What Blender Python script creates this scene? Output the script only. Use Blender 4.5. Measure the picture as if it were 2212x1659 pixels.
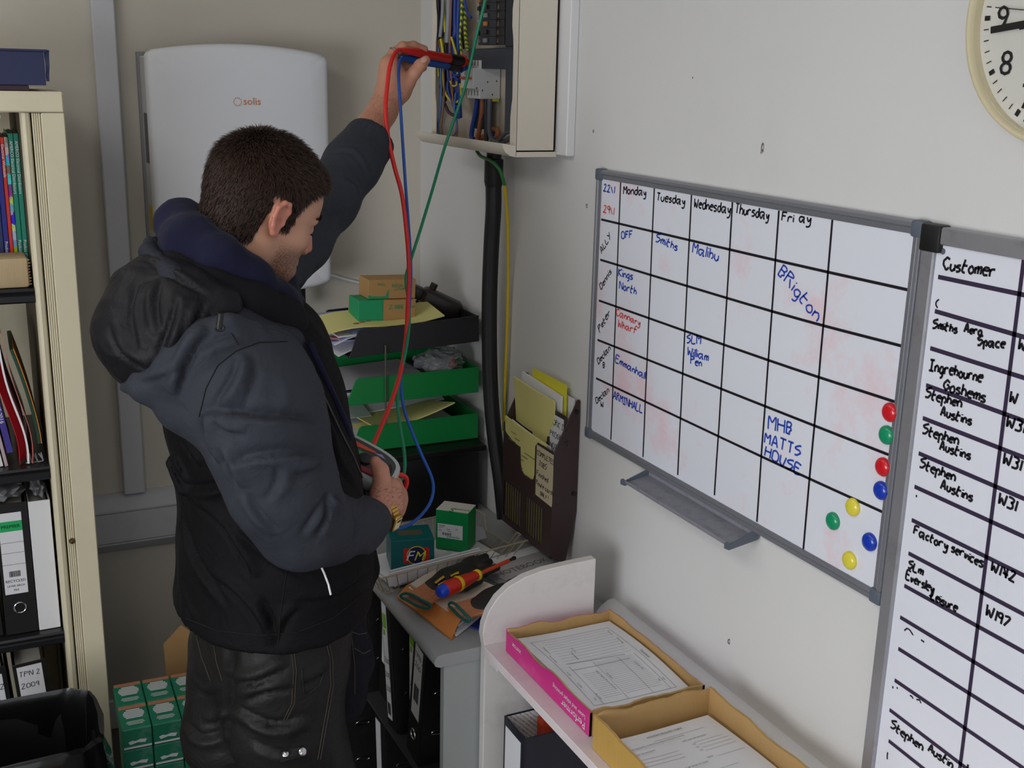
import bpy, bmesh, math, random
import numpy as np
from mathutils import Vector, Matrix, noise as mnoise

random.seed(7)
for o in list(bpy.data.objects):
    bpy.data.objects.remove(o)
SC = bpy.context.scene
COL = SC.collection

# ------------------------------------------------------------------ camera
# room axes: X along the back wall, Y along the right wall (away), Z up; floor z = 0
FPX = 2478.265
AX = np.array([[0.90023993, -0.0930718, 0.42533012],
               [-0.43478148, -0.24397432, 0.86685731],
               [0.02308966, -0.96530522, -0.26010132]])
CAMH = 1.85
cam_data = bpy.data.cameras.new('camera')
cam = bpy.data.objects.new('camera', cam_data)
COL.objects.link(cam)
cam_data.sensor_fit = 'HORIZONTAL'
cam_data.sensor_width = 36.0
cam_data.lens = FPX / 2212 * 36.0
cam_data.clip_start = 0.02
rgt, dwn, fwd = AX[:, 0], AX[:, 1], AX[:, 2]
m = Matrix.Identity(4)
for i in range(3):
    m[i][0] = rgt[i]; m[i][1] = -dwn[i]; m[i][2] = -fwd[i]
m[2][3] = CAMH
cam.matrix_world = m
SC.camera = cam
cam_data.dof.use_dof = False

# ------------------------------------------------------------------ exposure, world, lights
vs = SC.view_settings
vs.view_transform = 'Standard'
vs.look = 'None'
vs.gamma = 1.0
vs.use_curve_mapping = False
vs.exposure = 0.10

world = bpy.data.worlds.new('world')
SC.world = world
world.use_nodes = True
bg = world.node_tree.nodes['Background']
bg.inputs[0].default_value = (0.75, 0.85, 1.0, 1)
bg.inputs[1].default_value = 0.3

def area_light(name, loc, target, sx, sy, watts, colour):
    d = bpy.data.lights.new(name, 'AREA')
    d.shape = 'RECTANGLE'; d.size = sx; d.size_y = sy
    d.energy = watts; d.color = colour
    o = bpy.data.objects.new(name, d)
    COL.objects.link(o)
    o.location = loc
    o.rotation_euler = (Vector(target) - Vector(loc)).to_track_quat('-Z', 'Y').to_euler()
    return o
# daylight through the window in the left wall and the one behind the camera
area_light('window_daylight', (-1.92, 0.25, 1.22), (0, 0.6, 0.95), 1.7, 1.2, 44, (0.93, 0.96, 1.0))
area_light('window_daylight', (-0.3, -1.55, 1.40), (-0.1, 0, 1.25), 1.7, 1.3, 7, (0.93, 0.96, 1.0))
# fluorescent ceiling panels
area_light('ceiling_panel_light', (-0.55, 0.5, 2.52), (-0.55, 0.5, 0), 0.55, 1.15, 6, (1.0, 0.97, 0.92))
area_light('ceiling_panel_light', (-0.55, 2.1, 2.52), (-0.55, 2.1, 0), 0.55, 1.15, 2.5, (1.0, 0.97, 0.92))

# ------------------------------------------------------------------ helpers
def ray(px, py):
    return AX @ np.array([px - 1106, py - 829.5, FPX])
def at(px, py, x=None, y=None, z=None):
    """point of a known plane of the room behind a measured spot"""
    r = ray(px, py)
    t = x / r[0] if x is not None else (y / r[1] if y is not None else (z - CAMH) / r[2])
    return Vector((r[0] * t, r[1] * t, r[2] * t + CAMH))

def srgb(c):
    out = []
    for v in c[:3]:
        v = v / 255.0
        out.append(v / 12.92 if v <= 0.04045 else ((v + 0.055) / 1.055) ** 2.4)
    return out

MATS = {}
def mat(name, col, rough=0.6, metal=0.0, var=0.08, vscale=6.0, bump=0.0, bscale=80.0, spec=0.5,
        coat=0.0, sheen=0.0, stretch=None, dirt=None, dscale=3.0, damt=0.35, trans=0.0, ior=1.45, sss=0.0):
    if name in MATS:
        return MATS[name]
    m = bpy.data.materials.new(name)
    m.use_nodes = True
    nt = m.node_tree
    N, L = nt.nodes, nt.links
    b = N['Principled BSDF']
    c = srgb(col)
    b.inputs['Roughness'].default_value = rough
    b.inputs['Metallic'].default_value = metal
    b.inputs['Specular IOR Level'].default_value = spec
    b.inputs['Coat Weight'].default_value = coat
    b.inputs['Sheen Weight'].default_value = sheen
    b.inputs['Transmission Weight'].default_value = trans
    b.inputs['IOR'].default_value = ior
    if sss:
        b.inputs['Subsurface Weight'].default_value = sss
        b.inputs['Subsurface Radius'].default_value = (0.012, 0.005, 0.003)
        b.inputs['Subsurface Scale'].default_value = 0.6
    tc = N.new('ShaderNodeTexCoord')
    mp = N.new('ShaderNodeMapping')
    L.new(tc.outputs['Object'], mp.inputs[0])
    if stretch:
        mp.inputs['Scale'].default_value = stretch
    nz = N.new('ShaderNodeTexNoise')
    nz.inputs['Scale'].default_value = vscale
    nz.inputs['Detail'].default_value = 5
    L.new(mp.outputs[0], nz.inputs['Vector'])
    mx = N.new('ShaderNodeMix'); mx.data_type = 'RGBA'
    L.new(nz.outputs['Fac'], mx.inputs[0])
    mx.inputs[6].default_value = [max(0, v * (1 - var)) for v in c] + [1]
    mx.inputs[7].default_value = [min(1, v * (1 + var)) for v in c] + [1]
    outc = mx.outputs[2]
    if dirt:
        n2 = N.new('ShaderNodeTexNoise')
        n2.inputs['Scale'].default_value = dscale
        n2.inputs['Detail'].default_value = 8
        n2.inputs['Roughness'].default_value = 0.7
        L.new(mp.outputs[0], n2.inputs['Vector'])
        rp = N.new('ShaderNodeValToRGB')
        rp.color_ramp.elements[0].position = 0.52
        rp.color_ramp.elements[0].color = (0, 0, 0, 1)
        rp.color_ramp.elements[1].position = 0.75
        rp.color_ramp.elements[1].color = (damt, damt, damt, 1)
        L.new(n2.outputs['Fac'], rp.inputs[0])
        m2 = N.new('ShaderNodeMix'); m2.data_type = 'RGBA'
        L.new(rp.outputs[0], m2.inputs[0])
        L.new(outc, m2.inputs[6])
        m2.inputs[7].default_value = srgb(dirt) + [1]
        outc = m2.outputs[2]
    L.new(outc, b.inputs['Base Color'])
    if bump:
        n3 = N.new('ShaderNodeTexNoise')
        n3.inputs['Scale'].default_value = bscale
        n3.inputs['Detail'].default_value = 4
        L.new(mp.outputs[0], n3.inputs['Vector'])
        bp = N.new('ShaderNodeBump')
        bp.inputs['Strength'].default_value = bump
        bp.inputs['Distance'].default_value = 0.004
        L.new(n3.outputs['Fac'], bp.inputs['Height'])
        L.new(bp.outputs[0], b.inputs['Normal'])
    MATS[name] = m
    return m

def rotm(rx=0, ry=0, rz=0):
    return (Matrix.Rotation(math.radians(rz), 4, 'Z') @ Matrix.Rotation(math.radians(ry), 4, 'Y')
            @ Matrix.Rotation(math.radians(rx), 4, 'X'))

def smooth_path(pts, n=8, closed=False):
    pts = [Vector(p) for p in pts]
    if len(pts) < 3:
        return pts
    out = []
    k = len(pts)
    rng = k if closed else k - 1
    for i in range(rng):
        p1, p2 = pts[i], pts[(i + 1) % k]
        p0 = pts[i - 1] if (i > 0 or closed) else p1 * 2 - p2
        p3 = pts[(i + 2) % k] if (i + 2 < k or closed) else p2 * 2 - p1
        for j in range(n):
            t = j / n
            out.append(0.5 * ((2 * p1) + (p2 - p0) * t + (2 * p0 - 5 * p1 + 4 * p2 - p3) * t * t
                              + (3 * p1 - p0 - 3 * p2 + p3) * t ** 3))
    if not closed:
        out.append(pts[-1])
    return out

class MB:
    """collects shapes (room coordinates) that become ONE mesh"""
    def __init__(s):
        s.v = []; s.f = []
    def add(s, vs, fs, M=None):
        o = len(s.v)
        for p in vs:
            p = Vector(p)
            s.v.append(M @ p if M else p)
        s.f += [tuple(i + o for i in f) for f in fs]
        return s
    def box(s, lo, hi, M=None):
        (x0, y0, z0), (x1, y1, z1) = lo, hi
        vs = [(x0, y0, z0), (x1, y0, z0), (x1, y1, z0), (x0, y1, z0), (x0, y0, z1), (x1, y0, z1), (x1, y1, z1), (x0, y1, z1)]
        return s.add(vs, [(0, 3, 2, 1), (4, 5, 6, 7), (0, 1, 5, 4), (1, 2, 6, 5), (2, 3, 7, 6), (3, 0, 4, 7)], M)
    def cbox(s, c, size, M=None):
        h = [v / 2 for v in size]
        return s.box([c[i] - h[i] for i in range(3)], [c[i] + h[i] for i in range(3)], M)
    def tube(s, pts, r, seg=8, closed=False, M=None, smooth=0, flat=1.0):
        if smooth:
            rr = r
            pts2 = smooth_path(pts, smooth, closed)
            if isinstance(r, (list, tuple)):
                rr = []
                k = len(pts)
                for i in range(len(pts2)):
                    t = i / smooth; a = min(int(t), k - 1); b = min(a + 1, k - 1)
                    rr.append(r[a] + (r[b] - r[a]) * (t - a))
            pts, r = pts2, rr
        pts = [Vector(p) for p in pts]
        n = len(pts)
        vs = []; fs = []
        t0 = (pts[1] - pts[0]).normalized()
        up = Vector((0, 0, 1)) if abs(t0.z) < 0.9 else Vector((1, 0, 0))
        nrm = (up - t0 * up.dot(t0)).normalized()
        for i in range(n):
            if closed:
                t = (pts[(i + 1) % n] - pts[i - 1]).normalized()
            else:
                t = (pts[min(i + 1, n - 1)] - pts[max(i - 1, 0)])
                t = t.normalized() if t.length > 1e-9 else t0
            nrm = nrm - t * nrm.dot(t)
            nrm = nrm.normalized() if nrm.length > 1e-9 else Vector((1, 0, 0))
            bi = t.cross(nrm)
            ri = r[min(i, len(r) - 1)] if isinstance(r, (list, tuple)) else r
            for j in range(seg):
                a = 2 * math.pi * j / seg
                vs.append(pts[i] + nrm * (math.cos(a) * ri) + bi * (math.sin(a) * ri * flat))
        for i in range(n if closed else n - 1):
            for j in range(seg):
                a = i * seg + j; b = i * seg + (j + 1) % seg
                c = ((i + 1) % n) * seg + (j + 1) % seg; d = ((i + 1) % n) * seg + j
                fs.append((a, b, c, d))
        if not closed:
            fs.append(tuple(reversed(range(seg))))
            fs.append(tuple(range((n - 1) * seg, n * seg)))
        return s.add(vs, fs, M)
    def cyl(s, a, b, r, seg=16, r2=None):
        return s.tube([a, b], [r, r if r2 is None else r2], seg)
    def prism(s, poly, axis, a, b, M=None):
        """poly: 2-D outline in the two other axes (x,y | x,z | y,z); extruded from a to b"""
        def p3(p, q):
            return (q, p[0], p[1]) if axis == 'x' else ((p[0], q, p[1]) if axis == 'y' else (p[0], p[1], q))
        n = len(poly)
        vs = [p3(p, a) for p in poly] + [p3(p, b) for p in poly]
        fs = [tuple(range(n)), tuple(reversed(range(n, 2 * n)))]
        fs += [(i, (i + 1) % n, n + (i + 1) % n, n + i) for i in range(n)]
        return s.add(vs, fs, M)
    def lathe(s, prof, seg=24, M=None):
        vs = []; fs = []
        n = len(prof)
        for r, z in prof:
            for j in range(seg):
                a = 2 * math.pi * j / seg
                vs.append((r * math.cos(a), r * math.sin(a), z))
        for i in range(n - 1):
            for j in range(seg):
                fs.append((i * seg + j, i * seg + (j + 1) % seg, (i + 1) * seg + (j + 1) % seg, (i + 1) * seg + j))
        if prof[0][0] > 1e-6: fs.append(tuple(reversed(range(seg))))
        if prof[-1][0] > 1e-6: fs.append(tuple(range((n - 1) * seg, n * seg)))
        return s.add(vs, fs, M)
    def grid(s, fn, nu, nv, thick=0.0, M=None):
        """surface fn(u,v) for u,v in 0..1; with thickness along -normal (z)"""
        vs = [Vector(fn(i / nu, j / nv)) for i in range(nu + 1) for j in range(nv + 1)]
        w = nv + 1
        fs = [(i * w + j, (i + 1) * w + j, (i + 1) * w + j + 1, i * w + j + 1) for i in range(nu) for j in range(nv)]
        if thick:
            k = len(vs)
            nrm = [Vector((0, 0, 0)) for _ in vs]
            for f in fs:
                q = (vs[f[1]] - vs[f[0]]).cross(vs[f[3]] - vs[f[0]])
                if q.length > 0: q.normalize()
                for i in f: nrm[i] += q
            nrm = [q.normalized() if q.length > 0 else Vector((0, 0, 1)) for q in nrm]
            vs = vs + [vs[i] - nrm[i] * thick for i in range(k)]
            fs = fs + [tuple(k + i for i in reversed(f)) for f in fs]
            ring = [i * w for i in range(nu + 1)] + [nu * w + j for j in range(1, w)] + [i * w + nv for i in range(nu - 1, -1, -1)] + [j for j in range(nv - 1, 0, -1)]
            fs += [(ring[i], k + ring[i], k + ring[(i + 1) % len(ring)], ring[(i + 1) % len(ring)]) for i in range(len(ring))]
        return s.add(vs, fs, M)
    def ribbon(s, pts, w, nrm, lift=0.0006):
        """flat ink stroke on a surface with normal nrm"""
        nrm = Vector(nrm).normalized()
        pts = [Vector(p) for p in pts]
        vs = []; fs = []
        n = len(pts)
        for i in range(n):
            t = pts[min(i + 1, n - 1)] - pts[max(i - 1, 0)]
            if t.length < 1e-9: t = Vector((1, 0, 0))
            sd = nrm.cross(t.normalized()) * (w / 2)
            vs += [pts[i] + sd + nrm * lift, pts[i] - sd + nrm * lift]
        fs = [(2 * i, 2 * i + 1, 2 * i + 3, 2 * i + 2) for i in range(n - 1)]
        return s.add(vs, fs)
    def xform(s, M):
        s.v = [M @ p for p in s.v]
        return s

WORG = {}
def obj(name, mb, material, parent=None, origin=None, bevel=0.0, smooth=35, bseg=1, kind=None):
    """links a mesh object; with a parent it is a part of it"""
    org = Vector(WORG[parent.name]) if parent is not None else Vector(origin if origin is not None else (0, 0, 0))
    me = bpy.data.meshes.new(name)
    me.from_pydata([p - org for p in mb.v], [], mb.f)
    b = bmesh.new(); b.from_mesh(me)
    bmesh.ops.recalc_face_normals(b, faces=b.faces)
    if bevel > 0:
        es = [e for e in b.edges if len(e.link_faces) == 2 and e.calc_face_angle(0) > math.radians(30)]
        bmesh.ops.bevel(b, geom=es, offset=bevel, segments=bseg, affect='EDGES', profile=0.5, clamp_overlap=True)
    b.to_mesh(me); b.free()
    if smooth:
        me.shade_smooth()
        me.set_sharp_from_angle(angle=math.radians(smooth))
    if material is not None:
        for mm in (material if isinstance(material, list) else [material]):
            me.materials.append(mm)
    o = bpy.data.objects.new(name, me)
    COL.objects.link(o)
    if parent is not None:
        o.parent = parent
    else:
        o.location = org
    WORG[o.name] = org
    if kind: o['kind'] = kind
    return o

def thing(name, label, cat, loc, group=None):
    o = bpy.data.objects.new(name, None)
    COL.objects.link(o)
    o.empty_display_size = 0.05
    o.location = loc
    WORG[o.name] = Vector(loc)
    o['label'] = label; o['category'] = cat
    if group: o['group'] = group
    return o
def tag(o, label, cat, group=None):
    o['label'] = label; o['category'] = cat
    if group: o['group'] = group
    return o
def struct(name, mb, material, parent=None, **k):
    o = obj(name, mb, material, parent, **k)
    if parent is None: o['kind'] = 'structure'
    return o
def copy_thing(root, shift, label=None):
    def rec(o, par):
        c = o.copy(); COL.objects.link(c)
        if par is not None: c.parent = par
        WORG[c.name] = Vector(WORG[o.name]) + Vector(shift)
        for ch in o.children: rec(ch, c)
        return c
    r = rec(root, None)
    r.location = Vector(root.location) + Vector(shift)
    if label: r['label'] = label
    return r

# printed lettering (flat print) laid on a surface
def text_mesh(txt, size):
    cu = bpy.data.curves.new('lettering', 'FONT')
    cu.body = txt; cu.size = size; cu.resolution_u = 2
    to = bpy.data.objects.new('lettering', cu)
    COL.objects.link(to)
    me = bpy.data.meshes.new_from_object(to)
    vs = [Vector(v.co) for v in me.vertices]; fs = [tuple(p.vertices) for p in me.polygons]
    bpy.data.objects.remove(to); bpy.data.curves.remove(cu); bpy.data.meshes.remove(me)
    return vs, fs
def print_text(mb, txt, size, org, right, up, lift=0.0005, align='l', sx=1.0, shear=0.0):
    vs, fs = text_mesh(txt, size)
    right = Vector(right).normalized(); up = Vector(up).normalized(); n = right.cross(up)
    if vs:
        x0 = min(v.x for v in vs); x1 = max(v.x for v in vs)
        dx = -x0 if align == 'l' else (-(x0 + x1) / 2 if align == 'c' else -x1)
        mb.add([Vector(org) + right * ((v.x + dx) * sx + v.y * shear) + up * v.y + n * lift for v in vs], fs)
    return mb

# handwriting: one-stroke letters; two digits per point: column (1/6 em), row of YR
YR = [-.42, -.2, 0, .18, .36, .56, .7, .85, 1.0]
GL = {
 'A': '022842 1434', 'B': '0208 08283725 05253423220 2', 'C': '47281706041322324 3', 'D': '0208 08284746433202',
 'E': '48080242 0535', 'F': '4808 0802 0535', 'G': '47281706041322334445 2545', 'H': '0208 4248 0545', 'I': '0848 2822 0242',
 'J': '1848 28231202', 'K': '0208 480542', 'L': '080242', 'M': '0208254842', 'N': '02084248', 'O': '2807040322434628', 'P': '0208 0828473605',
 'R': '0208 08283705 2542', 'S': '48381706153544332202', 'T': '0848 2822', 'U': '08041322334 8', 'V': '082248', 'W': '0812254258', 'Y': '0825 4812',
 'a': '45150403122234 454252', 'b': '0802 041525343322 02', 'c': '35150403122232', 'd': '351504031222333 8 3832', 'e': '04343525150403122232',
 'f': '38281702 0535', 'g': '35150403122233 35 3531201 0', 'h': '0802 0415253432', 'i': '0502 0707', 'j': '2521100 0', 'k': '0802 350432',
 'l': '0802', 'm': '0502 04152522 24354542', 'n': '0502 0415253432', 'o': '150403122233342515', 'p': '0500 041525343322 02', 'q': '35150403122233 3530',
 'r': '0502 04153 5', 's': '3515041433221202', 't': '18031222 0535', 'u': '0503122 233 3532', 'v': '051235', 'w': '0512243 255', 'x': '0532 3502',
 'y': '05132335 3531201000', 'z': '05350232', '1': '1812', '2': '07182837130242', '3': '0828473525 253543321202', '4': '3208 0444 3832',
 '7': '084812', '9': '38180706153537 3832', '0': '2807040322434628', '!': '1814 1212', '\\': '0832', '(': '28060422', '-': '0535', '.': '0202', "'": '1817',
}
def glyph(ch):
    out = []
    g = GL.get(ch)
    if not g: return out, 3
    # spaces inside digits groups are only stroke breaks when the digit count is even
    strokes = []; cur = ''
    for part in g.split(' '):
        cur += part
        if len(cur) % 2 == 0:
            strokes.append(cur); cur = ''
    mxx = 0
    for st in strokes:
        p = [(int(st[i]), YR[int(st[i + 1])]) for i in range(0, len(st), 2)]
        mxx = max(mxx, max(q[0] for q in p))
        out.append([(q[0] / 6.5, q[1]) for q in p])
    return out, mxx
def handwrite(mb, txt, org, right, up, h, w=0.004, slant=0.12, drop=0.0, sx=1.0, rnd=None, gap=0.26):
    rnd = rnd or random.Random(hash(txt) % 1000 if False else sum(map(ord, txt)))
    right = Vector(right).normalized(); up = Vector(up).normalized(); n = right.cross(up)
    org = Vector(org)
    cx = 0.0
    for ch in txt:
        if ch == ' ':
            cx += 0.42; continue
        st, mx = glyph(ch)
        jy = rnd.uniform(-.05, .05); js = rnd.uniform(.9, 1.1)
        for s_ in st:
            pts = [Vector(((p[0] * js + rnd.uniform(-.02, .02)), p[1] * js + jy + rnd.uniform(-.025, .025), 0)) for p in s_]
            if len(pts) == 2 and (pts[0] - pts[1]).length < 0.08:
                pts[1] = pts[0] + Vector((0.03, -0.10, 0))
            sp = smooth_path(pts, 4) if len(pts) > 2 else pts
            wp = []
            for p in sp:
                x = (cx + p.x) * sx + p.y * slant
                wp.append(org + right * (x * h) + up * (p.y * h - drop * x * h))
            mb.ribbon(wp, w, n)
        cx += mx / 6.5 * js + gap
    return mb
# ------------------------------------------------------------------ the room
WX, BY = 1.23, 3.14          # right wall plane, back wall plane
LX, FY, CZ = -2.0, -1.65, 2.55
M_wallw = mat('wall_paint_white', (216, 215, 214), 0.75, var=0.02, vscale=3, bump=0.06, bscale=220, dirt=(198, 196, 192), dscale=2.2, damt=0.25)
M_wallb = mat('wall_paint_cream', (204, 198, 186), 0.8, var=0.02, vscale=3, bump=0.06, bscale=220, dirt=(186, 178, 164), dscale=1.6, damt=0.25)
M_floor = mat('floor_vinyl', (96, 92, 88), 0.55, var=0.15, vscale=30, bump=0.05)
M_ceil = mat('ceiling_tile', (225, 224, 220), 0.9, var=0.02, bump=0.1, bscale=120)
M_upvc = mat('white_upvc', (226, 226, 228), 0.35, var=0.02)
M_trunk = mat('grey_trunking', (196, 196, 202), 0.45, var=0.03, dirt=(150, 140, 125), dscale=6, damt=0.25)

w = MB().box((WX, FY - 0.1, 0), (WX + 0.1, BY + 0.1, CZ))
wall_right = struct('wall_right', w, M_wallw)
w = MB().box((LX - 0.1, BY, 0), (WX, BY + 0.1, CZ))
wall_back = struct('wall_back', w, M_wallb)
# left wall and front wall each have a window opening
def holed(axis, pos, th, a0, a1, w0, w1, z0, z1):
    mb = MB()
    for (p, q, r, s) in ((a0, w0, 0, CZ), (w1, a1, 0, CZ), (w0, w1, 0, z0), (w0, w1, z1, CZ)):
        if axis == 'x': mb.box((pos, p, r), (pos + th, q, s))
        else: mb.box((p, pos, r), (q, pos + th, s))
    return mb
struct('wall_left', holed('x', LX - 0.1, 0.1, FY - 0.1, BY, -0.65, 1.15, 0.55, 1.9), M_wallb)
struct('wall_front', holed('y', FY - 0.1, 0.1, LX - 0.1, WX, -1.2, 0.6, 0.7, 2.1), M_wallb)
struct('floor', MB().box((LX - 0.1, FY - 0.1, -0.05), (WX + 0.1, BY + 0.1, 0)), M_floor)
ceil = struct('ceiling', MB().box((LX - 0.1, FY - 0.1, CZ), (WX + 0.1, BY + 0.1, CZ + 0.05)), M_ceil)
def window(name, axis, pos, w0, w1, z0, z1):
    mb = MB()
    t = 0.05
    mid = (w0 + w1) / 2
    rects = [(w0, w0 + t, z0, z1), (w1 - t, w1, z0, z1), (w0, w1, z0, z0 + t), (w0, w1, z1 - t, z1), (mid - t / 2, mid + t / 2, z0, z1)]
    for p, q, r, s in rects:
        if axis == 'x': mb.box((pos, p, r), (pos + 0.06, q, s))
        else: mb.box((p, pos, r), (q, pos + 0.06, s))
    o = struct(name, mb, M_upvc, bevel=0.004)
    g = MB()
    gm = mat('window_glass', (245, 250, 250), 0.02, trans=1.0, var=0)
    for p, q in ((w0 + t, mid - t / 2), (mid + t / 2, w1 - t)):
        g = MB()
        if axis == 'x': g.box((pos + 0.025, p, z0 + t), (pos + 0.031, q, z1 - t))
        else: g.box((p, pos + 0.025, z0 + t), (q, pos + 0.031, z1 - t))
        obj('pane', g, gm, o)
window('window_1', 'x', LX - 0.09, -0.65, 1.15, 0.55, 1.9)
window('window_2', 'y', FY - 0.09, -1.2, 0.6, 0.7, 2.1)
M_lamp = mat('lamp_housing', (230, 230, 230), 0.4)
M_diff = bpy.data.materials.new('lamp_diffuser'); M_diff.use_nodes = True
_b = M_diff.node_tree.nodes['Principled BSDF']
_b.inputs['Emission Color'].default_value = (1, 0.97, 0.92, 1); _b.inputs['Emission Strength'].default_value = 1.5
for yy, lb in ((0.5, 'long fluorescent ceiling panel near the window'), (2.1, 'long fluorescent ceiling panel near the back wall')):
    t = thing('ceiling_lamp', lb, 'ceiling lamp', (-0.55, yy, CZ))
    mb = MB()
    for a, b_ in (((-0.86, yy - 0.61), (-0.83, yy + 0.61)), ((-0.27, yy - 0.61), (-0.24, yy + 0.61)), ((-0.83, yy - 0.61), (-0.27, yy - 0.58)), ((-0.83, yy + 0.58), (-0.27, yy + 0.61))):
        mb.box((a[0], a[1], CZ - 0.03), (b_[0], b_[1], CZ))
    obj('housing', mb, M_lamp, t)
    obj('diffuser', MB().box((-0.83, yy - 0.58, CZ - 0.015), (-0.27, yy + 0.58, CZ - 0.005)), M_diff, t)

# trunking on the back wall: dado run with coved edges and a vertical drop
def dado_profile(z0, z1, d):
    h = z1 - z0
    return [(0, z0), (-d * .25, z0 + .002), (-d * .55, z0 + .012), (-d * .85, z0 + .03), (-d, z0 + .036), (-d, z0 + .040), (-d * .9, z0 + .0405), (-d * .9, z0 + .043), (-d, z0 + .0435),
            (-d, z1 - .0435), (-d * .9, z1 - .043), (-d * .9, z1 - .0405), (-d, z1 - .040), (-d, z1 - .036), (-d * .85, z1 - .03), (-d * .55, z1 - .012), (-d * .25, z1 - .002), (0, z1)]
prof = [(BY + a, z) for a, z in dado_profile(0.545, 0.715, 0.05)]
struct('trim_1', MB().prism(prof, 'x', LX, WX), M_trunk)
struct('trim_2', MB().box((0.353, BY - 0.032, 0.715), (0.408, BY, CZ)), M_trunk, bevel=0.003)
# trunking along the right wall above the white shelf
prof = [(WX + a, z) for a, z in dado_profile(0.575, 0.745, 0.055)]
struct('trim_3', MB().prism([(x, z) for x, z in prof], 'y', FY, 1.975), M_upvc)
# baseboards
struct('baseboard_back', MB().box((LX, BY - 0.015, 0), (WX, BY, 0.09)), M_upvc, bevel=0.003)
struct('baseboard_right', MB().box((WX - 0.015, FY, 0), (WX, 1.0, 0.09)), M_upvc, bevel=0.003)
# old screw holes and chips in the right wall
M_hole = mat('wall_chip', (120, 112, 104), 0.9, var=0.4, vscale=90)
for px, py, r, st in ((1648, 318, 0.005, 1.9), (1645, 330, 0.0025, 1), (1575, 1386, 0.004, 1.8), (1282, 283, 0.0035, 1), (1497, 168, 0.002, 1), (1268, 445, 0.0035, 1.6)):
    p = at(px, py, x=WX)
    mb = MB()
    n = 9
    vs = [Vector((WX - 0.0008, p.y + math.cos(i / n * 6.283) * r * random.uniform(.6, 1.2), p.z + math.sin(i / n * 6.283) * r * st * random.uniform(.6, 1.2))) for i in range(n)]
    mb.add(vs + [Vector((WX + 0.0006, p.y, p.z))], [(i, (i + 1) % n, n) for i in range(n)])
    obj('wall_chip', mb, M_hole, wall_right)

# ------------------------------------------------------------------ whiteboards
M_wb = mat('whiteboard_enamel', (226, 228, 238), 0.22, var=0.02, dirt=(238, 186, 192), dscale=5.0, damt=0.85, spec=0.4)
M_wb2 = mat('whiteboard_enamel_clean', (226, 228, 238), 0.22, var=0.02, dirt=(205, 205, 214), dscale=4, damt=0.3, spec=0.4)
M_alu = mat('brushed_aluminium', (150, 152, 160), 0.42, metal=0.6, var=0.08, vscale=30, stretch=(1, 1, 12))
M_alud = mat('grey_plastic_corner', (92, 100, 112), 0.5)
M_blackp = mat('black_plastic', (24, 24, 26), 0.45)
M_ink_k = mat('black_ink', (22, 20, 28), 0.5, var=0.1)
M_ink_b = mat('blue_ink', (40, 72, 178), 0.5, var=0.25, vscale=120)
M_ink_r = mat('red_ink', (222, 90, 92), 0.5, var=0.2, vscale=120)
M_ink_p = mat('dark_plum_ink', (52, 40, 66), 0.5, var=0.1)

WN = Vector((-1, 0, 0)); WR = Vector((0, -1, 0)); WU = Vector((0, 0, 1))   # right wall: normal, reading direction, up
t = thing('whiteboard', 'white planner board with day columns and coloured magnets in aluminium frame', 'whiteboard', (WX, 1.645, 1.084))
y0, y1, z0, z1 = 1.188, 2.100, 1.084, 1.665
xs = WX - 0.012           # writing surface
obj('writing_surface', MB().box((xs, y0 + 0.008, z0 + 0.008), (WX - 0.001, y1 - 0.008, z1 - 0.008)), M_wb, t)
def rail(a, b, wd, dp, lo, hi, axis):
    """hollow-looking extruded frame rail with a rounded back and a flat lip"""
    mb = MB()
    return mb
def frame(t, y0, y1, z0, z1, wd, dp, m):
    prof = [(0, 0), (0, dp * .8), (wd * .12, dp), (wd * .42, dp), (wd * .5, dp * .82), (wd * .58, dp * .9), (wd, dp * .8), (wd, 0)]
    for k, (A, B, inn) in enumerate((((y0, z0), (y1, z0), (0, 1)), ((y0, z1), (y1, z1), (0, -1)), ((y0, z0), (y0, z1), (1, 0)), ((y1, z0), (y1, z1), (-1, 0)))):
        vs = []; n = len(prof)
        for P in (A, B):
            for w_, d_ in prof:
                vs.append((WX - d_, P[0] + inn[0] * w_, P[1] + inn[1] * w_))
        fs = [tuple(range(n)), tuple(reversed(range(n, 2 * n)))] + [(i, (i + 1) % n, n + (i + 1) % n, n + i) for i in range(n)]
        obj('frame_rail', MB().add(vs, fs), m, t)
frame(t, y0, y1, z0, z1, 0.0185, 0.017, M_alu)
for yy in (y0, y1):
    for zz in (z0, z1):
        sy = 1 if yy == y0 else -1; sz = 1 if zz == z0 else -1
        mb = MB().box((WX - 0.019, min(yy - .002 * sy, yy + .022 * sy), min(zz - .002 * sz, zz + .022 * sz)), (WX, max(yy - .002 * sy, yy + .022 * sy), max(zz - .002 * sz, zz + .022 * sz)))
        obj('corner_cap', mb, M_alud, t, bevel=0.004, bseg=2)
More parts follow.
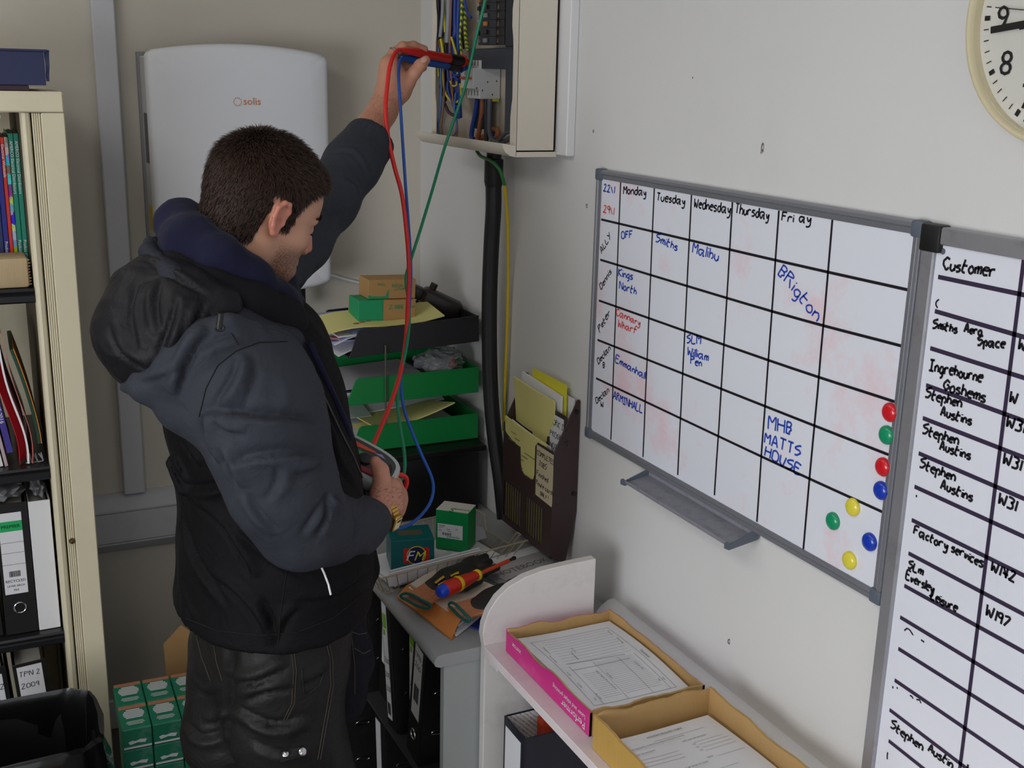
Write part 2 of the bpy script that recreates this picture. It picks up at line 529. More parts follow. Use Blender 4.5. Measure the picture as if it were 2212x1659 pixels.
# ruled columns and rows, measured on the board
cols_top = [(1341, 392), (1414, 406), (1494, 420), (1583, 436), (1683, 455), (1799, 475)]
cols_bot = [(1320, 950), (1389, 987), (1464, 1026), (1544, 1070), (1635, 1127), (1736, 1186)]
rows_l = [(1299, 474), (1297, 561), (1294, 649), (1291, 734), (1288, 817)]
rows_m = [(1680, 563), (1670, 673), (1663, 779), (1652, 877), (1643, 985)]
rows_r = [(1970, 628), (1958, 750), (1943, 871), (1932, 987), (1918, 1111)]
def wbp(p, x=xs):
    return at(p[0], p[1], x=x)
for a, b_ in zip(cols_top, cols_bot):
    A, B = wbp(a), wbp(b_)
    mb = MB().ribbon([A.lerp(B, i / 8) + Vector((0, random.uniform(-.0006, .0006), 0)) for i in range(9)], 0.0042, WN)
    obj('grid_line', mb, M_ink_k, t, smooth=0)
for a, c, b_ in zip(rows_l, rows_m, rows_r):
    pts = smooth_path([wbp(a), wbp(c), wbp(b_)], 6)
    obj('grid_line', MB().ribbon(pts, 0.0046, WN), M_ink_k, t, smooth=0)
def write(txt, px, py, h, m, parent, w=0.0038, ang=0.0, x=xs, name='handwriting', sx=1.28, slant=0.1, gap=.22):
    org = at(px, py, x=x)
    a = math.radians(ang)
    rr = WR * math.cos(a) + WU * math.sin(a); uu = WU * math.cos(a) - WR * math.sin(a)
    obj(name, handwrite(MB(), txt, org, rr, uu, h * .62, w * .8, slant=slant, sx=sx, gap=gap), m, parent, smooth=0)
write('Monday', 1347, 418, 0.024, M_ink_k, t, ang=3)
write('Tuesday', 1419, 432, 0.024, M_ink_k, t, ang=1)
write('Wednesday', 1499, 447, 0.027, M_ink_k, t, ang=0, sx=1.02)
write('Thursday', 1588, 460, 0.026, M_ink_k, t, ang=0, sx=.98)
write('Fri', 1689, 477, 0.024, M_ink_k, t, ang=2)
write('ay', 1727, 478, 0.024, M_ink_k, t, ang=0)
write('22\\1', 1304, 413, 0.022, M_ink_b, t, ang=0, w=.0036)
write('29\\1', 1304, 459, 0.022, M_ink_r, t, ang=0, w=.0036)
write('ALLY', 1300, 548, 0.022, M_ink_k, t, ang=48, w=.003)
write('Dennis', 1299, 626, 0.021, M_ink_k, t, ang=48, w=.003)
write('Peter', 1296, 718, 0.024, M_ink_k, t, ang=50, w=.003)
write('Declan', 1293, 787, 0.021, M_ink_k, t, ang=42, w=.003)
write('B', 1303, 794, 0.019, M_ink_k, t, ang=12, w=.003)
write('Declan', 1289, 872, 0.021, M_ink_k, t, ang=38, w=.003)
write('W', 1298, 878, 0.019, M_ink_k, t, ang=12, w=.003)
write('OFF', 1343, 516, 0.024, M_ink_b, t, ang=10)
write('Smiths', 1417, 521, 0.025, M_ink_b, t, ang=-6)
write('Malibu', 1496, 545, 0.030, M_ink_b, t, ang=-3)
write('BRigton', 1681, 592, 0.034, M_ink_b, t, ang=-30)
write('Kings', 1336, 596, 0.024, M_ink_b, t, ang=2)
write('North', 1338, 624, 0.024, M_ink_b, t, ang=0)
write('Cannary', 1331, 680, 0.022, M_ink_r, t, ang=-3)
write('Wharf', 1335, 705, 0.024, M_ink_r, t, ang=-1)
write('SLM', 1484, 740, 0.024, M_ink_b, t, ang=8)
write('William', 1485, 766, 0.024, M_ink_b, t, ang=3)
write('Pen', 1492, 786, 0.022, M_ink_b, t, ang=6)
write('Emmanhall', 1330, 782, 0.024, M_ink_b, t, ang=-4)
write('ARMINHALL', 1325, 861, 0.025, M_ink_b, t, ang=0, sx=1.0)
write('MHB', 1660, 925, 0.034, M_ink_b, t, ang=6, w=.0042)
write('MATTS', 1652, 956, 0.030, M_ink_b, t, ang=2, w=.0042)
write('HOUSE', 1652, 985, 0.030, M_ink_b, t, ang=-2, w=.0042)
# pen tray clipped under the board
A, B = at(1418, 1040, x=WX - 0.03), at(1640, 1160, x=WX - 0.03)
ya, yb = 1.50, 1.845
M_tray = mat('grey_pen_tray', (138, 138, 148), 0.45, var=0.12, vscale=40, dirt=(50, 50, 56), dscale=60, damt=0.5)
mb = MB().prism([(WX - .012, 1.094), (WX - .006, 1.094), (WX - .006, 1.072), (WX - .066, 1.064), (WX - .069, 1.071), (WX - .067, 1.072), (WX - .064, 1.0675), (WX - .012, 1.0755)], 'y', ya, yb)
obj('pen_tray', mb, M_tray, t, smooth=20)
for yy in (ya - .004, yb):
    obj('tray_end', MB().prism([(WX - .006, 1.090), (WX - .006, 1.070), (WX - .068, 1.060), (WX - .076, 1.064), (WX - .076, 1.074), (WX - .07, 1.075), (WX - .066, 1.070)], 'y', yy, yy + .004), M_alud, t, smooth=20)
# magnets: each a thing of its own
mcol = {'red': (206, 28, 40), 'green': (22, 146, 100), 'blue': (24, 58, 176), 'yellow': (226, 212, 70)}
mags = [(1920, 891, 'red', 'under the fifth ruled line'), (1913, 940, 'green', 'just below a red one'), (1905, 1009, 'red', 'just above a blue one'), (1901, 1060, 'blue', 'just below a red one'),
        (1840, 1096, 'yellow', 'on the lowest ruled line'), (1797, 1126, 'green', 'in the bottom cell beside a yellow one'), (1876, 1171, 'blue', 'in the bottom cell'), (1833, 1211, 'yellow', 'lowest in the bottom cell')]
for px, py, c, where in mags:
    p = at(px, py, x=xs - 0.004)
    R = Matrix.Translation((xs, p.y, p.z)) @ Matrix.Rotation(math.radians(-90), 4, 'Y')
    mb = MB().lathe([(.0145, 0), (.0147, .002), (.0142, .0042), (.0125, .0062), (.009, .0078), (.005, .0086), (0.0, .0088)], 28, R)
    o = obj('magnet', mb, mat('magnet_' + c, mcol[c], 0.22, var=.03, coat=.4), None, origin=(xs, p.y, p.z), smooth=50)
    tag(o, 'round %s magnet on the planner board, %s' % (c, where), 'magnet')

# second board, partly out of view
t2 = thing('whiteboard', 'white job list board with customer names and dark ruled lines', 'whiteboard', (WX, 0.6, 0.46))
xs2 = WX - 0.012
Y1, Y0, Z1, Z0 = 1.186, 0.0, 1.663, 0.46
obj('writing_surface', MB().box((xs2, Y0 + .01, Z0 + .01), (WX - .001, Y1 - .01, Z1 - .01)), M_wb2, t2)
M_alu2 = mat('worn_aluminium', (168, 168, 174), 0.38, metal=0.6, var=0.1, vscale=12, dirt=(110, 108, 110), dscale=9, damt=0.6)
def frame2(t, y0, y1, z0, z1, wd, dp, m):
    for lo, hi in (((WX - dp, y0, z0), (WX, y1, z0 + wd)), ((WX - dp, y0, z1 - wd), (WX, y1, z1)), ((WX - dp, y0, z0 + wd), (WX, y0 + wd, z1 - wd)), ((WX - dp, y1 - wd, z0 + wd), (WX, y1, z1 - wd))):
        obj('frame_rail', MB().box(lo, hi), m, t, bevel=0.002)
frame2(t2, Y0, Y1, Z0, Z1, 0.024, 0.018, M_alu2)
for yy in (Y1,):
    obj('corner_cap', MB().box((WX - .021, yy - .034, Z1 - .036), (WX, yy + .002, Z1 + .002)), M_blackp, t2, bevel=.003, bseg=2)
p = at(2037, 543, x=xs2)
obj('screw_head', MB().lathe([(.0045, 0), (.004, .0012), (0, .0016)], 14, Matrix.Translation((xs2, p.y, p.z)) @ Matrix.Rotation(math.radians(-90), 4, 'Y')), M_alud, t2)
L2 = [(2027, 598), (2020, 672), (2010, 752), (2001, 832), (1994, 903), (1985, 979), (1976, 1051), (1970, 1123), (1963, 1195), (1954, 1265), (1945, 1333), (1941, 1401), (1933, 1469), (1922, 1533), (1920, 1600), (1912, 1668)]
R2 = [(2212, 637), (2212, 728), (2212, 816), (2212, 909), (2212, 988), (2212, 1077), (2212, 1159), (2212, 1243), (2212, 1327), (2212, 1408), (2212, 1495), (2212, 1572), (2212, 1660)]
# rows are level on the wall: use the left ends for their heights
for i, a in enumerate(L2):
    A = wbp(a, xs2)
    zz = A.z
    yl = A.y
    dz = 0.0
    if i < len(R2):
        Bp = wbp(R2[i], xs2)
        dz = (Bp.z - zz) / max(1e-3, (A.y - Bp.y))
    else:
        dz = -0.06
    pts = [Vector((xs2, yl - s, zz + dz * s)) for s in (0, .1, .2, .3, .5, .8, 1.1)]
    obj('grid_line', MB().ribbon(pts, 0.0062, WN), M_ink_p, t2, smooth=0)
for a, b_ in (((2212, 560), (2074, 1659)),):
    A, B = wbp(a, xs2), wbp(b_, xs2)
    d = (B - A)
    obj('grid_line', MB().ribbon([A, A.lerp(B, .5), B, B + d * .25], 0.006, WN), M_ink_p, t2, smooth=0)
for yy in (.62, .28):
    obj('grid_line', MB().ribbon([(xs2, yy, 1.63), (xs2, yy, .5)], 0.006, WN), M_ink_p, t2, smooth=0)
def w2(txt, px, py, h, ang=0, w=.0042, sx=1.0, gap=.2):
    write(txt, px, py, h * .84, M_ink_k, t2, w, ang, xs2, sx=sx, gap=gap)
w2('Customer', 2037, 581, 0.031, 2)
w2('(', 2021, 664, 0.022, 0, w=.003)
w2('Smiths', 2015, 708, 0.023, 2)
w2('Aero', 2083, 717, 0.021, 3)
w2('Space', 2112, 746, 0.023, 8)
w2('Ingrebourne', 2007, 800, 0.029, 4, sx=.85)
w2('Goshems', 2038, 841, 0.029, 0)
w2('Stephen', 1999, 858, 0.027, 2)
w2('Austins', 2032, 897, 0.026, 2)
w2('Stephen', 1993, 936, 0.027, 2)
w2('Austins', 2030, 971, 0.026, 3)
w2('Stephen', 1987, 1009, 0.027, 0)
w2('Austins', 2032, 1055, 0.027, 1)
w2('Factory', 1974, 1153, 0.025, 0)
w2('services', 2055, 1190, 0.026, -2, sx=.9)
w2('SLm', 1962, 1226, 0.024, -2)
w2('Eversley', 1957, 1250, 0.026, 0, sx=.82)
w2('Leisure', 2011, 1293, 0.025, 1, sx=.9)
w2('Stephen', 1924, 1571, 0.027, -2)
w2('Austin', 2005, 1622, 0.026, -2)
for tx, px, py in (('W', 2199, 752), ('W', 2180, 866), ('W31', 2173, 920), ('W31', 2166, 1000), ('W31', 2156, 1086), ('W142', 2140, 1232), ('W197', 2128, 1328), ('W', 2087, 1668)):
    w2(tx, px, py, 0.029, -1)
# half-wiped strokes
for pts in (((1954, 1362), (1960, 1357), (1966, 1361), (1973, 1372)), ((1990, 1382), (1997, 1387)), ((1966, 1502), (1970, 1504), (1973, 1509)), ((1980, 1511), (1987, 1512), (1990, 1519)), ((1918, 1625), (1917, 1632), (1917, 1640)), ((1980, 1069), (1980, 1074)), ((1929, 1482), (1929, 1487)), ((1938, 1484), (1939, 1488))):
    obj('ink_trace', MB().ribbon([wbp(q, xs2) for q in pts], 0.0025, WN), M_ink_k, t2, smooth=0)

# ------------------------------------------------------------------ clock
M_clk = mat('clock_rim', (226, 214, 178), 0.4, var=.06)
M_face = mat('clock_face', (224, 222, 214), 0.5, var=.02)
ccy, ccz, cr = 0.990, 1.934, 0.155
t = thing('wall_clock', 'round wall clock with cream rim and plain black numerals above whiteboard', 'clock', (WX, ccy, ccz))
R = Matrix.Translation((WX, ccy, ccz)) @ Matrix.Rotation(math.radians(-90), 4, 'Y')
obj('rim', MB().lathe([(cr, 0), (cr, .024), (cr - .003, .030), (cr - .007, .031), (cr - .010, .027), (cr - .011, .0)], 72, R), M_clk, t, smooth=50)
obj('dial', MB().lathe([(0, 0.0), (cr - .010, 0.0), (cr - .010, .012), (0, .0121)], 72, R), M_face, t)
xf = WX - .0126
def cp(ang, r):       # clock angle (degrees clockwise from 12)
    a = math.radians(ang)
    return Vector((xf, ccy - math.sin(a) * r, ccz + math.cos(a) * r))
TW = -1.5
for i in range(60):
    a = i * 6
    big = i % 5 == 0
    mb = MB().ribbon([cp(a, cr - .0175 - (.0085 if big else .008)), cp(a, cr - .0175)], .006 if big else .0014, WN)
    obj('minute_mark', mb, M_ink_k, t, smooth=0)
for h in range(1, 13):
    a = h * 30
    mid = cp(a, cr - .046)
    mb = print_text(MB(), str(h), .044, mid - WU * .0155, WR, WU, align='c', lift=.0006)
    obj('numeral', mb, M_ink_k, t, smooth=0)
def hand(ang, ln, back, wd, name, dx):
    mb = MB().ribbon([cp(ang, -back), cp(ang, ln)], wd, WN)
    mb.v = [v + Vector((-dx, 0, 0)) for v in mb.v]
    b2 = MB().add([v for v in mb.v] + [v + Vector((-.001, 0, 0)) for v in mb.v], [(0, 1, 3, 2), (4, 6, 7, 5), (0, 4, 5, 1), (1, 5, 7, 3), (3, 7, 6, 2), (2, 6, 4, 0)])
    obj(name, b2, M_blackp, t, smooth=0)
hand(263, .123, .02, .0085, 'minute_hand', .003)
hand(262, .08, .02, .009, 'hour_hand', .0015)
hand(276, .118, .03, .0012, 'second_hand', .005)
gm = mat('clock_glass', (250, 250, 250), 0.03, trans=1.0, var=0, ior=1.1)
obj('glass', MB().lathe([(0, .0235), (cr - .011, .0235), (cr - .011, .0245), (0, .0245)], 48, R), gm, t)
# ------------------------------------------------------------------ cream steel cabinet with its contents
M_cream = mat('cream_enamel_steel', (214, 205, 178), 0.45, var=.02, dirt=(180, 165, 135), dscale=5, damt=.25)
M_shelf = mat('black_enamel_shelf', (26, 26, 30), 0.35, var=.15)
M_dark = mat('cabinet_inside', (84, 74, 58), 0.7)
M_brass = mat('dull_brass', (110, 92, 62), 0.35, metal=.9)
CYF = 2.60                                  # plane of the cabinet front
cabL, cabR, cabT = -0.80, 0.2285, 1.795
cab = thing('tambour_cabinet', 'tall cream steel cabinet with rolled-back shutter and black shelves', 'cabinet', (-0.28, CYF + .22, 0))
obj('back_panel', MB().box((cabL, 3.055, .06), (cabR, 3.065, cabT - .02)), M_cream, cab)
obj('side_panel', MB().box((cabR - .004, CYF + .03, .06), (cabR, 3.055, cabT - .02)), M_cream, cab)
obj('side_panel', MB().box((cabL, CYF + .03, .06), (cabL + .004, 3.055, cabT - .02)), M_cream, cab)
obj('top_panel', MB().box((cabL, CYF, cabT - .042), (cabR, 3.065, cabT)), M_cream, cab, bevel=.003)
obj('plinth', MB().box((cabL, CYF + .01, 0), (cabR, 3.055, .06)), M_cream, cab, bevel=.003)
obj('front_post', MB().box((cabR - .046, CYF, .06), (cabR, CYF + .03, cabT - .043)), M_cream, cab, bevel=.002)
obj('front_post', MB().box((cabL, CYF, .06), (cabL + .046, CYF + .03, cabT - .043)), M_cream, cab, bevel=.002)
# rolled-back shutter: guide strip with fine ribs, then the rounded leading bar
for i in range(4):
    x1 = cabR - .047 - i * .0042
    obj('shutter_slat', MB().box((x1 - .0036, CYF + .006 + .001 * i, .06), (x1, CYF + .02, cabT - .043)), M_cream, cab, bevel=.001)
bar = [(cabR - .066, CYF + .04), (cabR - .066, CYF + .014), (cabR - .069, CYF + .009), (cabR - .076, CYF + .006), (cabR - .082, CYF + .008), (cabR - .085, CYF + .014), (cabR - .085, CYF + .04)]
obj('shutter_bar', MB().prism(bar, 'z', .06, cabT - .043), M_cream, cab)
obj('inner_lining', MB().box((cabR - .085, CYF + .04, .06), (cabR - .081, 3.05, cabT - .043)), M_dark, cab)
k = at(156, 1170, y=CYF)
obj('lock_stud', MB().lathe([(.0065, 0), (.0065, .004), (.004, .009), (0, .010)], 16, Matrix.Translation((k.x, CYF + .006, k.z)) @ Matrix.Rotation(math.radians(90), 4, 'X')), M_brass, cab)
shz = [1.385, .985, .582, .19]               # tops of the black shelves
xr = cabR - .086
for z in shz:
    s = obj('shelf', MB().box((cabL + .05, CYF + .035, z - .012), (xr, 3.05, z)), M_shelf, cab, bevel=.001)
    lip = [(CYF + .016, z + .001), (CYF + .013, z - .004), (CYF + .017, z - .011), (CYF + .013, z - .014), (CYF + .013, z - .026), (CYF + .018, z - .030), (CYF + .036, z - .030), (CYF + .036, z + .001)]
    obj('shelf_lip', MB().prism(lip, 'x', cabL + .05, xr), M_shelf, s, smooth=25)

def book(name, x0, x1, z0, h, d, m, label, cat='book', lean=0.0, y0=None, group=None, page=True, txt=None, tcol=None, tsize=.016, tfrom=.05, txt2=None, depth_lean=0.0):
    """upright catalogue: spine towards -y, leaning about its bottom edge (degrees, top to the left)"""
    y0 = CYF + .05 if y0 is None else y0
    w_ = x1 - x0
    R = Matrix.Translation((x0, y0, z0)) @ Matrix.Rotation(math.radians(-lean), 4, 'Y')
    t = thing(name, label, cat, (x0, y0, z0), group)
    mb = MB().box((0, 0, 0), (w_, .002, h), R).box((0, .002, 0), (.0018, d, h), R).box((w_ - .0018, .002, 0), (w_, d, h), R)
    obj('cover', mb, m, t, bevel=.0006)
    obj('pages', MB().box((.0018, .003, .002), (w_ - .0018, d - .003, h - .002), R), mat('page_edges', (224, 218, 204), .8, var=.12, vscale=200, stretch=(12, 1, 1)), t)
    for tt, fz in ((txt, tfrom), (txt2, .72)):
        if tt:
            rgt = (R.to_3x3() @ Vector((0, 0, -1))); up = (R.to_3x3() @ Vector((1, 0, 0)))
            org = R @ Vector((w_ / 2 - tsize * .33, -.0001, h * (1 - fz)))
            obj('spine_lettering', print_text(MB(), tt, tsize, org, rgt, up), tcol, t, smooth=0)
    return t
M_white = mat('white_print', (226, 226, 226), .6, var=.02)
M_green = mat('green_catalogue', (28, 128, 106), .4, var=.05)
M_red = mat('red_catalogue', (206, 52, 38), .4, var=.05)
M_blue = mat('blue_catalogue', (36, 42, 132), .4, var=.05)
M_purple = mat('purple_catalogue', (66, 58, 140), .4, var=.05)
M_navyc = mat('navy_catalogue', (38, 52, 92), .45, var=.15)
def multicol(name):
    if name in MATS: return MATS[name]
    m = bpy.data.materials.new(name); m.use_nodes = True
    N, L = m.node_tree.nodes, m.node_tree.links
    tc = N.new('ShaderNodeTexCoord'); v = N.new('ShaderNodeTexVoronoi'); v.inputs['Scale'].default_value = 60
    L.new(tc.outputs['Object'], v.inputs['Vector'])
    hs = N.new('ShaderNodeHueSaturation'); hs.inputs['Saturation'].default_value = 1.1; hs.inputs['Value'].default_value = .7
    L.new(v.outputs['Color'], hs.inputs['Color'])
    L.new(hs.outputs[0], N['Principled BSDF'].inputs['Base Color'])
    N['Principled BSDF'].inputs['Roughness'].default_value = .4
    MATS[name] = m
    return m
M_multi = multicol('mixed_photo_print')
z1s = shz[0] + .043                           # catalogues stand on the parcel behind its front edge level
zb = shz[0]
def sx_(px, py): return at(px, py, y=CYF + .06).x
# brown paper parcel lying on the first shelf
M_kraft = mat('kraft_paper', (186, 164, 128), .75, var=.1, vscale=10, bump=.3, bscale=30, stretch=(60, 1, 1))
t = thing('paper_parcel', 'brown paper wrapped packet lying on the top shelf', 'parcel', (0.05, CYF + .1, zb))
def parcel(u, v):
    return (0, 0, 0)
mb = MB().box((-.06, CYF + .028, zb + .0015), (xr - .008, CYF + .12, zb + .066))
obj('wrap', mb, M_kraft, t, bevel=.006, bseg=2)
mb = MB()
for i in range(9):
    zz = zb + .006 + i * .0065
    mb.add([(xr - .010, CYF + .03, zz), (xr - .001 - random.random() * .003, CYF + .035, zz + .002), (xr - .010, CYF + .05, zz + .006)], [(0, 1, 2)])
obj('torn_flap', mb, M_kraft, t, smooth=0)
zc = zb + .0015
yb_ = CYF + .125
H1 = .318
bks = [(.083, .0955, M_navyc, None, None), (.0965, .106, M_blue, None, 'Product Catalogue'), (.107, .1135, M_red, 'Electrical Wholesale', None), (.1145, .1215, M_multi, None, None), (.1225, .1315, M_green, 'AMERCO Electrical Distributors', 'Product Catalogue'), (.1325, .1415, M_green, 'AMERCO Electrical Distributors', 'Product Catalogue')]
lbl = ['dark navy catalogue, furthest from the shutter on the top shelf', 'blue catalogue between red and navy ones on the top shelf', 'thin red catalogue upright on the top shelf', 'catalogue with a multicoloured picture spine on the top shelf', 'green catalogue beside the multicoloured one on the top shelf', 'green catalogue at the shutter end of the top shelf']
for (a, b_, m_, tx, tx2), lb in zip(bks, lbl):
    book('catalogue', a * 1.05 - .006, b_ * 1.05 - .006, zc, H1 if m_ is M_green else H1 - .008, .2, m_, lb, y0=yb_, txt=tx, tcol=M_white, tsize=.0085, txt2=tx2)
# boxes lying on the catalogues
o = obj('carton', MB().box((-.02, yb_ + .01, zc + H1 + .001), (.107, yb_ + .15, zc + H1 + .030)), mat('white_card', (214, 212, 210), .6), None, origin=(.04, yb_ + .08, zc + H1 + .001), bevel=.001)
tag(o, 'flat white carton lying across the catalogues, lower of two', 'box')
o = obj('carton', MB().box((-.02, yb_ + .012, zc + H1 + .0312), (.1135, yb_ + .15, zc + H1 + .0382)), mat('cream_card', (220, 210, 186), .6), None, origin=(.04, yb_ + .08, zc + H1 + .031), bevel=.001)
tag(o, 'thin cream card sleeve lying on the white carton', 'box')
# second shelf: leaning magazines and folders
z2 = shz[1]
book('magazine', .036, .050, z2, .30, .2, mat('white_glossy', (222, 222, 220), .35, var=.06), 'white glossy magazine leaning furthest from the shutter', 'magazine', lean=8, txt='SELECT', tcol=M_ink_k, tsize=.009, tfrom=.5)
book('magazine', .053, .060, z2, .29, .2, mat('grey_pink_card', (178, 160, 166), .5), 'pale mauve magazine leaning beside the purple catalogue', 'magazine', lean=8)
book('catalogue', .060, .073, z2 + .030, .245, .2, M_purple, 'purple catalogue leaning on the red folder', lean=8.5, txt='CATALOGUE 2016', tcol=M_white, tsize=.0125, tfrom=.30)
# red folder with white sheet, bulging
t = thing('document_folder', 'red plastic folder bulging with white paper on the second shelf', 'folder', (.125, CYF + .1, z2))
def fold(off, th):
    def f(u, v):
        z = z2 + .004 + v * .30
        x = .110 + off - .040 * v ** 1.25 + .010 * math.sin(v * 6.0) * (1 - v) - .004
        y = CYF + .04 + u * .2
        return (x - (.006 * math.sin(v * 3.14) if off < 0 else 0) * (1 - u), y, z)
    return f
obj('front_cover', MB().grid(fold(-.022, 0), 4, 14, .0012), mat('red_plastic', (196, 30, 42), .3, var=.05), t)
obj('inner_leaf', MB().grid(lambda u, v: Vector(fold(-.022, 0)(.12 + .1 * u, v)).lerp(Vector(fold(-.005, 0)(.12 + .1 * u, v)), u), 4, 14, .0008), mat('red_plastic', (196, 30, 42), .3), t)
obj('back_cover', MB().grid(fold(.004, 0), 4, 14, .0012), mat('clear_red_plastic', (214, 120, 116), .3, var=.1), t)
obj('paper_sheet', MB().grid(fold(-.003, 0), 4, 14, .004), mat('white_paper', (228, 228, 232), .8, var=.03), t)
t = thing('catalogue', 'dark green catalogue with orange edge slumped against the shutter side', 'book', (.15, CYF + .1, z2))
def slump(u, v):
    return (.130 + .004 * u - .040 * v ** 1.5 + .0, CYF + .05 + u * .2, z2 + .045 + v * .22)
obj('cover', MB().grid(slump, 3, 10, .006), mat('bottle_green_card', (26, 66, 54), .45, var=.3, vscale=30), t)
obj('fore_edge', MB().grid(lambda u, v: (slump(u, v)[0] + .003, slump(u, v)[1], slump(u, v)[2]), 3, 10, .002), mat('orange_print', (196, 128, 44), .5, var=.3, vscale=60), t)
t = thing('plastic_binding', 'grey plastic slide binders lying at the shutter end of the second shelf', 'binder strip', (.12, CYF + .08, z2))
for q in range(3):
    a = .096 + q * .012
    obj('binder_strip', MB().tube([(a, CYF + .05, z2 + .003), (a + .012, CYF + .05, z2 + .004), (a + .009, CYF + .05, z2 + .024), (a + .004, CYF + .05, z2 + .022), (a + .013, CYF + .052, z2 + .006)], .0018, 6), mat('grey_plastic', (140, 142, 148), .4), t)
# lever arch files
M_file = mat('black_marbled_board', (32, 30, 30), .5, var=.5, vscale=60)
M_fileb = mat('black_board', (26, 25, 25), .5, var=.3, vscale=40)
M_chrome = mat('chrome', (200, 200, 205), .18, metal=1.0, var=.02)
M_label = mat('paper_label', (220, 220, 224), .7, var=.03)
M_pages = mat('page_edges', (224, 218, 204), .8)
def lever_arch(R, label, w=.072, h=.318, d=.285, spine=None, lab=(.014, .058, .115, .29), group=None, lines=(), header=None, barcode=None, hand=(), side_slots=True, rivet=True, ringz=.075, name='lever_arch_file', stain=None):
    """local axes: spine in the plane y=0 facing -y, x width, z height"""
    c = R @ Vector((w / 2, d / 2, 0))
    t = thing(name, label, 'binder', c, group)
    obj('cover', MB().box((0, .003, 0), (.003, d, h), R), M_file, t, bevel=.0008)
    obj('cover', MB().box((w - .003, .003, 0), (w, d, h), R), M_file, t, bevel=.0008)
    sp = obj('spine', MB().box((0, 0, 0), (w, .003, h), R), spine or M_fileb, t, bevel=.001)
    obj('pages', MB().box((.006, .012, .006), (w - .010, d - .02, h - .012), R), M_pages, t)
    cx = w / 2
    if ringz:
        rg = [R @ Vector((cx + math.cos(a / 20 * 6.283) * .0125, -.0012, ringz - .035 + .025 + math.sin(a / 20 * 6.283) * .0125)) for a in range(20)]
        obj('finger_ring', MB().tube(rg, .0022, 8, closed=True), M_chrome, t)
        obj('finger_hole', MB().lathe([(0, 0), (.0118, 0), (.0118, .0006), (0, .0006)], 20, R @ Matrix.Translation((cx, -.0002, ringz - .01)) @ Matrix.Rotation(math.radians(90), 4, 'X')), mat('hole_black', (8, 8, 8), .8), t)
    x0, x1, za, zb_ = lab
    lb = obj('spine_label', MB().box((x0, -.0008, za), (x1, -.0001, zb_), R), M_label, t)
    rt = (R.to_3x3() @ Vector((1, 0, 0))); up = (R.to_3x3() @ Vector((0, 0, 1)))
    def P(x, z): return R @ Vector((x, -.0009, z))
    nn = R.to_3x3() @ Vector((0, -1, 0))
    for z in lines:
        obj('rule', MB().ribbon([P(x0, z), P(x1, z)], .0007, nn, .0003), M_ink_k, lb, smooth=0)
    if header:
        txt, cc, z0, z1, sz = header
        mb = MB().add([P(x0, z0), P(x1, z0), P(x1, z1), P(x0, z1)], [(0, 1, 2, 3)])
        mb.v = [v + nn * .0002 for v in mb.v]
        obj('label_band', mb, cc, lb, smooth=0)
        obj('lettering', print_text(MB(), txt, sz, P((x0 + x1) / 2, (z0 + z1) / 2 - sz * .34) + nn * .0004, rt, up, align='c'), M_ink_k, lb, smooth=0)
    for txt, x, z, sz in hand:
        if sz > 0: obj('lettering', handwrite(MB(), txt, P(x, z), rt, up, sz, .0013), M_ink_k, lb, smooth=0)
        else: obj('lettering', print_text(MB(), txt, -sz, P((x0 + x1) / 2 + x, z), rt, up, align='c'), M_ink_k, lb, smooth=0)
    if barcode:
        bx0, bx1, bz0, bz1 = barcode
        mb = MB(); x = bx0
        rr = random.Random(3)
        while x < bx1:
            ww = rr.choice((.0006, .001, .0016))
            mb.add([P(x, bz0) + nn * .0003, P(x + ww, bz0) + nn * .0003, P(x + ww, bz1) + nn * .0003, P(x, bz1) + nn * .0003], [(0, 1, 2, 3)])
            x += ww + rr.choice((.0006, .001))
        obj('barcode', mb, M_ink_k, lb, smooth=0)
    if stain:
        obj('smudged_print', MB().add([P(x0 + .008, stain[0]), P(x1 - .006, stain[0]), P(x1 - .008, stain[1]), P(x0 + .008, stain[1])], [(0, 1, 2, 3)]), mat('pink_smudge', (206, 184, 184), .8, var=.25, vscale=120), lb, smooth=0)
    if side_slots:
        for sx in (0,) if side_slots == 'l' else (0, w):
            for zz in (h * .28, h * .62):
                q = [R @ Vector((sx + (-.001 if sx == 0 else .001), d * .16 + math.cos(a / 16 * 6.283) * .019, zz + math.sin(a / 16 * 6.283) * .0055)) for a in range(16)]
                obj('rado_slot', MB().tube(q, .0016, 6, closed=True), M_chrome, t)
    return t
def place(x, y, z, rz=0, ry=0, rx=0):
    return Matrix.Translation((x, y, z)) @ rotm(rx, ry, rz)
z3 = shz[2]
M_gband = mat('green_band', (30, 168, 96), .5)
lever_arch(place(.022, CYF + .038, z3 + .0022), 'black lever arch file with green banded label standing on third shelf', w=.068, lab=(.006, .054, .10, .296), header=('PREMIER', M_gband, .252, .276, .0105), lines=(.225, .20, .172),
           barcode=(.018, .041, .142, .156), hand=(('RECYCLED', 0, .129, -.0088), ('LEVER ARCH', 0, .118, -.0065), ('FILE', 0, .108, -.0065)), side_slots=False)
lever_arch(place(-.054, CYF + .04, z3 + .0022, 0, -1.5), 'black lever arch file left of the green banded one', w=.07, side_slots=False)
M_wbind = mat('white_pvc', (224, 224, 226), .35, var=.02)
t = thing('ring_binder', 'plain white ring binder standing beside the green banded file', 'binder', (.117, CYF + .15, z3))
obj('spine', MB().box((.092, CYF + .037, z3 + .002), (xr - .0045, CYF + .041, z3 + .318)), M_wbind, t, bevel=.001)
for a in (.092, xr - .0065):
    obj('cover', MB().box((a, CYF + .041, z3 + .002), (a + .002, CYF + .29, z3 + .318)), M_wbind, t)
obj('pages', MB().box((.096, CYF + .045, z3 + .005), (xr - .010, CYF + .28, z3 + .30)), M_pages, t)
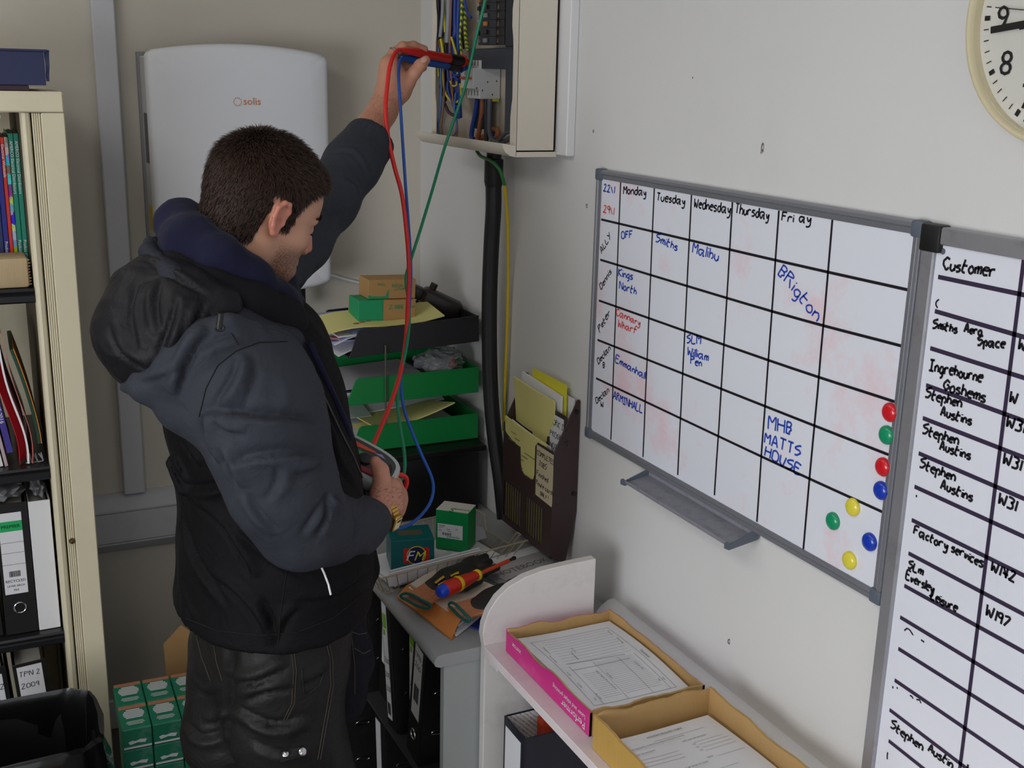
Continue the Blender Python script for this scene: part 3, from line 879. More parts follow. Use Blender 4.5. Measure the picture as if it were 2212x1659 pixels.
# crinkled plastic bags lying on the files
M_bag = mat('crinkled_clear_plastic', (120, 120, 124), .12, var=.3, vscale=20, coat=.5)
def crumple(c, rx, ry, rz, seed, amp=.35, sub=3):
    b = bmesh.new(); bmesh.ops.create_icosphere(b, subdivisions=sub, radius=1)
    vs = []
    for v in b.verts:
        n_ = mnoise.noise(v.co * 2.2 + Vector((seed, 0, 0))) * amp + abs(mnoise.noise(v.co * 5 + Vector((0, seed, 0)))) * amp * .7
        p = v.co * (1 + n_ - amp * .3)
        vs.append(Vector((c[0] + p.x * rx, c[1] + p.y * ry, c[2] + p.z * rz)))
    fs = [tuple(q.index for q in f.verts) for f in b.faces]
    b.free()
    return MB().add(vs, fs)
def above(mb, z):
    mb.v = [Vector((p.x, p.y, max(p.z, z))) for p in mb.v]
    return mb
for cx, rx, sd, lb in ((.035, .055, 1, 'crinkled plastic bag lying on the black lever arch files'), (.118, .018, 5, 'crinkled plastic bag lying on the white ring binder')):
    o = obj('plastic_bag', above(crumple((cx, CYF + .10, z3 + .336), rx, .07, .022, sd), z3 + .3195), M_bag, None, origin=(cx, CYF + .10, z3 + .3195), smooth=20)
    tag(o, lb, 'bag')
z4 = shz[3]
lever_arch(place(.046, CYF + .034, z4 + .001, 0, -3.5), 'black lever arch file with handwritten 2009 label, nearest the shutter', w=.072, lab=(.008, .062, .10, .31), hand=(('TPN 2', .011, .285, .012), ('2009', .012, .255, .012)), lines=(.186,), stain=(.115, .165), side_slots=False)
lever_arch(place(-.040, CYF + .034, z4 + .001, 0, -3.5), 'black lever arch file with handwritten label beside the 2009 one', w=.072, lab=(.008, .062, .10, .30), hand=(('TPN 2', .010, .262, .014), ('TPN2', .012, .235, .012), ('JAN4', .012, .21, .012), ('2009', .014, .180, .014)), lines=(.122,), side_slots=False)
# box file on the cabinet top
M_navy = mat('navy_cloth_board', (44, 50, 84), .7, var=.1, vscale=90)
t = thing('box_file', 'navy blue box file lying on top of the cream cabinet', 'box file', (0.05, CYF + .12, cabT))
obj('lid', MB().box((-.13, CYF + .004, cabT + .0785), (.205, CYF + .26, cabT + .083)), M_navy, t, bevel=.001)
obj('case', MB().box((-.13, CYF + .006, cabT + .012), (.198, CYF + .26, cabT + .0785)), M_navy, t, bevel=.001)
obj('torn_edge', MB().grid(lambda u, v: (.199 + .006 * v + .004 * u * v, CYF + .008 + .004 * math.sin(u * 9), cabT + .02 + u * .062), 8, 2, .0008), M_navy, t, smooth=0)
o = obj('folder', MB().box((-.13, CYF + .008, cabT + .001), (.165, CYF + .25, cabT + .0115)), mat('dark_maroon_card', (54, 36, 44), .6), None, origin=(.02, CYF + .12, cabT + .001), bevel=.001)
tag(o, 'dark maroon folder lying under the navy box file', 'folder')
# waste bin with black liner in front of the cabinet
M_bin = mat('black_bin_plastic', (20, 20, 21), .5)
M_liner = mat('black_bin_liner', (14, 14, 15), .22, var=.3, coat=.3)
bc = Vector((0.020, 2.26, 0))
t = thing('waste_bin', 'black waste bin with black liner folded over its rim', 'bin', bc)
def rring(f, z, wob=0, seed=0, n=48):
    out = []
    for i in range(n):
        a = i / n * 6.283
        sx = .155 * f; sy = .13 * f
        e = .38
        ca, sa = math.cos(a), math.sin(a)
        x = math.copysign(abs(ca) ** e, ca) * sx; y = math.copysign(abs(sa) ** e, sa) * sy
        q = 1 + wob * mnoise.noise(Vector((ca * 4, sa * 4, z * 14 + seed)))
        out.append(Vector((bc.x + x * q, bc.y + y * q, z + wob * .10 * mnoise.noise(Vector((ca * 5, sa * 5, seed + 3))))))
    return out
def loft(rings, cap0=True, cap1=False):
    n = len(rings[0]); mb = MB(); vs = [p for r in rings for p in r]
    fs = [(i * n + j, i * n + (j + 1) % n, (i + 1) * n + (j + 1) % n, (i + 1) * n + j) for i in range(len(rings) - 1) for j in range(n)]
    if cap0: fs.append(tuple(reversed(range(n))))
    if cap1: fs.append(tuple(range((len(rings) - 1) * n, len(rings) * n)))
    return mb.add(vs, fs)
zt = .55
obj('bin_body', loft([rring(.78, .001), rring(.79, .004), rring(.97, zt - .02), rring(.98, zt - .01), rring(.95, zt - .01), rring(.76, .02)], True, True), M_bin, t)
obj('liner', loft([rring(1.03, zt - .24, .16, 1), rring(1.05, zt - .19, .15, 1.3), rring(1.045, zt - .13, .14, 1.7), rring(1.04, zt - .08, .12, 2), rring(1.03, zt - .03, .10, 2.4), rring(1.015, zt + .004, .09, 2.8), rring(.97, zt + .010, .09, 3), rring(.93, zt - .01, .09, 3.4), rring(.91, zt - .06, .12, 3.8), rring(.89, zt - .12, .14, 4.4), rring(.82, .15, .12, 7), rring(.55, .06, .1, 8)], False, True), M_liner, t)

# ------------------------------------------------------------------ green cartons stacked on the floor by the back wall
M_gbox = mat('green_carton', (26, 122, 92), .45, var=.12, vscale=14, dirt=(170, 180, 174), dscale=22, damt=.25)
M_gtop = mat('carton_printed_end', (150, 140, 132), .5, var=.5, vscale=45)
g0 = None
bw, bd, bh = .064, .105, .052
ox, oy = .232, 2.40
rz = Matrix.Translation((ox, oy, 0)) @ Matrix.Rotation(math.radians(-2), 4, 'Z')
for lz in range(8):
    for lx in range(4):
        for ly in range(2):
            top = lz == 7
            if not top and ly == 1: continue
            base = rz @ Vector((lx * (bw + .002) + bw / 2, ly * (bd + .002) + bd / 2, lz * (bh + .0008)))
            if g0 is None:
                g0 = thing('lamp_carton', 'green printed carton in the floor stack, bottom layer', 'box', base, 'green cartons stacked by the back wall')
                R = Matrix.Translation(base) @ Matrix.Rotation(math.radians(-2), 4, 'Z')
                b_ = obj('carton_body', MB().box((-bw / 2, -bd / 2, 0), (bw / 2, bd / 2, bh), R), M_gbox, g0, bevel=.0025)
                mb = MB()
                for q in range(6):
                    wv = [.018, .021, .023, .023, .020, .015][q]
                    yy = -.006 + q * .0068
                    mb.add([(R @ Vector((s * wv, yy + dy, bh + .0004))) for s, dy in ((-1, 0), (1, 0), (1, .0046), (-1, .0046))], [(0, 1, 2, 3)])
                obj('printed_panel', mb, M_label, b_, smooth=0)
                mb = MB().add([(R @ Vector((x, y, bh + .0004))) for x, y in ((-.03, .036), (.03, .036), (.03, .051), (-.03, .051))], [(0, 1, 2, 3)])
                obj('printed_band', mb, mat('carton_orange_band', (176, 120, 92), .5, var=.3, vscale=50), b_, smooth=0)
                mb = MB()
                for q in range(3):
                    wv = (.018, .02, .016)[q]
                    mb.add([(R @ Vector((s * wv, -.022 - q * .006 + dy, bh + .0004))) for s, dy in ((-1, 0), (1, 0), (1, .0025), (-1, .0025))], [(0, 1, 2, 3)])
                mb.add([(R @ Vector((x, -bd / 2 - .0004, z))) for x, z in ((-.02, .020), (-.012, .023), (-.004, .021), (.006, .024), (.02, .022), (.016, .014), (0, .017), (-.016, .013))], [tuple(range(8))])
                obj('printed_text', mb, M_label, b_, smooth=0)
                mb = MB().add([(R @ Vector((s, -bd / 2 - .0004, z))) for s, z in ((-.03, .003), (.03, .003), (.03, .008), (-.03, .008))], [(0, 1, 2, 3)])
                obj('printed_stripe', mb, M_label, b_, smooth=0)
                continue
            _ly = ['top layer', 'second layer from the top', 'third layer from the top', 'fourth layer from the top', 'fifth layer from the top', 'sixth layer from the top', 'layer above the bottom', 'bottom layer'][7 - lz]
            copy_thing(g0, base - Vector(WORG[g0.name]), 'green printed carton in the floor stack, %s%s' % (_ly, '' if lz < 7 else (', row by the wall' if ly else ', row facing the room')))
o = obj('cardboard_sheet', MB().prism([(.0, 0), (.12, 0), (.12, .42), (.035, .505), (-.012, .462)], 'y', 0, .006, Matrix.Translation((.385, 2.66, 0)) @ rotm(-4, 0, 0)), mat('brown_cardboard', (164, 128, 84), .8, var=.08), None, origin=(.44, 2.66, 0))
tag(o, 'brown cardboard sheet standing on the floor behind the man', 'cardboard')
# ------------------------------------------------------------------ smooth solids: blended round cones meshed on a grid
class Solid:
    def __init__(s, lo, hi, h):
        s.lo = np.array(lo, float); s.h = h
        n = np.ceil((np.array(hi, float) - s.lo) / h).astype(int) + 1
        s.ax = [s.lo[i] + np.arange(n[i]) * h for i in range(3)]
        s.f = np.full(n, 0.5, np.float32)
    def block(s, lo, hi):
        sl = []
        for i in range(3):
            a = int(np.clip(math.floor((lo[i] - s.lo[i]) / s.h), 0, len(s.ax[i]) - 1))
            b = int(np.clip(math.ceil((hi[i] - s.lo[i]) / s.h) + 1, a + 1, len(s.ax[i])))
            sl.append(slice(a, b))
        return tuple(sl)
    def mix(s, sl, d, k, mode):
        f = s.f[sl]
        if mode == 'u':
            h = np.clip(.5 + .5 * (f - d) / k, 0, 1)
            s.f[sl] = f + (d - f) * h - k * h * (1 - h)
        elif mode == 's':
            h = np.clip(.5 - .5 * (f + d) / k, 0, 1)
            s.f[sl] = f + (-d - f) * h + k * h * (1 - h)
        elif mode == 'i':
            h = np.clip(.5 - .5 * (d - f) / k, 0, 1)
            s.f[sl] = d + (f - d) * h + k * h * (1 - h)
    def cone(s, a, b, ra, rb=None, k=.01, mode='u', sq=None):
        a = np.array(a, float); b = np.array(b, float)
        rb = ra if rb is None else rb
        R = max(ra, rb) / (min(1, sq[1]) if sq else 1) + k + 3 * s.h + .012
        sl = s.block(np.minimum(a, b) - R, np.maximum(a, b) + R)
        q = [(s.ax[i][sl[i]] - a[i]).reshape([-1 if j == i else 1 for j in range(3)]) for i in range(3)]
        ba = b - a
        if sq:
            n = np.array(sq[0], float); n /= np.linalg.norm(n)
            dn = (q[0] * n[0] + q[1] * n[1] + q[2] * n[2]) * (sq[1] - 1)
            q = [q[i] + dn * n[i] for i in range(3)]
            ba = ba + n * (np.dot(ba, n) * (sq[1] - 1))
        L2 = max(float(np.dot(ba, ba)), 1e-12)
        t = np.clip((q[0] * ba[0] + q[1] * ba[1] + q[2] * ba[2]) / L2, 0, 1)
        d = np.sqrt((q[0] - ba[0] * t) ** 2 + (q[1] - ba[1] * t) ** 2 + (q[2] - ba[2] * t) ** 2) - (ra + (rb - ra) * t)
        if sq and sq[1] > 1: d = d / (1 + (sq[1] - 1) * .5)
        s.mix(sl, d.astype(np.float32), k, mode)
        return s
    def ball(s, c, r, k=.01, mode='u', sq=None):
        return s.cone(c, np.array(c, float) + [0, 0, 1e-5], r, r, k, mode, sq)
    def chain(s, pts, rs, k=.01, mode='u', sq=None):
        for i in range(len(pts) - 1):
            s.cone(pts[i], pts[i + 1], rs[i], rs[i + 1], k, mode, sq)
        return s
    def ell(s, c, r3, frame, k=.01, mode='u'):
        """ellipsoid with semi-axes r3 along the rows of frame"""
        c = np.array(c, float); F = np.array(frame, float)
        R = max(r3) + k + 3 * s.h + .012
        sl = s.block(c - R, c + R)
        q = [(s.ax[i][sl[i]] - c[i]).reshape([-1 if j == i else 1 for j in range(3)]) for i in range(3)]
        u = [(q[0] * F[j][0] + q[1] * F[j][1] + q[2] * F[j][2]) for j in range(3)]
        k0 = np.sqrt(sum((u[j] / r3[j]) ** 2 for j in range(3)))
        k1 = np.sqrt(sum((u[j] / r3[j] ** 2) ** 2 for j in range(3))) + 1e-9
        d = k0 * (k0 - 1) / k1
        s.mix(sl, d.astype(np.float32), k, mode)
        return s
    def plane(s, p, n, k=.004, mode='i'):
        """keep the side the normal points away from"""
        n = np.array(n, float); n /= np.linalg.norm(n)
        q = [(s.ax[i] - p[i]).reshape([-1 if j == i else 1 for j in range(3)]) for i in range(3)]
        d = q[0] * n[0] + q[1] * n[1] + q[2] * n[2] + 0 * s.f
        s.mix(tuple(slice(0, len(a)) for a in s.ax), d.astype(np.float32), k, mode)
        return s
    def mesh(s, relax=1):
        f = s.f
        ins = f < 0
        c8 = [ins[i:f.shape[0] - 1 + i, j:f.shape[1] - 1 + j, k:f.shape[2] - 1 + k] for i in (0, 1) for j in (0, 1) for k in (0, 1)]
        anyv = c8[0].copy(); allv = c8[0].copy()
        for c in c8[1:]:
            anyv |= c; allv &= c
        act = np.argwhere(anyv & ~allv)
        idx = np.full(anyv.shape, -1, np.int64)
        idx[act[:, 0], act[:, 1], act[:, 2]] = np.arange(len(act))
        acc = np.zeros((len(act), 3)); cnt = np.zeros(len(act))
        offs = [(i, j, k) for i in (0, 1) for j in (0, 1) for k in (0, 1)]
        for o in offs:
            for d in range(3):
                if o[d] == 1: continue
                o2 = list(o); o2[d] = 1
                fa = f[act[:, 0] + o[0], act[:, 1] + o[1], act[:, 2] + o[2]]
                fb = f[act[:, 0] + o2[0], act[:, 1] + o2[1], act[:, 2] + o2[2]]
                cr = (fa < 0) != (fb < 0)
                t = np.where(cr, fa / np.where(cr, fa - fb, 1), 0)
                p = np.array(o, float)[None, :].repeat(len(act), 0)
                p[:, d] += t
                acc += p * cr[:, None]; cnt += cr
        V = s.lo + (act + acc / cnt[:, None]) * s.h
        Q = []
        for d in range(3):
            e1, e2 = [(1, 2), (2, 0), (0, 1)][d]
            A = [slice(None)] * 3; B = [slice(None)] * 3
            A[d] = slice(0, -1); B[d] = slice(1, None)
            for e in (e1, e2):
                A[e] = slice(1, -1); B[e] = slice(1, -1)
            a_, b_ = ins[tuple(A)], ins[tuple(B)]
            for sgn, m_ in ((1, a_ & ~b_), (0, ~a_ & b_)):
                w = np.argwhere(m_)
                if not len(w): continue
                w[:, e1] += 1; w[:, e2] += 1
                def I(o1, o2):
                    q = w.copy(); q[:, e1] += o1; q[:, e2] += o2
                    return idx[q[:, 0], q[:, 1], q[:, 2]]
                quad = np.stack([I(-1, -1), I(0, -1), I(0, 0), I(-1, 0)], 1)
                Q.append(quad if sgn else quad[:, ::-1])
        Q = np.concatenate(Q)
        Q = Q[(Q >= 0).all(1)]
        for _ in range(relax):
            sm = np.zeros_like(V); n = np.zeros(len(V))
            for a in range(4):
                b = (a + 1) % 4
                np.add.at(sm, Q[:, a], V[Q[:, b]]); np.add.at(n, Q[:, a], 1)
                np.add.at(sm, Q[:, b], V[Q[:, a]]); np.add.at(n, Q[:, b], 1)
            V = V * .5 + sm / np.maximum(n, 1)[:, None] * .5
        return V, Q
def obj_np(name, V, Q, material, parent=None, origin=None, attrs=None, mi=None):
    org = np.array(WORG[parent.name]) if parent is not None else np.array(origin if origin is not None else (0, 0, 0), float)
    me = bpy.data.meshes.new(name)
    me.vertices.add(len(V)); me.vertices.foreach_set('co', (V - org).astype(np.float32).ravel())
    me.loops.add(Q.size); me.loops.foreach_set('vertex_index', Q.astype(np.int32).ravel())
    me.polygons.add(len(Q))
    me.polygons.foreach_set('loop_start', np.arange(0, Q.size, Q.shape[1], dtype=np.int32))
    for mm in (material if isinstance(material, list) else [material]): me.materials.append(mm)
    if mi is not None: me.polygons.foreach_set('material_index', mi.astype(np.int32))
    me.update(calc_edges=True); me.validate()
    me.shade_smooth()
    for k_, arr in (attrs or {}).items():
        at_ = me.attributes.new(k_, 'FLOAT', 'POINT'); at_.data.foreach_set('value', arr.astype(np.float32))
    o = bpy.data.objects.new(name, me); COL.objects.link(o)
    if parent is not None: o.parent = parent
    else: o.location = org
    WORG[o.name] = Vector(org)
    return o
# ------------------------------------------------------------------ solar inverter on the back wall
M_inv = mat('white_powder_coat', (224, 226, 232), .5, var=.02, bump=.05, bscale=400, dirt=(206, 198, 186), dscale=3, damt=.3)
M_galv = mat('galvanised_plate', (150, 150, 152), .45, metal=.5, var=.05)
M_orange = mat('orange_print_ink', (214, 132, 84), .5)
t = thing('solar_inverter', 'white wall-mounted inverter with curved top and small orange logo', 'inverter', (.685, BY, 1.275))
obj('mounting_plate', MB().box((.455, BY - .012, 1.30), (.93, BY - .001, 1.885)), M_galv, t, bevel=.002)
obj('heat_sink_body', MB().box((.462, BY - .11, 1.315), (.915, BY - .012, 1.875)), mat('light_grey_coat', (196, 196, 198), .5, var=.03), t, bevel=.003)
cxv, hw = .686, .227
ol = []
def arc(zc, amp, xs): return [(x, zc + amp * (1 - ((x - cxv) / hw) ** 2)) for x in xs]
xsn = [cxv - hw + .014 + i * (2 * hw - .028) / 16 for i in range(17)]
def rc(cx_, cz_, a0, a1, r=.015): return [(cx_ + r * math.cos(math.radians(a0 + (a1 - a0) * i / 4)), cz_ + r * math.sin(math.radians(a0 + (a1 - a0) * i / 4))) for i in range(5)]
ztc, zbc = 1.884, 1.296
ol = rc(cxv - hw + .015, ztc - .012, 180, 95) + arc(ztc + .003, .022, xsn) + rc(cxv + hw - .015, ztc - .012, 85, 0) + rc(cxv + hw - .015, zbc + .010, 0, -85) + [(x, z) for x, z in reversed(arc(zbc - .005, -.022, xsn))] + rc(cxv - hw + .015, zbc + .010, -95, -180)
def inset(pl, d):
    cx_ = sum(p[0] for p in pl) / len(pl); cz_ = sum(p[1] for p in pl) / len(pl)
    return [(cx_ + (p[0] - cx_) * (1 - d / hw), cz_ + (p[1] - cz_) * (1 - d / .29)) for p in pl]
yf = 2.982
rings = []
for d, y in ((0, BY - .108), (0, yf + .016), (.002, yf + .009), (.006, yf + .004), (.013, yf + .0005)):
    rings.append([Vector((p[0], y, p[1])) for p in inset(ol, d)])
# gently bowed front
for d in (.05, .11, .17, .222):
    rings.append([Vector((p[0], yf + .0005 - .006 * (1 - (1 - d / hw) ** 2), p[1])) for p in inset(ol, d)])
cover = obj('front_cover', loft(rings, False, True), M_inv, t, smooth=60)
# logo: sun ring and name
lc = at(513, 220, y=yf - .004)
mb = MB()
for i in range(12):
    a = i / 12 * 6.283
    p0 = Vector((math.cos(a), 0, math.sin(a))); tn = Vector((-math.sin(a), 0, math.cos(a)))
    c0 = Vector((lc.x, yf - .0052, lc.z))
    mb.add([c0 + p0 * .0072, c0 + p0 * .0105 + tn * .0022, c0 + p0 * .0115 - tn * .0014], [(0, 1, 2)])
    obj('logo_ray', mb, M_orange, cover, smooth=0); mb = MB()
obj('logo_name', print_text(MB(), 'solis', .026, Vector((lc.x + .0145, yf - .0054, lc.z - .007)), (1, 0, 0), (0, 0, 1)), M_orange, cover, smooth=0)
for (pa, pb, m_, nm) in (((308, 243), (318, 352), mat('grey_warning_label', (96, 96, 104), .5, var=.2, vscale=60), 'rating_label'), ((317, 440), (328, 500), mat('yellow_warning_label', (206, 176, 30), .5, var=.15, vscale=80), 'warning_label')):
    A, B = at(*pa, x=.4585), at(*pb, x=.4585)
    yc = 3.07
    obj(nm, MB().box((.4608, yc - .033, B.z + .0), (.4622, yc + .03, A.z)), m_, t)
p = at(650, 640, y=3.06)
obj('cable_connector', MB().cyl((p.x, 3.06, 1.315), (p.x, 3.06, p.z - .03), .013, 14), M_blackp, t)
o = obj('white_cable', MB().tube([(.86, BY - .006, 1.25), (.89, BY - .005, 1.285), (.94, BY - .006, 1.29), (1.0, BY - .006, 1.272), (1.06, BY - .006, 1.25), (1.10, BY - .006, 1.20)], .004, 8, smooth=6), M_upvc, None, origin=(.95, BY, 1.2))
tag(o, 'thin white cable clipped to the wall under the inverter', 'cable')

# ------------------------------------------------------------------ distribution board on the right wall
M_db = mat('cream_steel_box', (218, 210, 196), .45, var=.02, dirt=(196, 186, 168), dscale=8, damt=.2)
M_dbin = mat('board_backplate', (206, 196, 180), .5, var=.03)
M_char = mat('charcoal_plastic', (56, 60, 70), .5, var=.06)
M_mcb = mat('breaker_black', (34, 36, 42), .45, var=.06)
M_lgrey = mat('device_light_grey', (206, 208, 210), .5, var=.02)
db = thing('distribution_board', 'cream steel consumer board with open front, breakers and coloured wires', 'electrical panel', (WX, 2.5, 1.68))
obj('backboard', MB().box((WX - .021, 2.225, 1.682), (WX, 2.86, 2.50)), M_upvc, db, bevel=.002)
xb0, xb1, yn, yfar, zb0, zb1 = 1.111, WX - .026, 2.272, 2.758, 1.69, 2.46
obj('back_plate', MB().box((xb1 - .002, yn, zb0), (xb1, yfar, zb1)), M_dbin, db)
obj('side_panel', MB().box((xb0, yn, zb0), (xb1, yn + .002, zb1)), M_db, db)
obj('side_panel', MB().box((xb0, yfar - .002, zb0), (xb1, yfar, zb1)), M_db, db)
obj('bottom_panel', MB().box((xb0, yn, zb0), (xb1, yfar, zb0 + .002)), M_db, db)
obj('top_panel', MB().box((xb0, yn, zb1 - .002), (xb1, yfar, zb1)), M_db, db)
obj('edge_gap', MB().box((xb1, yn + .004, zb0 + .004), (WX - .0205, yfar - .004, zb1)), mat('brown_gap', (70, 56, 44), .8), db)
# front flanges with scalloped inner edges
def flange(y_out, y_in, sgn):
    zs = [zb0, 1.76, 1.785, 1.80, 1.90, 1.925, 1.95, 1.985, 2.01, 2.03, 2.10, zb1]
    dv = [0, 0, .004, .008, .008, .006, 0, 0, .006, .008, .008, .008]
    poly = [(y_out, zb0)] + [(y_in - sgn * d, z) for z, d in zip(zs, dv)] + [(y_out, zb1)]
    obj('front_flange', MB().prism(poly, 'x', xb0 - .001, xb0 + .0012), M_db, db, smooth=0)
flange(yn, yn + .030, 1)
flange(yfar, yfar - .028, -1)
lipp = [(xb0 - .0015, zb0 - .012), (xb0 - .016, zb0 - .009), (xb0 - .027, zb0 - .001), (xb0 - .033, zb0 + .010), (xb0 - .034, zb0 + .017), (xb0 - .031, zb0 + .017), (xb0 - .0015, zb0 + .012)]
obj('bottom_cover', MB().prism(lipp, 'y', yn - .002, yfar + .026), M_db, db, smooth=40)
obj('bottom_trim', MB().box((xb0, yn - .002, zb0 - .012), (WX - .0215, yfar, zb0 - .001)), M_db, db)
# breakers: 18 mm pitch, stacked one above the other
bx, by0, by1 = 1.138, 2.425, 2.575
for i in range(8):
    z = 1.916 + i * .0182
    b_ = obj('breaker', MB().prism([(bx + .012, by0), (bx + .012, by0 + .045), (bx, by0 + .050), (bx, by1 - .045), (bx + .016, by1 - .040), (bx + .016, by1), (xb1 - .03, by1), (xb1 - .03, by0)], 'z', z, z + .0174), M_mcb, db, smooth=0)
    tm = mat('toggle_orange', (176, 108, 52), .45) if i in (2, 5, 6) else (mat('toggle_grey', (120, 122, 126), .45) if i in (0, 3, 7) else M_blackp)
    obj('toggle', MB().box((bx - .006, by0 + .062, z + .004), (bx, by0 + .078, z + .0135)), tm, b_, bevel=.001)
    obj('toggle_end', MB().box((bx + .010, by1 - .012, z + .004), (bx + .0162, by1 - .002, z + .0135)), tm, b_, bevel=.001)
    obj('rating_mark', MB().add([(bx + .0115, by0 + .028, z + .004), (bx + .0115, by0 + .040, z + .004), (bx + .0115, by0 + .036, z + .013), (bx + .0115, by0 + .030, z + .013)], [(0, 1, 2, 3)]), mat('tan_mark', (112, 84, 52), .5), b_, smooth=0)
obj('busbar_shroud', MB().box((1.146, 2.368, 1.72), (1.160, 2.408, 1.905)), M_char, db, bevel=.002)
obj('busbar_shroud', MB().box((1.150, 2.372, 1.91), (1.165, by0 - .003, 2.45)), mat('deep_charcoal', (34, 38, 48), .5), db, bevel=.002)
obj('chassis_arm', MB().box((1.150, yn + .06, 1.862), (1.185, 2.625, 1.908)), M_char, db, bevel=.002)
obj('chassis_leg', MB().box((1.163, yn + .062, 1.80), (1.19, 2.40, 1.862)), mat('deep_charcoal', (34, 38, 48), .5), db, bevel=.002)
obj('cable_shroud', MB().box((1.163, 2.568, 1.722), (1.190, 2.612, 1.83)), mat('deep_charcoal', (34, 38, 48), .5), db, bevel=.002)
# four-pole main switch: stepped white body
zt_, zb_ = at(1040, 130, y=2.546).z, at(1040, 214, y=2.546).z
hgt = zt_ - zb_
dv = obj('main_switch', MB().prism([(xb1 - .004, zb_), (1.146, zb_), (1.146, zb_ + hgt * .25), (1.129, zb_ + hgt * .26), (1.129, zb_ + hgt * .79), (1.146, zb_ + hgt * .80), (1.146, zt_), (1.170, zt_), (xb1 - .004, zt_ - .012)], 'y', 2.546, 2.620), M_lgrey, db, bevel=.0015)
obj('switch_lever', MB().box((1.1225, 2.552, zb_ + hgt * .50), (1.129, 2.614, zb_ + hgt * .57)), mat('lever_orange', (206, 92, 46), .4), dv, bevel=.002)
obj('brand_line', MB().box((1.1286, 2.556, zb_ + hgt * .765), (1.129, 2.60, zb_ + hgt * .775)), mat('green_print', (40, 130, 90), .5), dv)
for q in range(3):
    obj('printed_mark', MB().box((1.1286, 2.585, zb_ + hgt * (.62 + q * .045)), (1.129, 2.598, zb_ + hgt * (.63 + q * .045))), M_ink_k, dv)
for q in range(4):
    yy = 2.556 + q * .0175
    for zz in (zb_ + hgt * .08, zt_ - hgt * .14):
        obj('terminal_slot', MB().box((1.1455, yy, zz), (1.1462, yy + .003, zz + .012)), M_mcb, dv)
for (xx, zz) in ((1.137, .26), (1.165, .42), (1.188, .45), (1.178, .10), (1.152, .20), (1.150, .84)):
    obj('moulded_pip', MB().box((xx, 2.5455, zb_ + hgt * zz), (xx + .0022, 2.5462, zb_ + hgt * zz + .004)), M_ink_k, dv)
obj('clip', MB().box((1.182, 2.540, zb_ - .005), (1.194, 2.556, zb_)), mat('clip_yellow', (206, 206, 60), .5), dv)
# wiring inside the board
WC = {'blue': (36, 66, 148), 'lblue': (60, 110, 176), 'brown': (122, 84, 62), 'yellow': (204, 190, 48), 'grey': (140, 144, 152), 'black': (38, 38, 46), 'dgrey': (84, 88, 98), 'dbrown': (72, 52, 50), 'cbrown': (156, 92, 58)}
def gy_mat():
    if 'green_yellow_wire' in MATS: return MATS['green_yellow_wire']
    m = bpy.data.materials.new('green_yellow_wire'); m.use_nodes = True
    N, L = m.node_tree.nodes, m.node_tree.links
    tc = N.new('ShaderNodeTexCoord'); wv = N.new('ShaderNodeTexWave'); wv.bands_direction = 'DIAGONAL'; wv.inputs['Scale'].default_value = 45
    L.new(tc.outputs['Object'], wv.inputs['Vector'])
    rp = N.new('ShaderNodeValToRGB'); rp.color_ramp.interpolation = 'CONSTANT'
    rp.color_ramp.elements[0].color = srgb((30, 92, 44)) + [1]; rp.color_ramp.elements[1].color = srgb((196, 190, 50)) + [1]; rp.color_ramp.elements[1].position = .5
    L.new(wv.outputs['Fac'], rp.inputs[0]); L.new(rp.outputs[0], N['Principled BSDF'].inputs['Base Color'])
    N['Principled BSDF'].inputs['Roughness'].default_value = .4
    MATS['green_yellow_wire'] = m
    return m
def wire(pts, col, r, x=1.178, xs_=None):
    P3 = []
    for i, p in enumerate(pts):
        xx = x if len(p) < 3 else p[2]
        if p[0] < 1000: xx = 1.121 + .0006 * (p[0] - 945) + (x - 1.172) * .35
        P3.append(at(p[0], p[1], x=xx))
    m_ = gy_mat() if col == 'gy' else mat('wire_' + col, WC[col], .4, var=.04)
    obj('wire', MB().tube(P3, r, 7, smooth=6), m_, db, smooth=60)
wire([(944, -40), (947, 20), (948, 70), (946, 85)], 'black', .0055, 1.165)
wire([(958, -40), (956, 30), (951, 80)], 'grey', .0050, 1.165)
wire([(970, -40), (969, 30), (966, 92)], 'grey', .0068, 1.160)
wire([(963, -20), (960, 30), (961, 70)], 'yellow', .0026, 1.172)
wire([(946, 80), (953, 112), (950, 128)], 'brown', .0025, 1.165)
wire([(976, -30), (974, 40), (972, 110), (976, 180), (980, 230), (987, 262), (988, 285), (984, 297)], 'cbrown', .0022, 1.162)
wire([(984, -30), (982, 30), (984, 66), (979, 90), (985, 130), (988, 170), (990, 215), (992, 255)], 'blue', .0085, 1.185)
wire([(992, -20), (989, 60), (990, 120), (990, 180), (988, 230), (990, 250)], 'blue', .005, 1.180)
wire([(952, 84), (956, 105), (958, 125)], 'yellow', .0034, 1.160)
wire([(975, 80), (981, 100), (986, 118), (990, 140), (988, 165)], 'yellow', .003, 1.165)
wire([(948, 104), (945, 130), (947, 165)], 'yellow', .0028, 1.172)
wire([(998, -20), (997, 30), (994, 80), (998, 125)], 'gy', .0032, 1.165)
wire([(1001, -20), (1004, 40), (1006, 80), (1011, 110)], 'gy', .0045, 1.160)
wire([(1006, -20), (1004, 0), (1009, 25), (1018, 38)], 'blue', .0035, 1.150)
wire([(994, -10), (996, 50), (1002, 105)], 'dbrown', .003, 1.178)
wire([(947, 105), (952, 150), (953, 200), (950, 245), (946, 270), (948, 285), (954, 293)], 'lblue', .0024, 1.165)
wire([(955, 130), (959, 170), (959, 215), (955, 255), (953, 275), (956, 292)], 'brown', .0024, 1.162)
wire([(958, 125), (958, 170), (962, 200), (975, 218), (988, 220), (996, 205), (994, 180)], 'yellow', .003, 1.168)
wire([(965, 130), (968, 165), (971, 200), (978, 225), (988, 248), (992, 256)], 'blue', .003, 1.172)
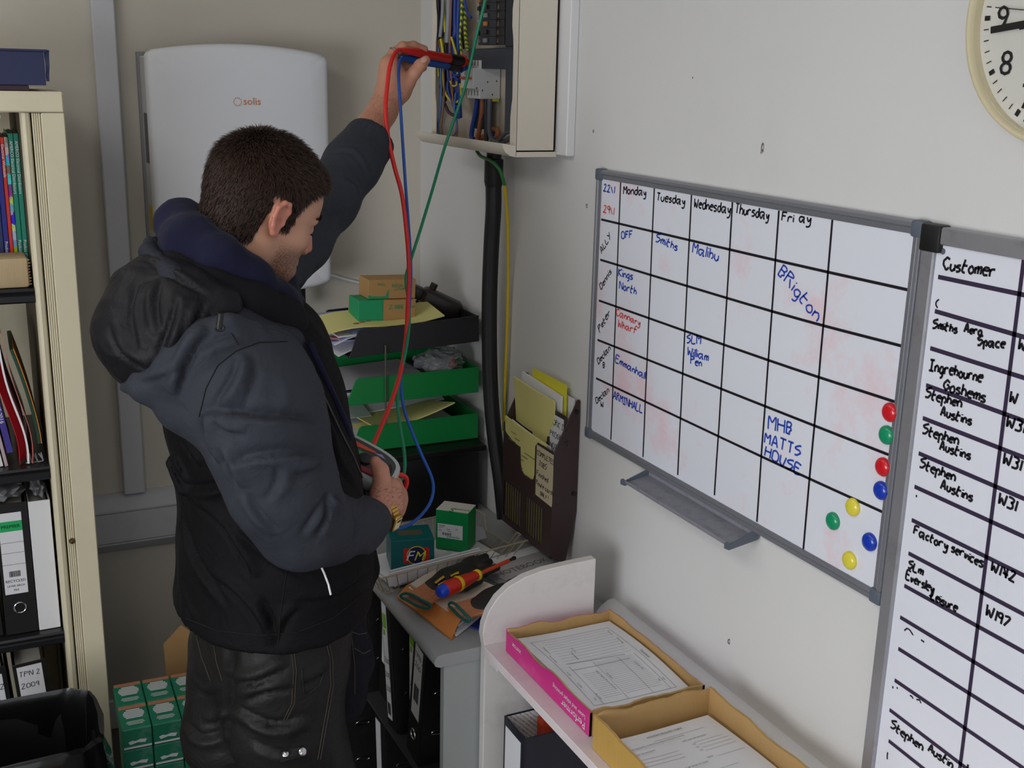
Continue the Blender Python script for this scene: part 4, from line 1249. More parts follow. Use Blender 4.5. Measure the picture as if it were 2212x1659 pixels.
wire([(990, 145), (980, 148), (976, 155), (984, 163), (992, 160)], 'blue', .0026, 1.160)
wire([(991, 172), (980, 166), (970, 172), (967, 190), (975, 215), (988, 230), (993, 210), (990, 180)], 'blue', .0032, 1.165)
wire([(972, 175), (978, 185), (986, 184), (986, 176)], 'yellow', .0022, 1.163)
wire([(961, 225), (968, 240), (978, 248), (990, 248)], 'dbrown', .004, 1.175)
wire([(984, 200), (982, 240), (986, 262), (985, 285), (977, 295)], 'lblue', .0022, 1.160)
wire([(952, 100), (958, 150), (957, 190), (962, 230)], 'dbrown', .003, 1.180)
_rw = random.Random(12)
for q in range(16):
    x0 = 942 + _rw.random() * 52
    pts = [(x0 + _rw.uniform(-3, 3), -30), (x0 + _rw.uniform(-5, 5), 40), (x0 + _rw.uniform(-6, 6), 100), (x0 + _rw.uniform(-6, 6), 150 + _rw.uniform(-15, 15)), (x0 + _rw.uniform(-8, 8), 200 + _rw.uniform(-10, 25))]
    pts = [(min(max(a, 943), 998), b) for a, b in pts]
    wire(pts, _rw.choice(['blue', 'blue', 'dbrown', 'black', 'yellow', 'dgrey', 'brown', 'blue', 'black']), _rw.choice([.0026, .003, .0034]), 1.195)
wire([(1031, 214), (1027, 245), (1020, 280), (1019, 296), (1023, 301)], 'blue', .0062, 1.160)
wire([(1042, 214), (1041, 245), (1036, 280), (1031, 302)], 'cbrown', .0062, 1.165)
wire([(1050, 214), (1050, 260), (1051, 305)], 'black', .0055, 1.165)
wire([(1058, 214), (1057, 260), (1058, 288), (1066, 303), (1080, 308), (1094, 303), (1105, 296)], 'dgrey', .0060, 1.158)
wire([(1108, 284), (1096, 285), (1086, 293), (1078, 303)], 'dgrey', .0045, 1.150)
wire([(1033, 305), (1045, 295), (1058, 290), (1062, 281), (1072, 279), (1076, 290), (1072, 305)], 'cbrown', .0065, 1.175)
wire([(1038, 302), (1048, 297), (1062, 295), (1066, 286)], 'blue', .004, 1.178)

# thick black cable dropping from the board and the earth wire beside it
M_hose = mat('black_rubber_sheath', (30, 30, 34), .45, var=.1, bump=.1, bscale=200)
t = thing('armoured_cable', 'thick black cable dropping down wall from the distribution board', 'cable', (1.19, 2.5, .72))
P_ = [at(a, b_, x=1.185) for a, b_ in ((1066, 395), (1066, 450), (1062, 520), (1058, 620), (1057, 720), (1059, 820), (1064, 900), (1072, 970), (1082, 1040), (1090, 1120))]
obj('sheath', MB().tube(P_, .0195, 16, smooth=5), M_hose, t, smooth=60)
g0_, g1_ = at(1066, 338, x=1.17), P_[0]
obj('gland', MB().tube([Vector((g1_.x, g1_.y, 1.676)), Vector((g1_.x, g1_.y, 1.655)), Vector((g1_.x, g1_.y, 1.653)), Vector((g1_.x, g1_.y, 1.60)), P_[0] + Vector((0, 0, -.01))], [.018, .018, .023, .023, .020], 12), M_blackp, t, smooth=30)
P_ = [(1027, 333, 1.165), (1038, 337, 1.160), (1062, 348, 1.158), (1080, 368, 1.165), (1090, 400, 1.18), (1096, 470, 1.20), (1098, 560, 1.213), (1097, 660, 1.219), (1093, 780, 1.219), (1090, 860, 1.219), (1088, 930, 1.219)]
P3 = [at(a, b_, x=c) for a, b_, c in P_]
P3[0].z = max(P3[0].z, 1.674)
t = thing('earth_cable', 'yellow and green earth cable looping from the board down wall', 'cable', P3[5])
obj('green_length', MB().tube(P3[:5], .0042, 8, smooth=6), mat('earth_green', (44, 128, 62), .4, var=.5, vscale=40), t, smooth=60)
obj('yellow_length', MB().tube(P3[4:], .0042, 8, smooth=6), mat('earth_yellow', (214, 182, 30), .4, var=.04), t, smooth=60)
# ------------------------------------------------------------------ letter trays on a black base
M_tgreen = mat('green_tray_plastic', (16, 128, 62), .4, var=.04)
M_tblack = mat('black_tray_plastic', (38, 37, 42), .45, var=.06)
M_base = mat('black_equipment', (18, 18, 20), .35, var=.1)
M_paper = mat('white_paper', (228, 228, 232), .8, var=.03)
M_yel = mat('pale_yellow_paper', (222, 214, 140), .8, var=.05)
M_yel2 = mat('bright_yellow_paper', (226, 218, 60), .75, var=.04)
M_rod = mat('steel_rod', (150, 146, 136), .3, metal=.9)
t = thing('equipment_case', 'black equipment case on grey desk carrying the letter trays', 'case', (1.02, 2.8, .721))
obj('case_body', MB().box((.83, 2.62, .722), (1.195, 2.98, .895)), M_base, t, bevel=.006, bseg=2)
obj('case_lid', MB().box((.815, 2.595, .8955), (1.205, 2.99, .912)), M_base, t, bevel=.003)

def tray(zb, m_, label, yaw=0.0, tilt=0.0, y0=2.655, x0=.848, x1=1.205, h=.068, wd=.27):
    """A4 tray, open front towards -x; sides slope down at the open end"""
    R = Matrix.Translation((x1, y0, zb)) @ rotm(0, tilt, yaw)
    L = x1 - x0
    t = thing('letter_tray', label, 'letter tray', (x1 - L / 2, y0 + wd / 2, zb))
    side = [(-L, 0), (0, 0), (0, h), (-L + .034, h), (-L + .028, h - .003), (-L + .004, .006)]
    obj('side_wall', MB().prism(side, 'y', 0, .003, R), m_, t, bevel=.0008)
    obj('side_wall', MB().prism(side, 'y', wd - .003, wd, R), m_, t, bevel=.0008)
    obj('floor_panel', MB().box((-L, .003, 0), (0, wd - .003, .003), R), m_, t)
    obj('back_wall', MB().box((-.003, .003, .003), (0, wd - .003, h), R), m_, t, bevel=.0008)
    obj('rim', MB().box((-L + .034, -.002, h - .002), (0, .0005, h + .001), R), m_, t)
    return t, R
tr1, R1 = tray(.914, M_tgreen, 'green plastic letter tray, lowest of stack, full of loose papers')
tr2, R2 = tray(1.040, M_tgreen, 'green plastic letter tray, middle of stack, under the black one', x0=.840)
tr3, R3 = tray(1.178, M_tblack, 'black plastic letter tray topmost of stack, holding envelopes and cartons', tilt=-2.5, x0=.85)
rods = []
for n_, xx, yy in ((1, .945, 2.6500), (2, .945, 2.930), (3, 1.15, 2.930)):
    o = obj('riser_rod', MB().cyl((xx, yy, .985), (xx, yy, 1.19), .0026, 8), M_rod, None, origin=(xx, yy, .985))
    tag(o, ['thin steel riser rod on the near side of letter trays', 'thin steel riser rod on the wall side of letter trays, open end', 'thin steel riser rod on the wall side of letter trays, closed end'][n_ - 1], 'rod')
def sheet(fn, m_, name, label, cat='paper', nu=8, nv=8, th=.0008, group=None):
    mb = MB().grid(fn, nu, nv, th)
    c = sum(mb.v, Vector()) / len(mb.v)
    zmin = min(v.z for v in mb.v)
    o = obj(name, mb, m_, None, origin=(c.x, c.y, zmin), smooth=40)
    return tag(o, label, cat, group)
def stack(x0, x1, y0, y1, z, n, m_, label, jit=.006, yaw=0, dz=.0035, th=.0032, curl=0.0, name='paper_stack', seed=1):
    rr = random.Random(seed)
    c = Vector(((x0 + x1) / 2, (y0 + y1) / 2, z))
    t = thing(name, label, 'papers', c)
    for i in range(n):
        R = Matrix.Translation(c + Vector((rr.uniform(-jit, jit), rr.uniform(-jit, jit), 0))) @ Matrix.Rotation(math.radians(yaw + rr.uniform(-2.5, 2.5)), 4, 'Z')
        hx, hy = (x1 - x0) / 2, (y1 - y0) / 2
        ph = rr.uniform(0, 6)
        def fn(u, v, i=i, ph=ph):
            return R @ Vector((-hx + 2 * hx * u, -hy + 2 * hy * v, (i + 1) * dz + curl * (1 - u) ** 3 * (.5 + .5 * math.sin(ph + v * 3)) ))
        obj('sheaf', MB().grid(fn, 6, 4, th), m_[i % len(m_)], t, smooth=40)
    return t
M_papb = mat('blue_printed_paper', (150, 158, 206), .7, var=.4, vscale=50)
M_papg = mat('greyish_paper', (190, 190, 198), .8, var=.05)
M_papr = mat('pink_red_paper', (196, 130, 134), .8, var=.2)
stack(.868, 1.17, 2.672, 2.90, .9178, 6, [M_papg, M_paper], 'loose white papers filling the lowest green tray', .004, dz=.006, th=.004, seed=2)
sheet(lambda u, v: (.86 + .20 * u, 2.662 + .10 * v, .964 - .018 * (1 - u) ** 2 + .004 * v), M_yel, 'yellow_sheet', 'pale yellow sheet curling from the open end of lowest green tray')
sheet(lambda u, v: (.93 + .21 * u - .02 * v, 2.662 + .14 * v, .966 + .05 * u ** 1.6 * (1 - .6 * v) + .002), M_yel, 'yellow_folder', 'pale yellow folded sheet rising across lowest green tray', th=.003)
sheet(lambda u, v: (.95 + .22 * u, 2.806 + .09 * v, .972 + .014 * u + .016 * v), M_paper, 'plan_sheet', 'large white drawing folded in the lowest green tray', th=.003)
sheet(lambda u, v: (.862 + .085 * u, 2.768 + .13 * v, .972 + .022 * v), mat('green_white_paper', (196, 212, 206), .8), 'green_sheet', 'pale mint sheet lying in the lowest green tray')
stack(.832, 1.10, 2.668, 2.90, 1.0438, 7, [M_papg, M_paper, mat('navy_card', (50, 52, 92), .7), M_papr], 'stack of documents filling the middle green tray', .004, dz=.0045, th=.0038, seed=4)
sheet(lambda u, v: (.815 + .25 * u, 2.665 + .22 * v, 1.078 + .012 * u + .02 * v * (1 - v)), M_papg, 'grey_sheet', 'ruled grey sheet on top of the middle tray documents')
# clear bag of fittings in the middle tray
t = thing('fittings_bag', 'clear plastic bag of small white fittings in the middle tray', 'bag', (1.12, 2.72, 1.077))
M_clear = mat('clear_polythene', (214, 216, 220), .12, var=.1, trans=.75, ior=1.2)
obj('bag_film', above(crumple((1.125, 2.735, 1.115), .068, .05, .036, 11, .3, 4), 1.080), M_clear, t, smooth=20)
for q, (dx, dy, dz_, c_) in enumerate(((.0, -.02, .02, M_upvc), (.025, -.01, .015, M_upvc), (-.03, .0, .02, M_papg), (.03, -.022, .03, mat('red_fitting', (170, 50, 40), .4)), (-.02, -.018, .012, M_upvc), (.048, -.01, .03, M_tgreen))):
    obj('fitting', MB().cbox((0, 0, 0), (.024, .018, .016), Matrix.Translation((1.12 + dx, 2.73 + dy, 1.083 + dz_)) @ rotm(q * 40, q * 27, q * 63)), c_, t, bevel=.003)
# top tray contents
stack(.815, 1.03, 2.675, 2.88, 1.188, 6, [M_paper, M_papb, M_papr, M_paper], 'untidy opened letters sliding out of the black tray', .012, dz=.008, th=.003, seed=6, yaw=4, curl=-.03)
def fy(u, v): return (.800 + .31 * u, 2.664 + .13 * v, 1.228 + .020 * u + .006 * math.sin(u * 7) + .015 * v)
sheet(fy, M_yel, 'yellow_envelope', 'large pale yellow envelope lying on letters in the black tray', nu=10, th=.003)
for q in range(3):
    a = .875 + q * .018
    o = obj('stamp', MB().add([Vector(fy((a + dx - .8) / .31, .15 + q * .06 + dv)) + Vector((0, 0, .0006)) for dx, dv in ((0, 0), (.014, 0), (.014, .07), (0, .07))], [(0, 1, 2, 3)]), mat('postage_red', (186, 92, 60), .6, var=.2, vscale=90), bpy.data.objects['yellow_envelope'], smooth=0)
# small brown and green cartons
M_kbox = mat('brown_carton', (176, 136, 84), .7, var=.06)
M_kgr = mat('green_carton_flap', (24, 150, 98), .5, var=.05)
def carton(px_l, px_r, py_t, py_b, y, d, label, gpart, txt):
    A = at(px_l, py_t, y=y); B = at(px_r, py_t, y=y); C = at(px_l, py_b, y=y)
    x0, x1, z1, z0 = A.x, B.x, (A.z + B.z) / 2, C.z - .002
    t = thing('fitting_carton', label, 'box', ((x0 + x1) / 2, y + d / 2, z0))
    R = Matrix.Translation((x0, y, z0)) @ rotm(0, 2.0, 0)
    w_, h_ = x1 - x0, z1 - z0
    body = obj('carton_body', MB().box((0, 0, 0), (w_, d, h_), R), M_kbox, t, bevel=.001)
    fw = w_ * .42
    if gpart == 'panel':
        obj('end_flap', MB().box((-.0012, -.0012, .0), (fw, d * .9, h_ + .0008), R), M_kgr, t, bevel=.0008)
    else:
        obj('end_flap', MB().prism([(0, .001), (.0, h_ * .22), (fw * .2, h_ * .14), (fw * .85, h_ * .14), (fw, h_ * .5), (fw, .001)], 'y', -.0008, 0, R), M_kgr, t)
    rt = R.to_3x3() @ Vector((1, 0, 0)); up = R.to_3x3() @ Vector((0, 0, 1))
    for tx, fx, fz, sz, flip in txt:
        o_ = R @ Vector((w_ * fx, -.0004, h_ * fz))
        obj('lettering', print_text(MB(), tx, sz, o_, rt if not flip else -rt, up if not flip else -up, lift=.0006), M_kgr, t, smooth=0)
    return t
carton(774, 897, 646, 693, 2.705, .085, 'small carton with green end lying in the black tray, lower of two', 'panel', (('Z 088', .52, .55, .016, 0), ('Telsys', .82, .60, .010, 0)))
carton(795, 897, 602, 645, 2.715, .075, 'small brown carton with green flap, topmost of two in black tray', 'flap', (('Telsys', .80, .75, .016, 1), ('PRODUCT', .86, .55, .009, 1), ('Telsys', .36, .80, .009, 1)))
# dark bottle-shaped battery case lying in the tray
M_dkbr = mat('dark_brown_plastic', (44, 36, 34), .4, var=.25, vscale=20)
t = thing('grease_bottle', 'dark brown plastic bottle lying on its side in the black tray', 'bottle', (1.10, 2.80, 1.205))
c = at(950, 665, y=2.76)
R = Matrix.Translation((c.x + .016, 2.80, c.z + .004)) @ rotm(0, 26, -18)
obj('bottle_body', MB().box((-.055, -.028, -.026), (.06, .028, .026), R), M_dkbr, t, bevel=.012, bseg=3)
obj('bottle_neck', MB().cyl(R @ Vector((-.035, 0, .02)), R @ Vector((-.035, 0, .042)), .010, 14), M_dkbr, t)
obj('bottle_shoulder', MB().box((-.085, -.02, -.016), (-.05, .02, .018), R), M_dkbr, t, bevel=.008, bseg=2)

# ------------------------------------------------------------------ wall file rack
M_rack = mat('dark_brown_rack', (62, 46, 46), .45, var=.08)
M_grule0 = mat('grey_print_line', (128, 124, 96), .7)
RX = 1.163; ry0, ry1 = 2.150, 2.412
t = thing('wall_file_rack', 'dark brown plastic wall rack with two sloping paper pockets', 'file rack', (WX, (ry0 + ry1) / 2, .76))
rside = [(WX - .003, 1.150), (WX - .010, 1.153), (RX + .02, 1.075), (RX, 1.03), (RX, .785), (RX + .012, .772), (WX - .026, .762), (WX - .002, .885)]
obj('side_panel', MB().prism(rside, 'y', ry0, ry0 + .004), M_rack, t, bevel=.001)
obj('side_panel', MB().prism(rside, 'y', ry1 - .004, ry1), M_rack, t, bevel=.001)
obj('back_panel', MB().box((WX - .010, ry0 + .004, .90), (WX - .007, ry1 - .004, 1.12)), M_rack, t)
obj('bottom_panel', MB().box((RX + .004, ry0 + .004, .775), (WX - .024, ry1 - .004, .779)), M_rack, t)
def pocket(x, zlo, zhi, tilt, nm):
    W_ = ry1 - ry0 - .008
    yl, yr = ry1 - .004, ry0 + .004
    n0, n1 = yl - W_ * .36, yl - W_ * .66        # notch
    nb = zlo + (zhi - zlo) * .25
    poly = [(yl, zlo), (yl, zhi - .012), (yl - .012, zhi), (n0 + .012, zhi), (n0, zhi - .012), (n0, nb + .02), (n0 - .006, nb + .006), (n0 - .02, nb), (n1 + .02, nb), (n1 + .006, nb + .006), (n1, nb + .02), (n1, zhi - .012), (n1 - .012, zhi), (yr + .006, zhi), (yr, zhi - .006), (yr, zlo)]
    R = Matrix.Translation((x, 0, 0))
    return obj(nm, MB().prism(poly, 'x', x, x + .003), M_rack, t, smooth=20)
pocket(RX, .90, 1.035, 0, 'front_pocket')
pocket(RX + .030, .98, 1.115, 0, 'rear_pocket')
# slotted lower front
za, zb2 = .778, .90
obj('front_bar', MB().box((RX, ry0 + .004, zb2 - .014), (RX + .003, ry1 - .004, zb2)), M_rack, t)
obj('front_bar', MB().box((RX, ry0 + .004, za), (RX + .003, ry1 - .004, za + .016)), M_rack, t)
ys_ = [ry0 + .004 + i * .0125 for i in range(21)]
for i, yy in enumerate(ys_):
    wide = i in (0, 1, 2, 10, 11, 20)
    obj('slat', MB().box((RX, yy, za + .016), (RX + .0012, min(yy + (.0126 if wide else .0062), ry1 - .004), zb2 - .014)), M_rack, t)
for zz in (1.125, .93):
    obj('fixing_stud', MB().cyl((WX - .012, ry0 - .004, zz), (WX - .012, ry0, zz), .005, 10), M_blackp, t)
def rsheet(x, z0, z1, y0, y1, m_, label, lean=.0, name='yellow_sheet', slope=0.0, curl=.0, th=.0012):
    def fn(u, v):
        yy = y1 - (y1 - y0) * u
        zz = z0 + (z1 - z0 + slope * (u - .5)) * v
        return (x + lean * v - curl * v * v * (1 - u) * .5 - curl * .3 * v * v * math.sin(u * 3.1), yy, zz)
    return sheet(fn, m_, name, label, nu=8, nv=8, th=th)
rsheet(RX + .050, .94, 1.178, 2.185, 2.355, M_yel2, 'bright yellow printed form at the back of the wall rack', lean=-.004)
rsheet(RX + .054, .94, 1.150, 2.165, 2.28, M_paper, 'white sheets behind the bright yellow form in wall rack', lean=.0, th=.004, name='white_sheets')
rsheet(RX + .042, .94, 1.155, 2.195, 2.395, M_paper, 'white sheets between the yellow forms in wall rack', lean=-.004, th=.005, name='white_sheets', slope=-.01)
rsheet(RX + .036, .94, 1.142, 2.205, 2.404, M_yel, 'pale yellow sheets in the rear pocket of wall rack', lean=-.010, curl=.012, slope=-.01, th=.004)
rsheet(RX + .0045, .785, .897, 2.16, 2.40, M_yel, 'yellow sheets showing through the lower slots of wall rack', th=.001)
fsheet = rsheet(RX + .0095, .785, 1.046, 2.195, 2.400, M_yel, 'pale yellow job sheets in the front pocket of wall rack', lean=-.006, curl=.012, slope=-.012, th=.004)
rsheet(RX + .016, .79, 1.040, 2.190, 2.385, M_paper, 'white sheets behind job sheets in front pocket', lean=-.004, curl=.008, slope=-.012, th=.003, name='white_sheets')
# print on the job sheets
_rp = random.Random(4)
for q in range(11):
    yy = 2.385 - _rp.random() * .10; zz = 1.022 - q * .011
    xx = RX + .0095 - .006 * (zz - .785) / .261 - .010 * ((zz - .785) / .261) ** 2 * .6
    obj('printed_line', MB().box((xx - .0022, yy - _rp.uniform(.02, .06), zz), (xx - .0012, yy, zz + .0016)), M_grule0, fsheet)
# cards stuck on the pockets
def card(x, y0, y1, z0, z1, m_, rows, nm):
    c_ = obj(nm, MB().prism([(y0 + .002, z0), (y1, z0 + .003), (y1, z1), (y0, z1), (y0, z0 + .01)], 'x', x - .001, x - .0002), m_, t, smooth=0)
    for tx, yy, zz, h_ in rows:
        obj('lettering', handwrite(MB(), tx, Vector((x - .001, yy, zz)), WR, WU, h_, .0016), M_ink_k, c_, smooth=0)
card(RX + .030, ry0 + .012, ry0 + .075, 1.005, 1.105, M_label, (('WORK IN', 2.224, 1.080, .013), ('PROGRESS', 2.224, 1.052, .013), ('NOT C', 2.222, 1.024, .013)), 'white_card')
card(RX - .0005, ry0 - .002, ry0 + .080, .905, 1.030, mat('beige_card', (206, 192, 162), .8, var=.06), (('COMPLETED', 2.227, 1.008, .011), ('JOBS', 2.216, .985, .012), ('Finished', 2.226, .958, .012), ('Route cards', 2.227, .935, .011), ('ONLY !', 2.205, .916, .010)), 'beige_card')

# ------------------------------------------------------------------ grey desk with files beneath
M_desk = mat('grey_laminate', (160, 162, 164), .5, var=.03)
M_desks = mat('grey_laminate_side', (168, 172, 172), .55, var=.03)
DZ = .720
t = thing('office_desk', 'grey laminate desk unit with rounded front edge and open shelves', 'desk', (1.0, 2.5, 0))
top = [(1.222, DZ), (.806, DZ), (.797, DZ - .002), (.790, DZ - .008), (.788, DZ - .016), (.791, DZ - .024), (.80, DZ - .028), (1.222, DZ - .028)]
obj('desktop', MB().prism(top, 'y', 1.930, 3.085), M_desk, t, smooth=50)
obj('side_panel', MB().box((.812, 1.936, 0), (1.215, 1.956, DZ - .0285)), M_desks, t, bevel=.001)
obj('side_panel', MB().box((.812, 3.055, 0), (1.215, 3.075, DZ - .0285)), M_desks, t, bevel=.001)
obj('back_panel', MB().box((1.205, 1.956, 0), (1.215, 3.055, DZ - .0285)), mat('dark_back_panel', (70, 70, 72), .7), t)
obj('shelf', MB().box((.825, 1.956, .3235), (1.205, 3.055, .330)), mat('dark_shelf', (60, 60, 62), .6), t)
M_bright = mat('lime_print', (120, 186, 50), .5)
def deskfile(y, z, lean, label, w=.072, lab=(.014, .058, .115, .30), hand=(), barcode=None, logo=None, x=.832, name='lever_arch_file', slots=True, d=.285, ringz=.075, yaw=0):
    R = place(x, y, z + (w * math.sin(math.radians(lean)) if lean > 0 else 0) + .0005, -90 + yaw, lean)
    t_ = lever_arch(R, label, w=w, lab=lab, hand=hand, barcode=barcode, side_slots=slots, d=d, ringz=ringz)
    return t_, R
tA, RA = deskfile(2.205, .3315, 9, 'black lever arch file leaning under desk with handwritten date label', hand=(('TPN 2', .016, .27, .013), ('2008', .02, .245, .013)), barcode=(.022, .05, .155, .20))
tB, RB = deskfile(2.330, .3315, -9, 'black lever arch file with green square logo leaning away from the dated one', w=.058, lab=(.006, .036, .02, .31), hand=(('2008', .010, .16, .012), ('2007', .010, .125, .012), ('2009', .010, .09, .012)), barcode=(.010, .03, .03, .06), ringz=0)
tB2, RB2 = deskfile(2.262, .3315, 0, 'black lever arch file with green square logo, upright between leaning ones', w=.05, lab=(.006, .04, .10, .31), hand=(('22', .012, .14, .012),), ringz=0, x=.86)
for R_, w0, w1, zz, tt in ((RB, .010, .032, .245, tB), (RB2, .010, .036, .245, tB2)):
    for q, (a, b_) in enumerate((((w0, zz), (w1, zz + .035)), ((w0, zz - .018), (w0 + .012, zz - .004)))):
        mb = MB().add([R_ @ Vector((xx, -.0014, z_)) for xx, z_ in ((a[0], a[1]), (b_[0], a[1]), (b_[0], b_[1]), (a[0], b_[1]))], [(0, 1, 2, 3)])
        obj('logo_mark', mb, M_bright, tt, smooth=0)
deskfile(2.562, .3315, 1, 'black lever arch file standing at the dark middle of the desk shelf', w=.075, lab=(.004, .030, .10, .30), hand=(('N18', .008, .11, .012),), ringz=0)
deskfile(2.475, .3315, 3, 'black lever arch file with small pale label deep under desk', w=.07, lab=(.02, .05, .10, .21), ringz=0, x=.86)
deskfile(2.640, .002, 0, 'black lever arch file standing on floor under the desk shelf', w=.075, lab=(.006, .046, .06, .30), hand=(('m', .012, .27, .012), ('note', .01, .24, .008)), ringz=0, x=.80)
deskfile(2.40, .002, -4, 'black lever arch file on floor beside the labelled one', w=.075, lab=(.006, .04, .06, .30), ringz=0, x=.83)
t = thing('document_wallet', 'clear document wallet with white sheet lying on the desk shelf', 'wallet', (.92, 2.02, .331))
R = place(.895, 2.03, .334, 20, 0)
obj('sheet', MB().box((-.05, -.04, .001), (.10, .06, .003), R), M_paper, t)
obj('wallet_cover', MB().box((-.055, -.045, .0), (.105, .065, .001), R), M_papg, t)
obj('yellow_tab', MB().box((-.05, -.052, .0032), (-.02, -.03, .0042), R), M_yel2, t)

# ------------------------------------------------------------------ wire basket and what is in it
M_wire = mat('cream_coated_wire', (176, 162, 138), .45, var=.05)
bz0, bz1 = DZ + .004, .779
t = thing('wire_basket', 'cream wire letter basket on grey desk with dipped end', 'basket', (.98, 2.40, DZ))
FLp, FRp = at(822, 1250, z=bz1), at(1145, 1166, z=bz1)
dirx = (FRp - FLp).normalized(); diry = Vector((-dirx.y, dirx.x, 0))
Lb = (FRp - FLp).length; Wb = .245
def bp(u, v, z): return FLp + dirx * (u * Lb) + diry * (v * Wb) + Vector((0, 0, z - bz1))
ins = .03
def bq(u, v):        # bottom outline, drawn in
    return bp(ins / Lb + u * (1 - 2 * ins / Lb), ins / Wb + v * (1 - 2 * ins / Wb), bz0)
rim = [bp(0, 0, bz1), bp(1, 0, bz1), bp(1, .22, bz1), bp(1 - .02, .30, bz1 - .035), bp(1 - .02, .70, bz1 - .035), bp(1, .78, bz1), bp(1, 1, bz1), bp(0, 1, bz1)]
obj('rim_wire', MB().tube(rim, .0022, 8, closed=True), M_wire, t)
obj('base_wire', MB().tube([bq(0, 0), bq(1, 0), bq(1, 1), bq(0, 1)], .0016, 6, closed=True), M_wire, t)
for i in range(15):
    u = (i + .5) / 15
    for v in (0, 1):
        obj('upright_wire', MB().tube([bp(u, v, bz1), bq(u, v)], .0012, 6), M_wire, t)
    obj('floor_wire', MB().tube([bq(u, 0), bq(u, 1)], .0012, 6), M_wire, t)
for i in range(9):
    v = (i + .5) / 9
    zt2 = bz1 if (v < .22 or v > .78) else bz1 - .035
    uu = 1 if zt2 == bz1 else .98
    obj('upright_wire', MB().tube([bp(uu, v, zt2), bq(1, v)], .0012, 6), M_wire, t)
    obj('upright_wire', MB().tube([bp(0, v, bz1), bq(0, v)], .0012, 6), M_wire, t)
BYAW = math.degrees(math.atan2(dirx.y, dirx.x))
cb = bp(.5, .5, bz0)
stack(cb.x - .145, cb.x + .145, cb.y - .08, cb.y + .08, bz0 + .002, 4, [M_papg, M_paper], 'white papers lying in bottom of the wire basket', .003, yaw=BYAW, dz=.003, th=.0026, seed=9)
zp = bz0 + .0165
# card standing against the near side
t = thing('white_card_stack', 'stack of white cards standing along the near side of basket', 'cards', bp(.35, .12, zp))
R = Matrix.Translation(bp(.085, .10, zp)) @ rotm(0, 0, BYAW)
obj('card', MB().box((0, 0, 0), (.245, .004, .034), R @ rotm(8, 0, 0)), M_paper, t, bevel=.0006)
obj('card', MB().box((.004, .007, 0), (.245, .010, .037), R @ rotm(8, 0, 0)), M_paper, t, bevel=.0006)
# teal box with emblem
def carton3(pfl, pfr, z0, h, d, m_):
    A, B = at(*pfl, z=z0), at(*pfr, z=z0)
    dx = (B - A); L_ = dx.length
    ang = math.atan2(dx.y, dx.x)
    R = Matrix.Translation(A) @ Matrix.Rotation(ang, 4, 'Z')
    return R, L_
M_teal = mat('teal_card', (14, 98, 100), .35, var=.06)
R, L_ = carton3((845, 1236), (938, 1229), zp, .1, .1, M_teal)
hF = .076
t = thing('paint_carton', 'teal cardboard carton with red, yellow and blue emblem in wire basket', 'box', R @ Vector((L_ / 2, .045, 0)))
bF = obj('carton_body', MB().box((0, 0, 0), (L_, .088, hF), R), M_teal, t, bevel=.001)
obj('top_patch', MB().box((L_ * .22, .030, hF), (L_ * .78, .058, hF + .0008), R), mat('brown_patch', (92, 84, 66), .6, var=.1), bF)
e0 = Vector((L_ * .58, -.0008, hF * .50)); ew = .030
def emb(pts, m_, lift, nm):
    obj(nm, MB().add([R @ (e0 + Vector((x, -lift, z))) for x, z in pts], [tuple(range(len(pts)))]), m_, bF, smooth=0)
emb([(-ew, -.019), (ew, -.019), (ew, .018), (-ew, .018)], mat('emblem_red', (206, 36, 38), .4), 0, 'emblem_panel')
circ = lambda r: [(math.cos(i / 28 * 6.283) * r, math.sin(i / 28 * 6.283) * r) for i in range(28)]
emb(circ(.0225), mat('emblem_yellow', (230, 206, 40), .4), .0003, 'emblem_ring')
emb(circ(.0205), mat('emblem_navy', (24, 30, 86), .4), .0006, 'emblem_disc')
rt = R.to_3x3() @ Vector((1, 0, 0))
obj('emblem_letter', print_text(MB(), 'F', .034, R @ (e0 + Vector((-.024, -.0009, -.0115))), rt, (0, 0, 1), shear=.35, sx=1.1), M_white, bF, smooth=0)
obj('emblem_letter', print_text(MB(), 'M', .032, R @ (e0 + Vector((-.005, -.0012, -.0125))), rt, (0, 0, 1), shear=.35, sx=1.0), mat('emblem_yellow2', (226, 222, 40), .4), bF, smooth=0)
# green and white breaker carton
M_sg = mat('green_carton_bright', (10, 138, 74), .4, var=.05)
R, L_ = carton3((941, 1184), (1010, 1194), zp, .1, .1, M_sg)
hS = .100; dS = .060
t = thing('breaker_carton', 'tall green carton with white lid panel and printed label', 'box', R @ Vector((L_ / 2, dS / 2, 0)))
bS = obj('carton_body', MB().box((0, 0, 0), (L_, dS, hS), R), M_sg, t, bevel=.001)
obj('lid_panel', MB().box((.0005, .0005, hS), (L_ - .0005, dS - .0005, hS + .0008), R), mat('white_card2', (216, 212, 206), .6), bS)
obj('address_label', MB().box((L_ * .06, -.0008, hS * .30), (L_ * .84, -.0002, hS * .66), R), M_label, bS)
rt = R.to_3x3() @ Vector((1, 0, 0)); bk = R.to_3x3() @ Vector((0, 1, 0))
obj('lettering', print_text(MB(), 'Schneider', .009, R @ Vector((L_ * .34, -.0009, hS * .325)), rt, (0, 0, 1)), M_sg, bS, smooth=0)
for q, (tx, fx, fz, sz) in enumerate((('C60HB1', .10, .60, .005), ('ACTI 9', .10, .56, .004), ('10000', .34, .52, .004), ('IEC', .62, .54, .005), ('MCB', .10, .48, .004), ('A9F53', .38, .47, .004))):
    obj('lettering', print_text(MB(), tx, sz, R @ Vector((L_ * fx, -.0009, hS * fz)), rt, (0, 0, 1)), M_ink_k, bS, smooth=0)
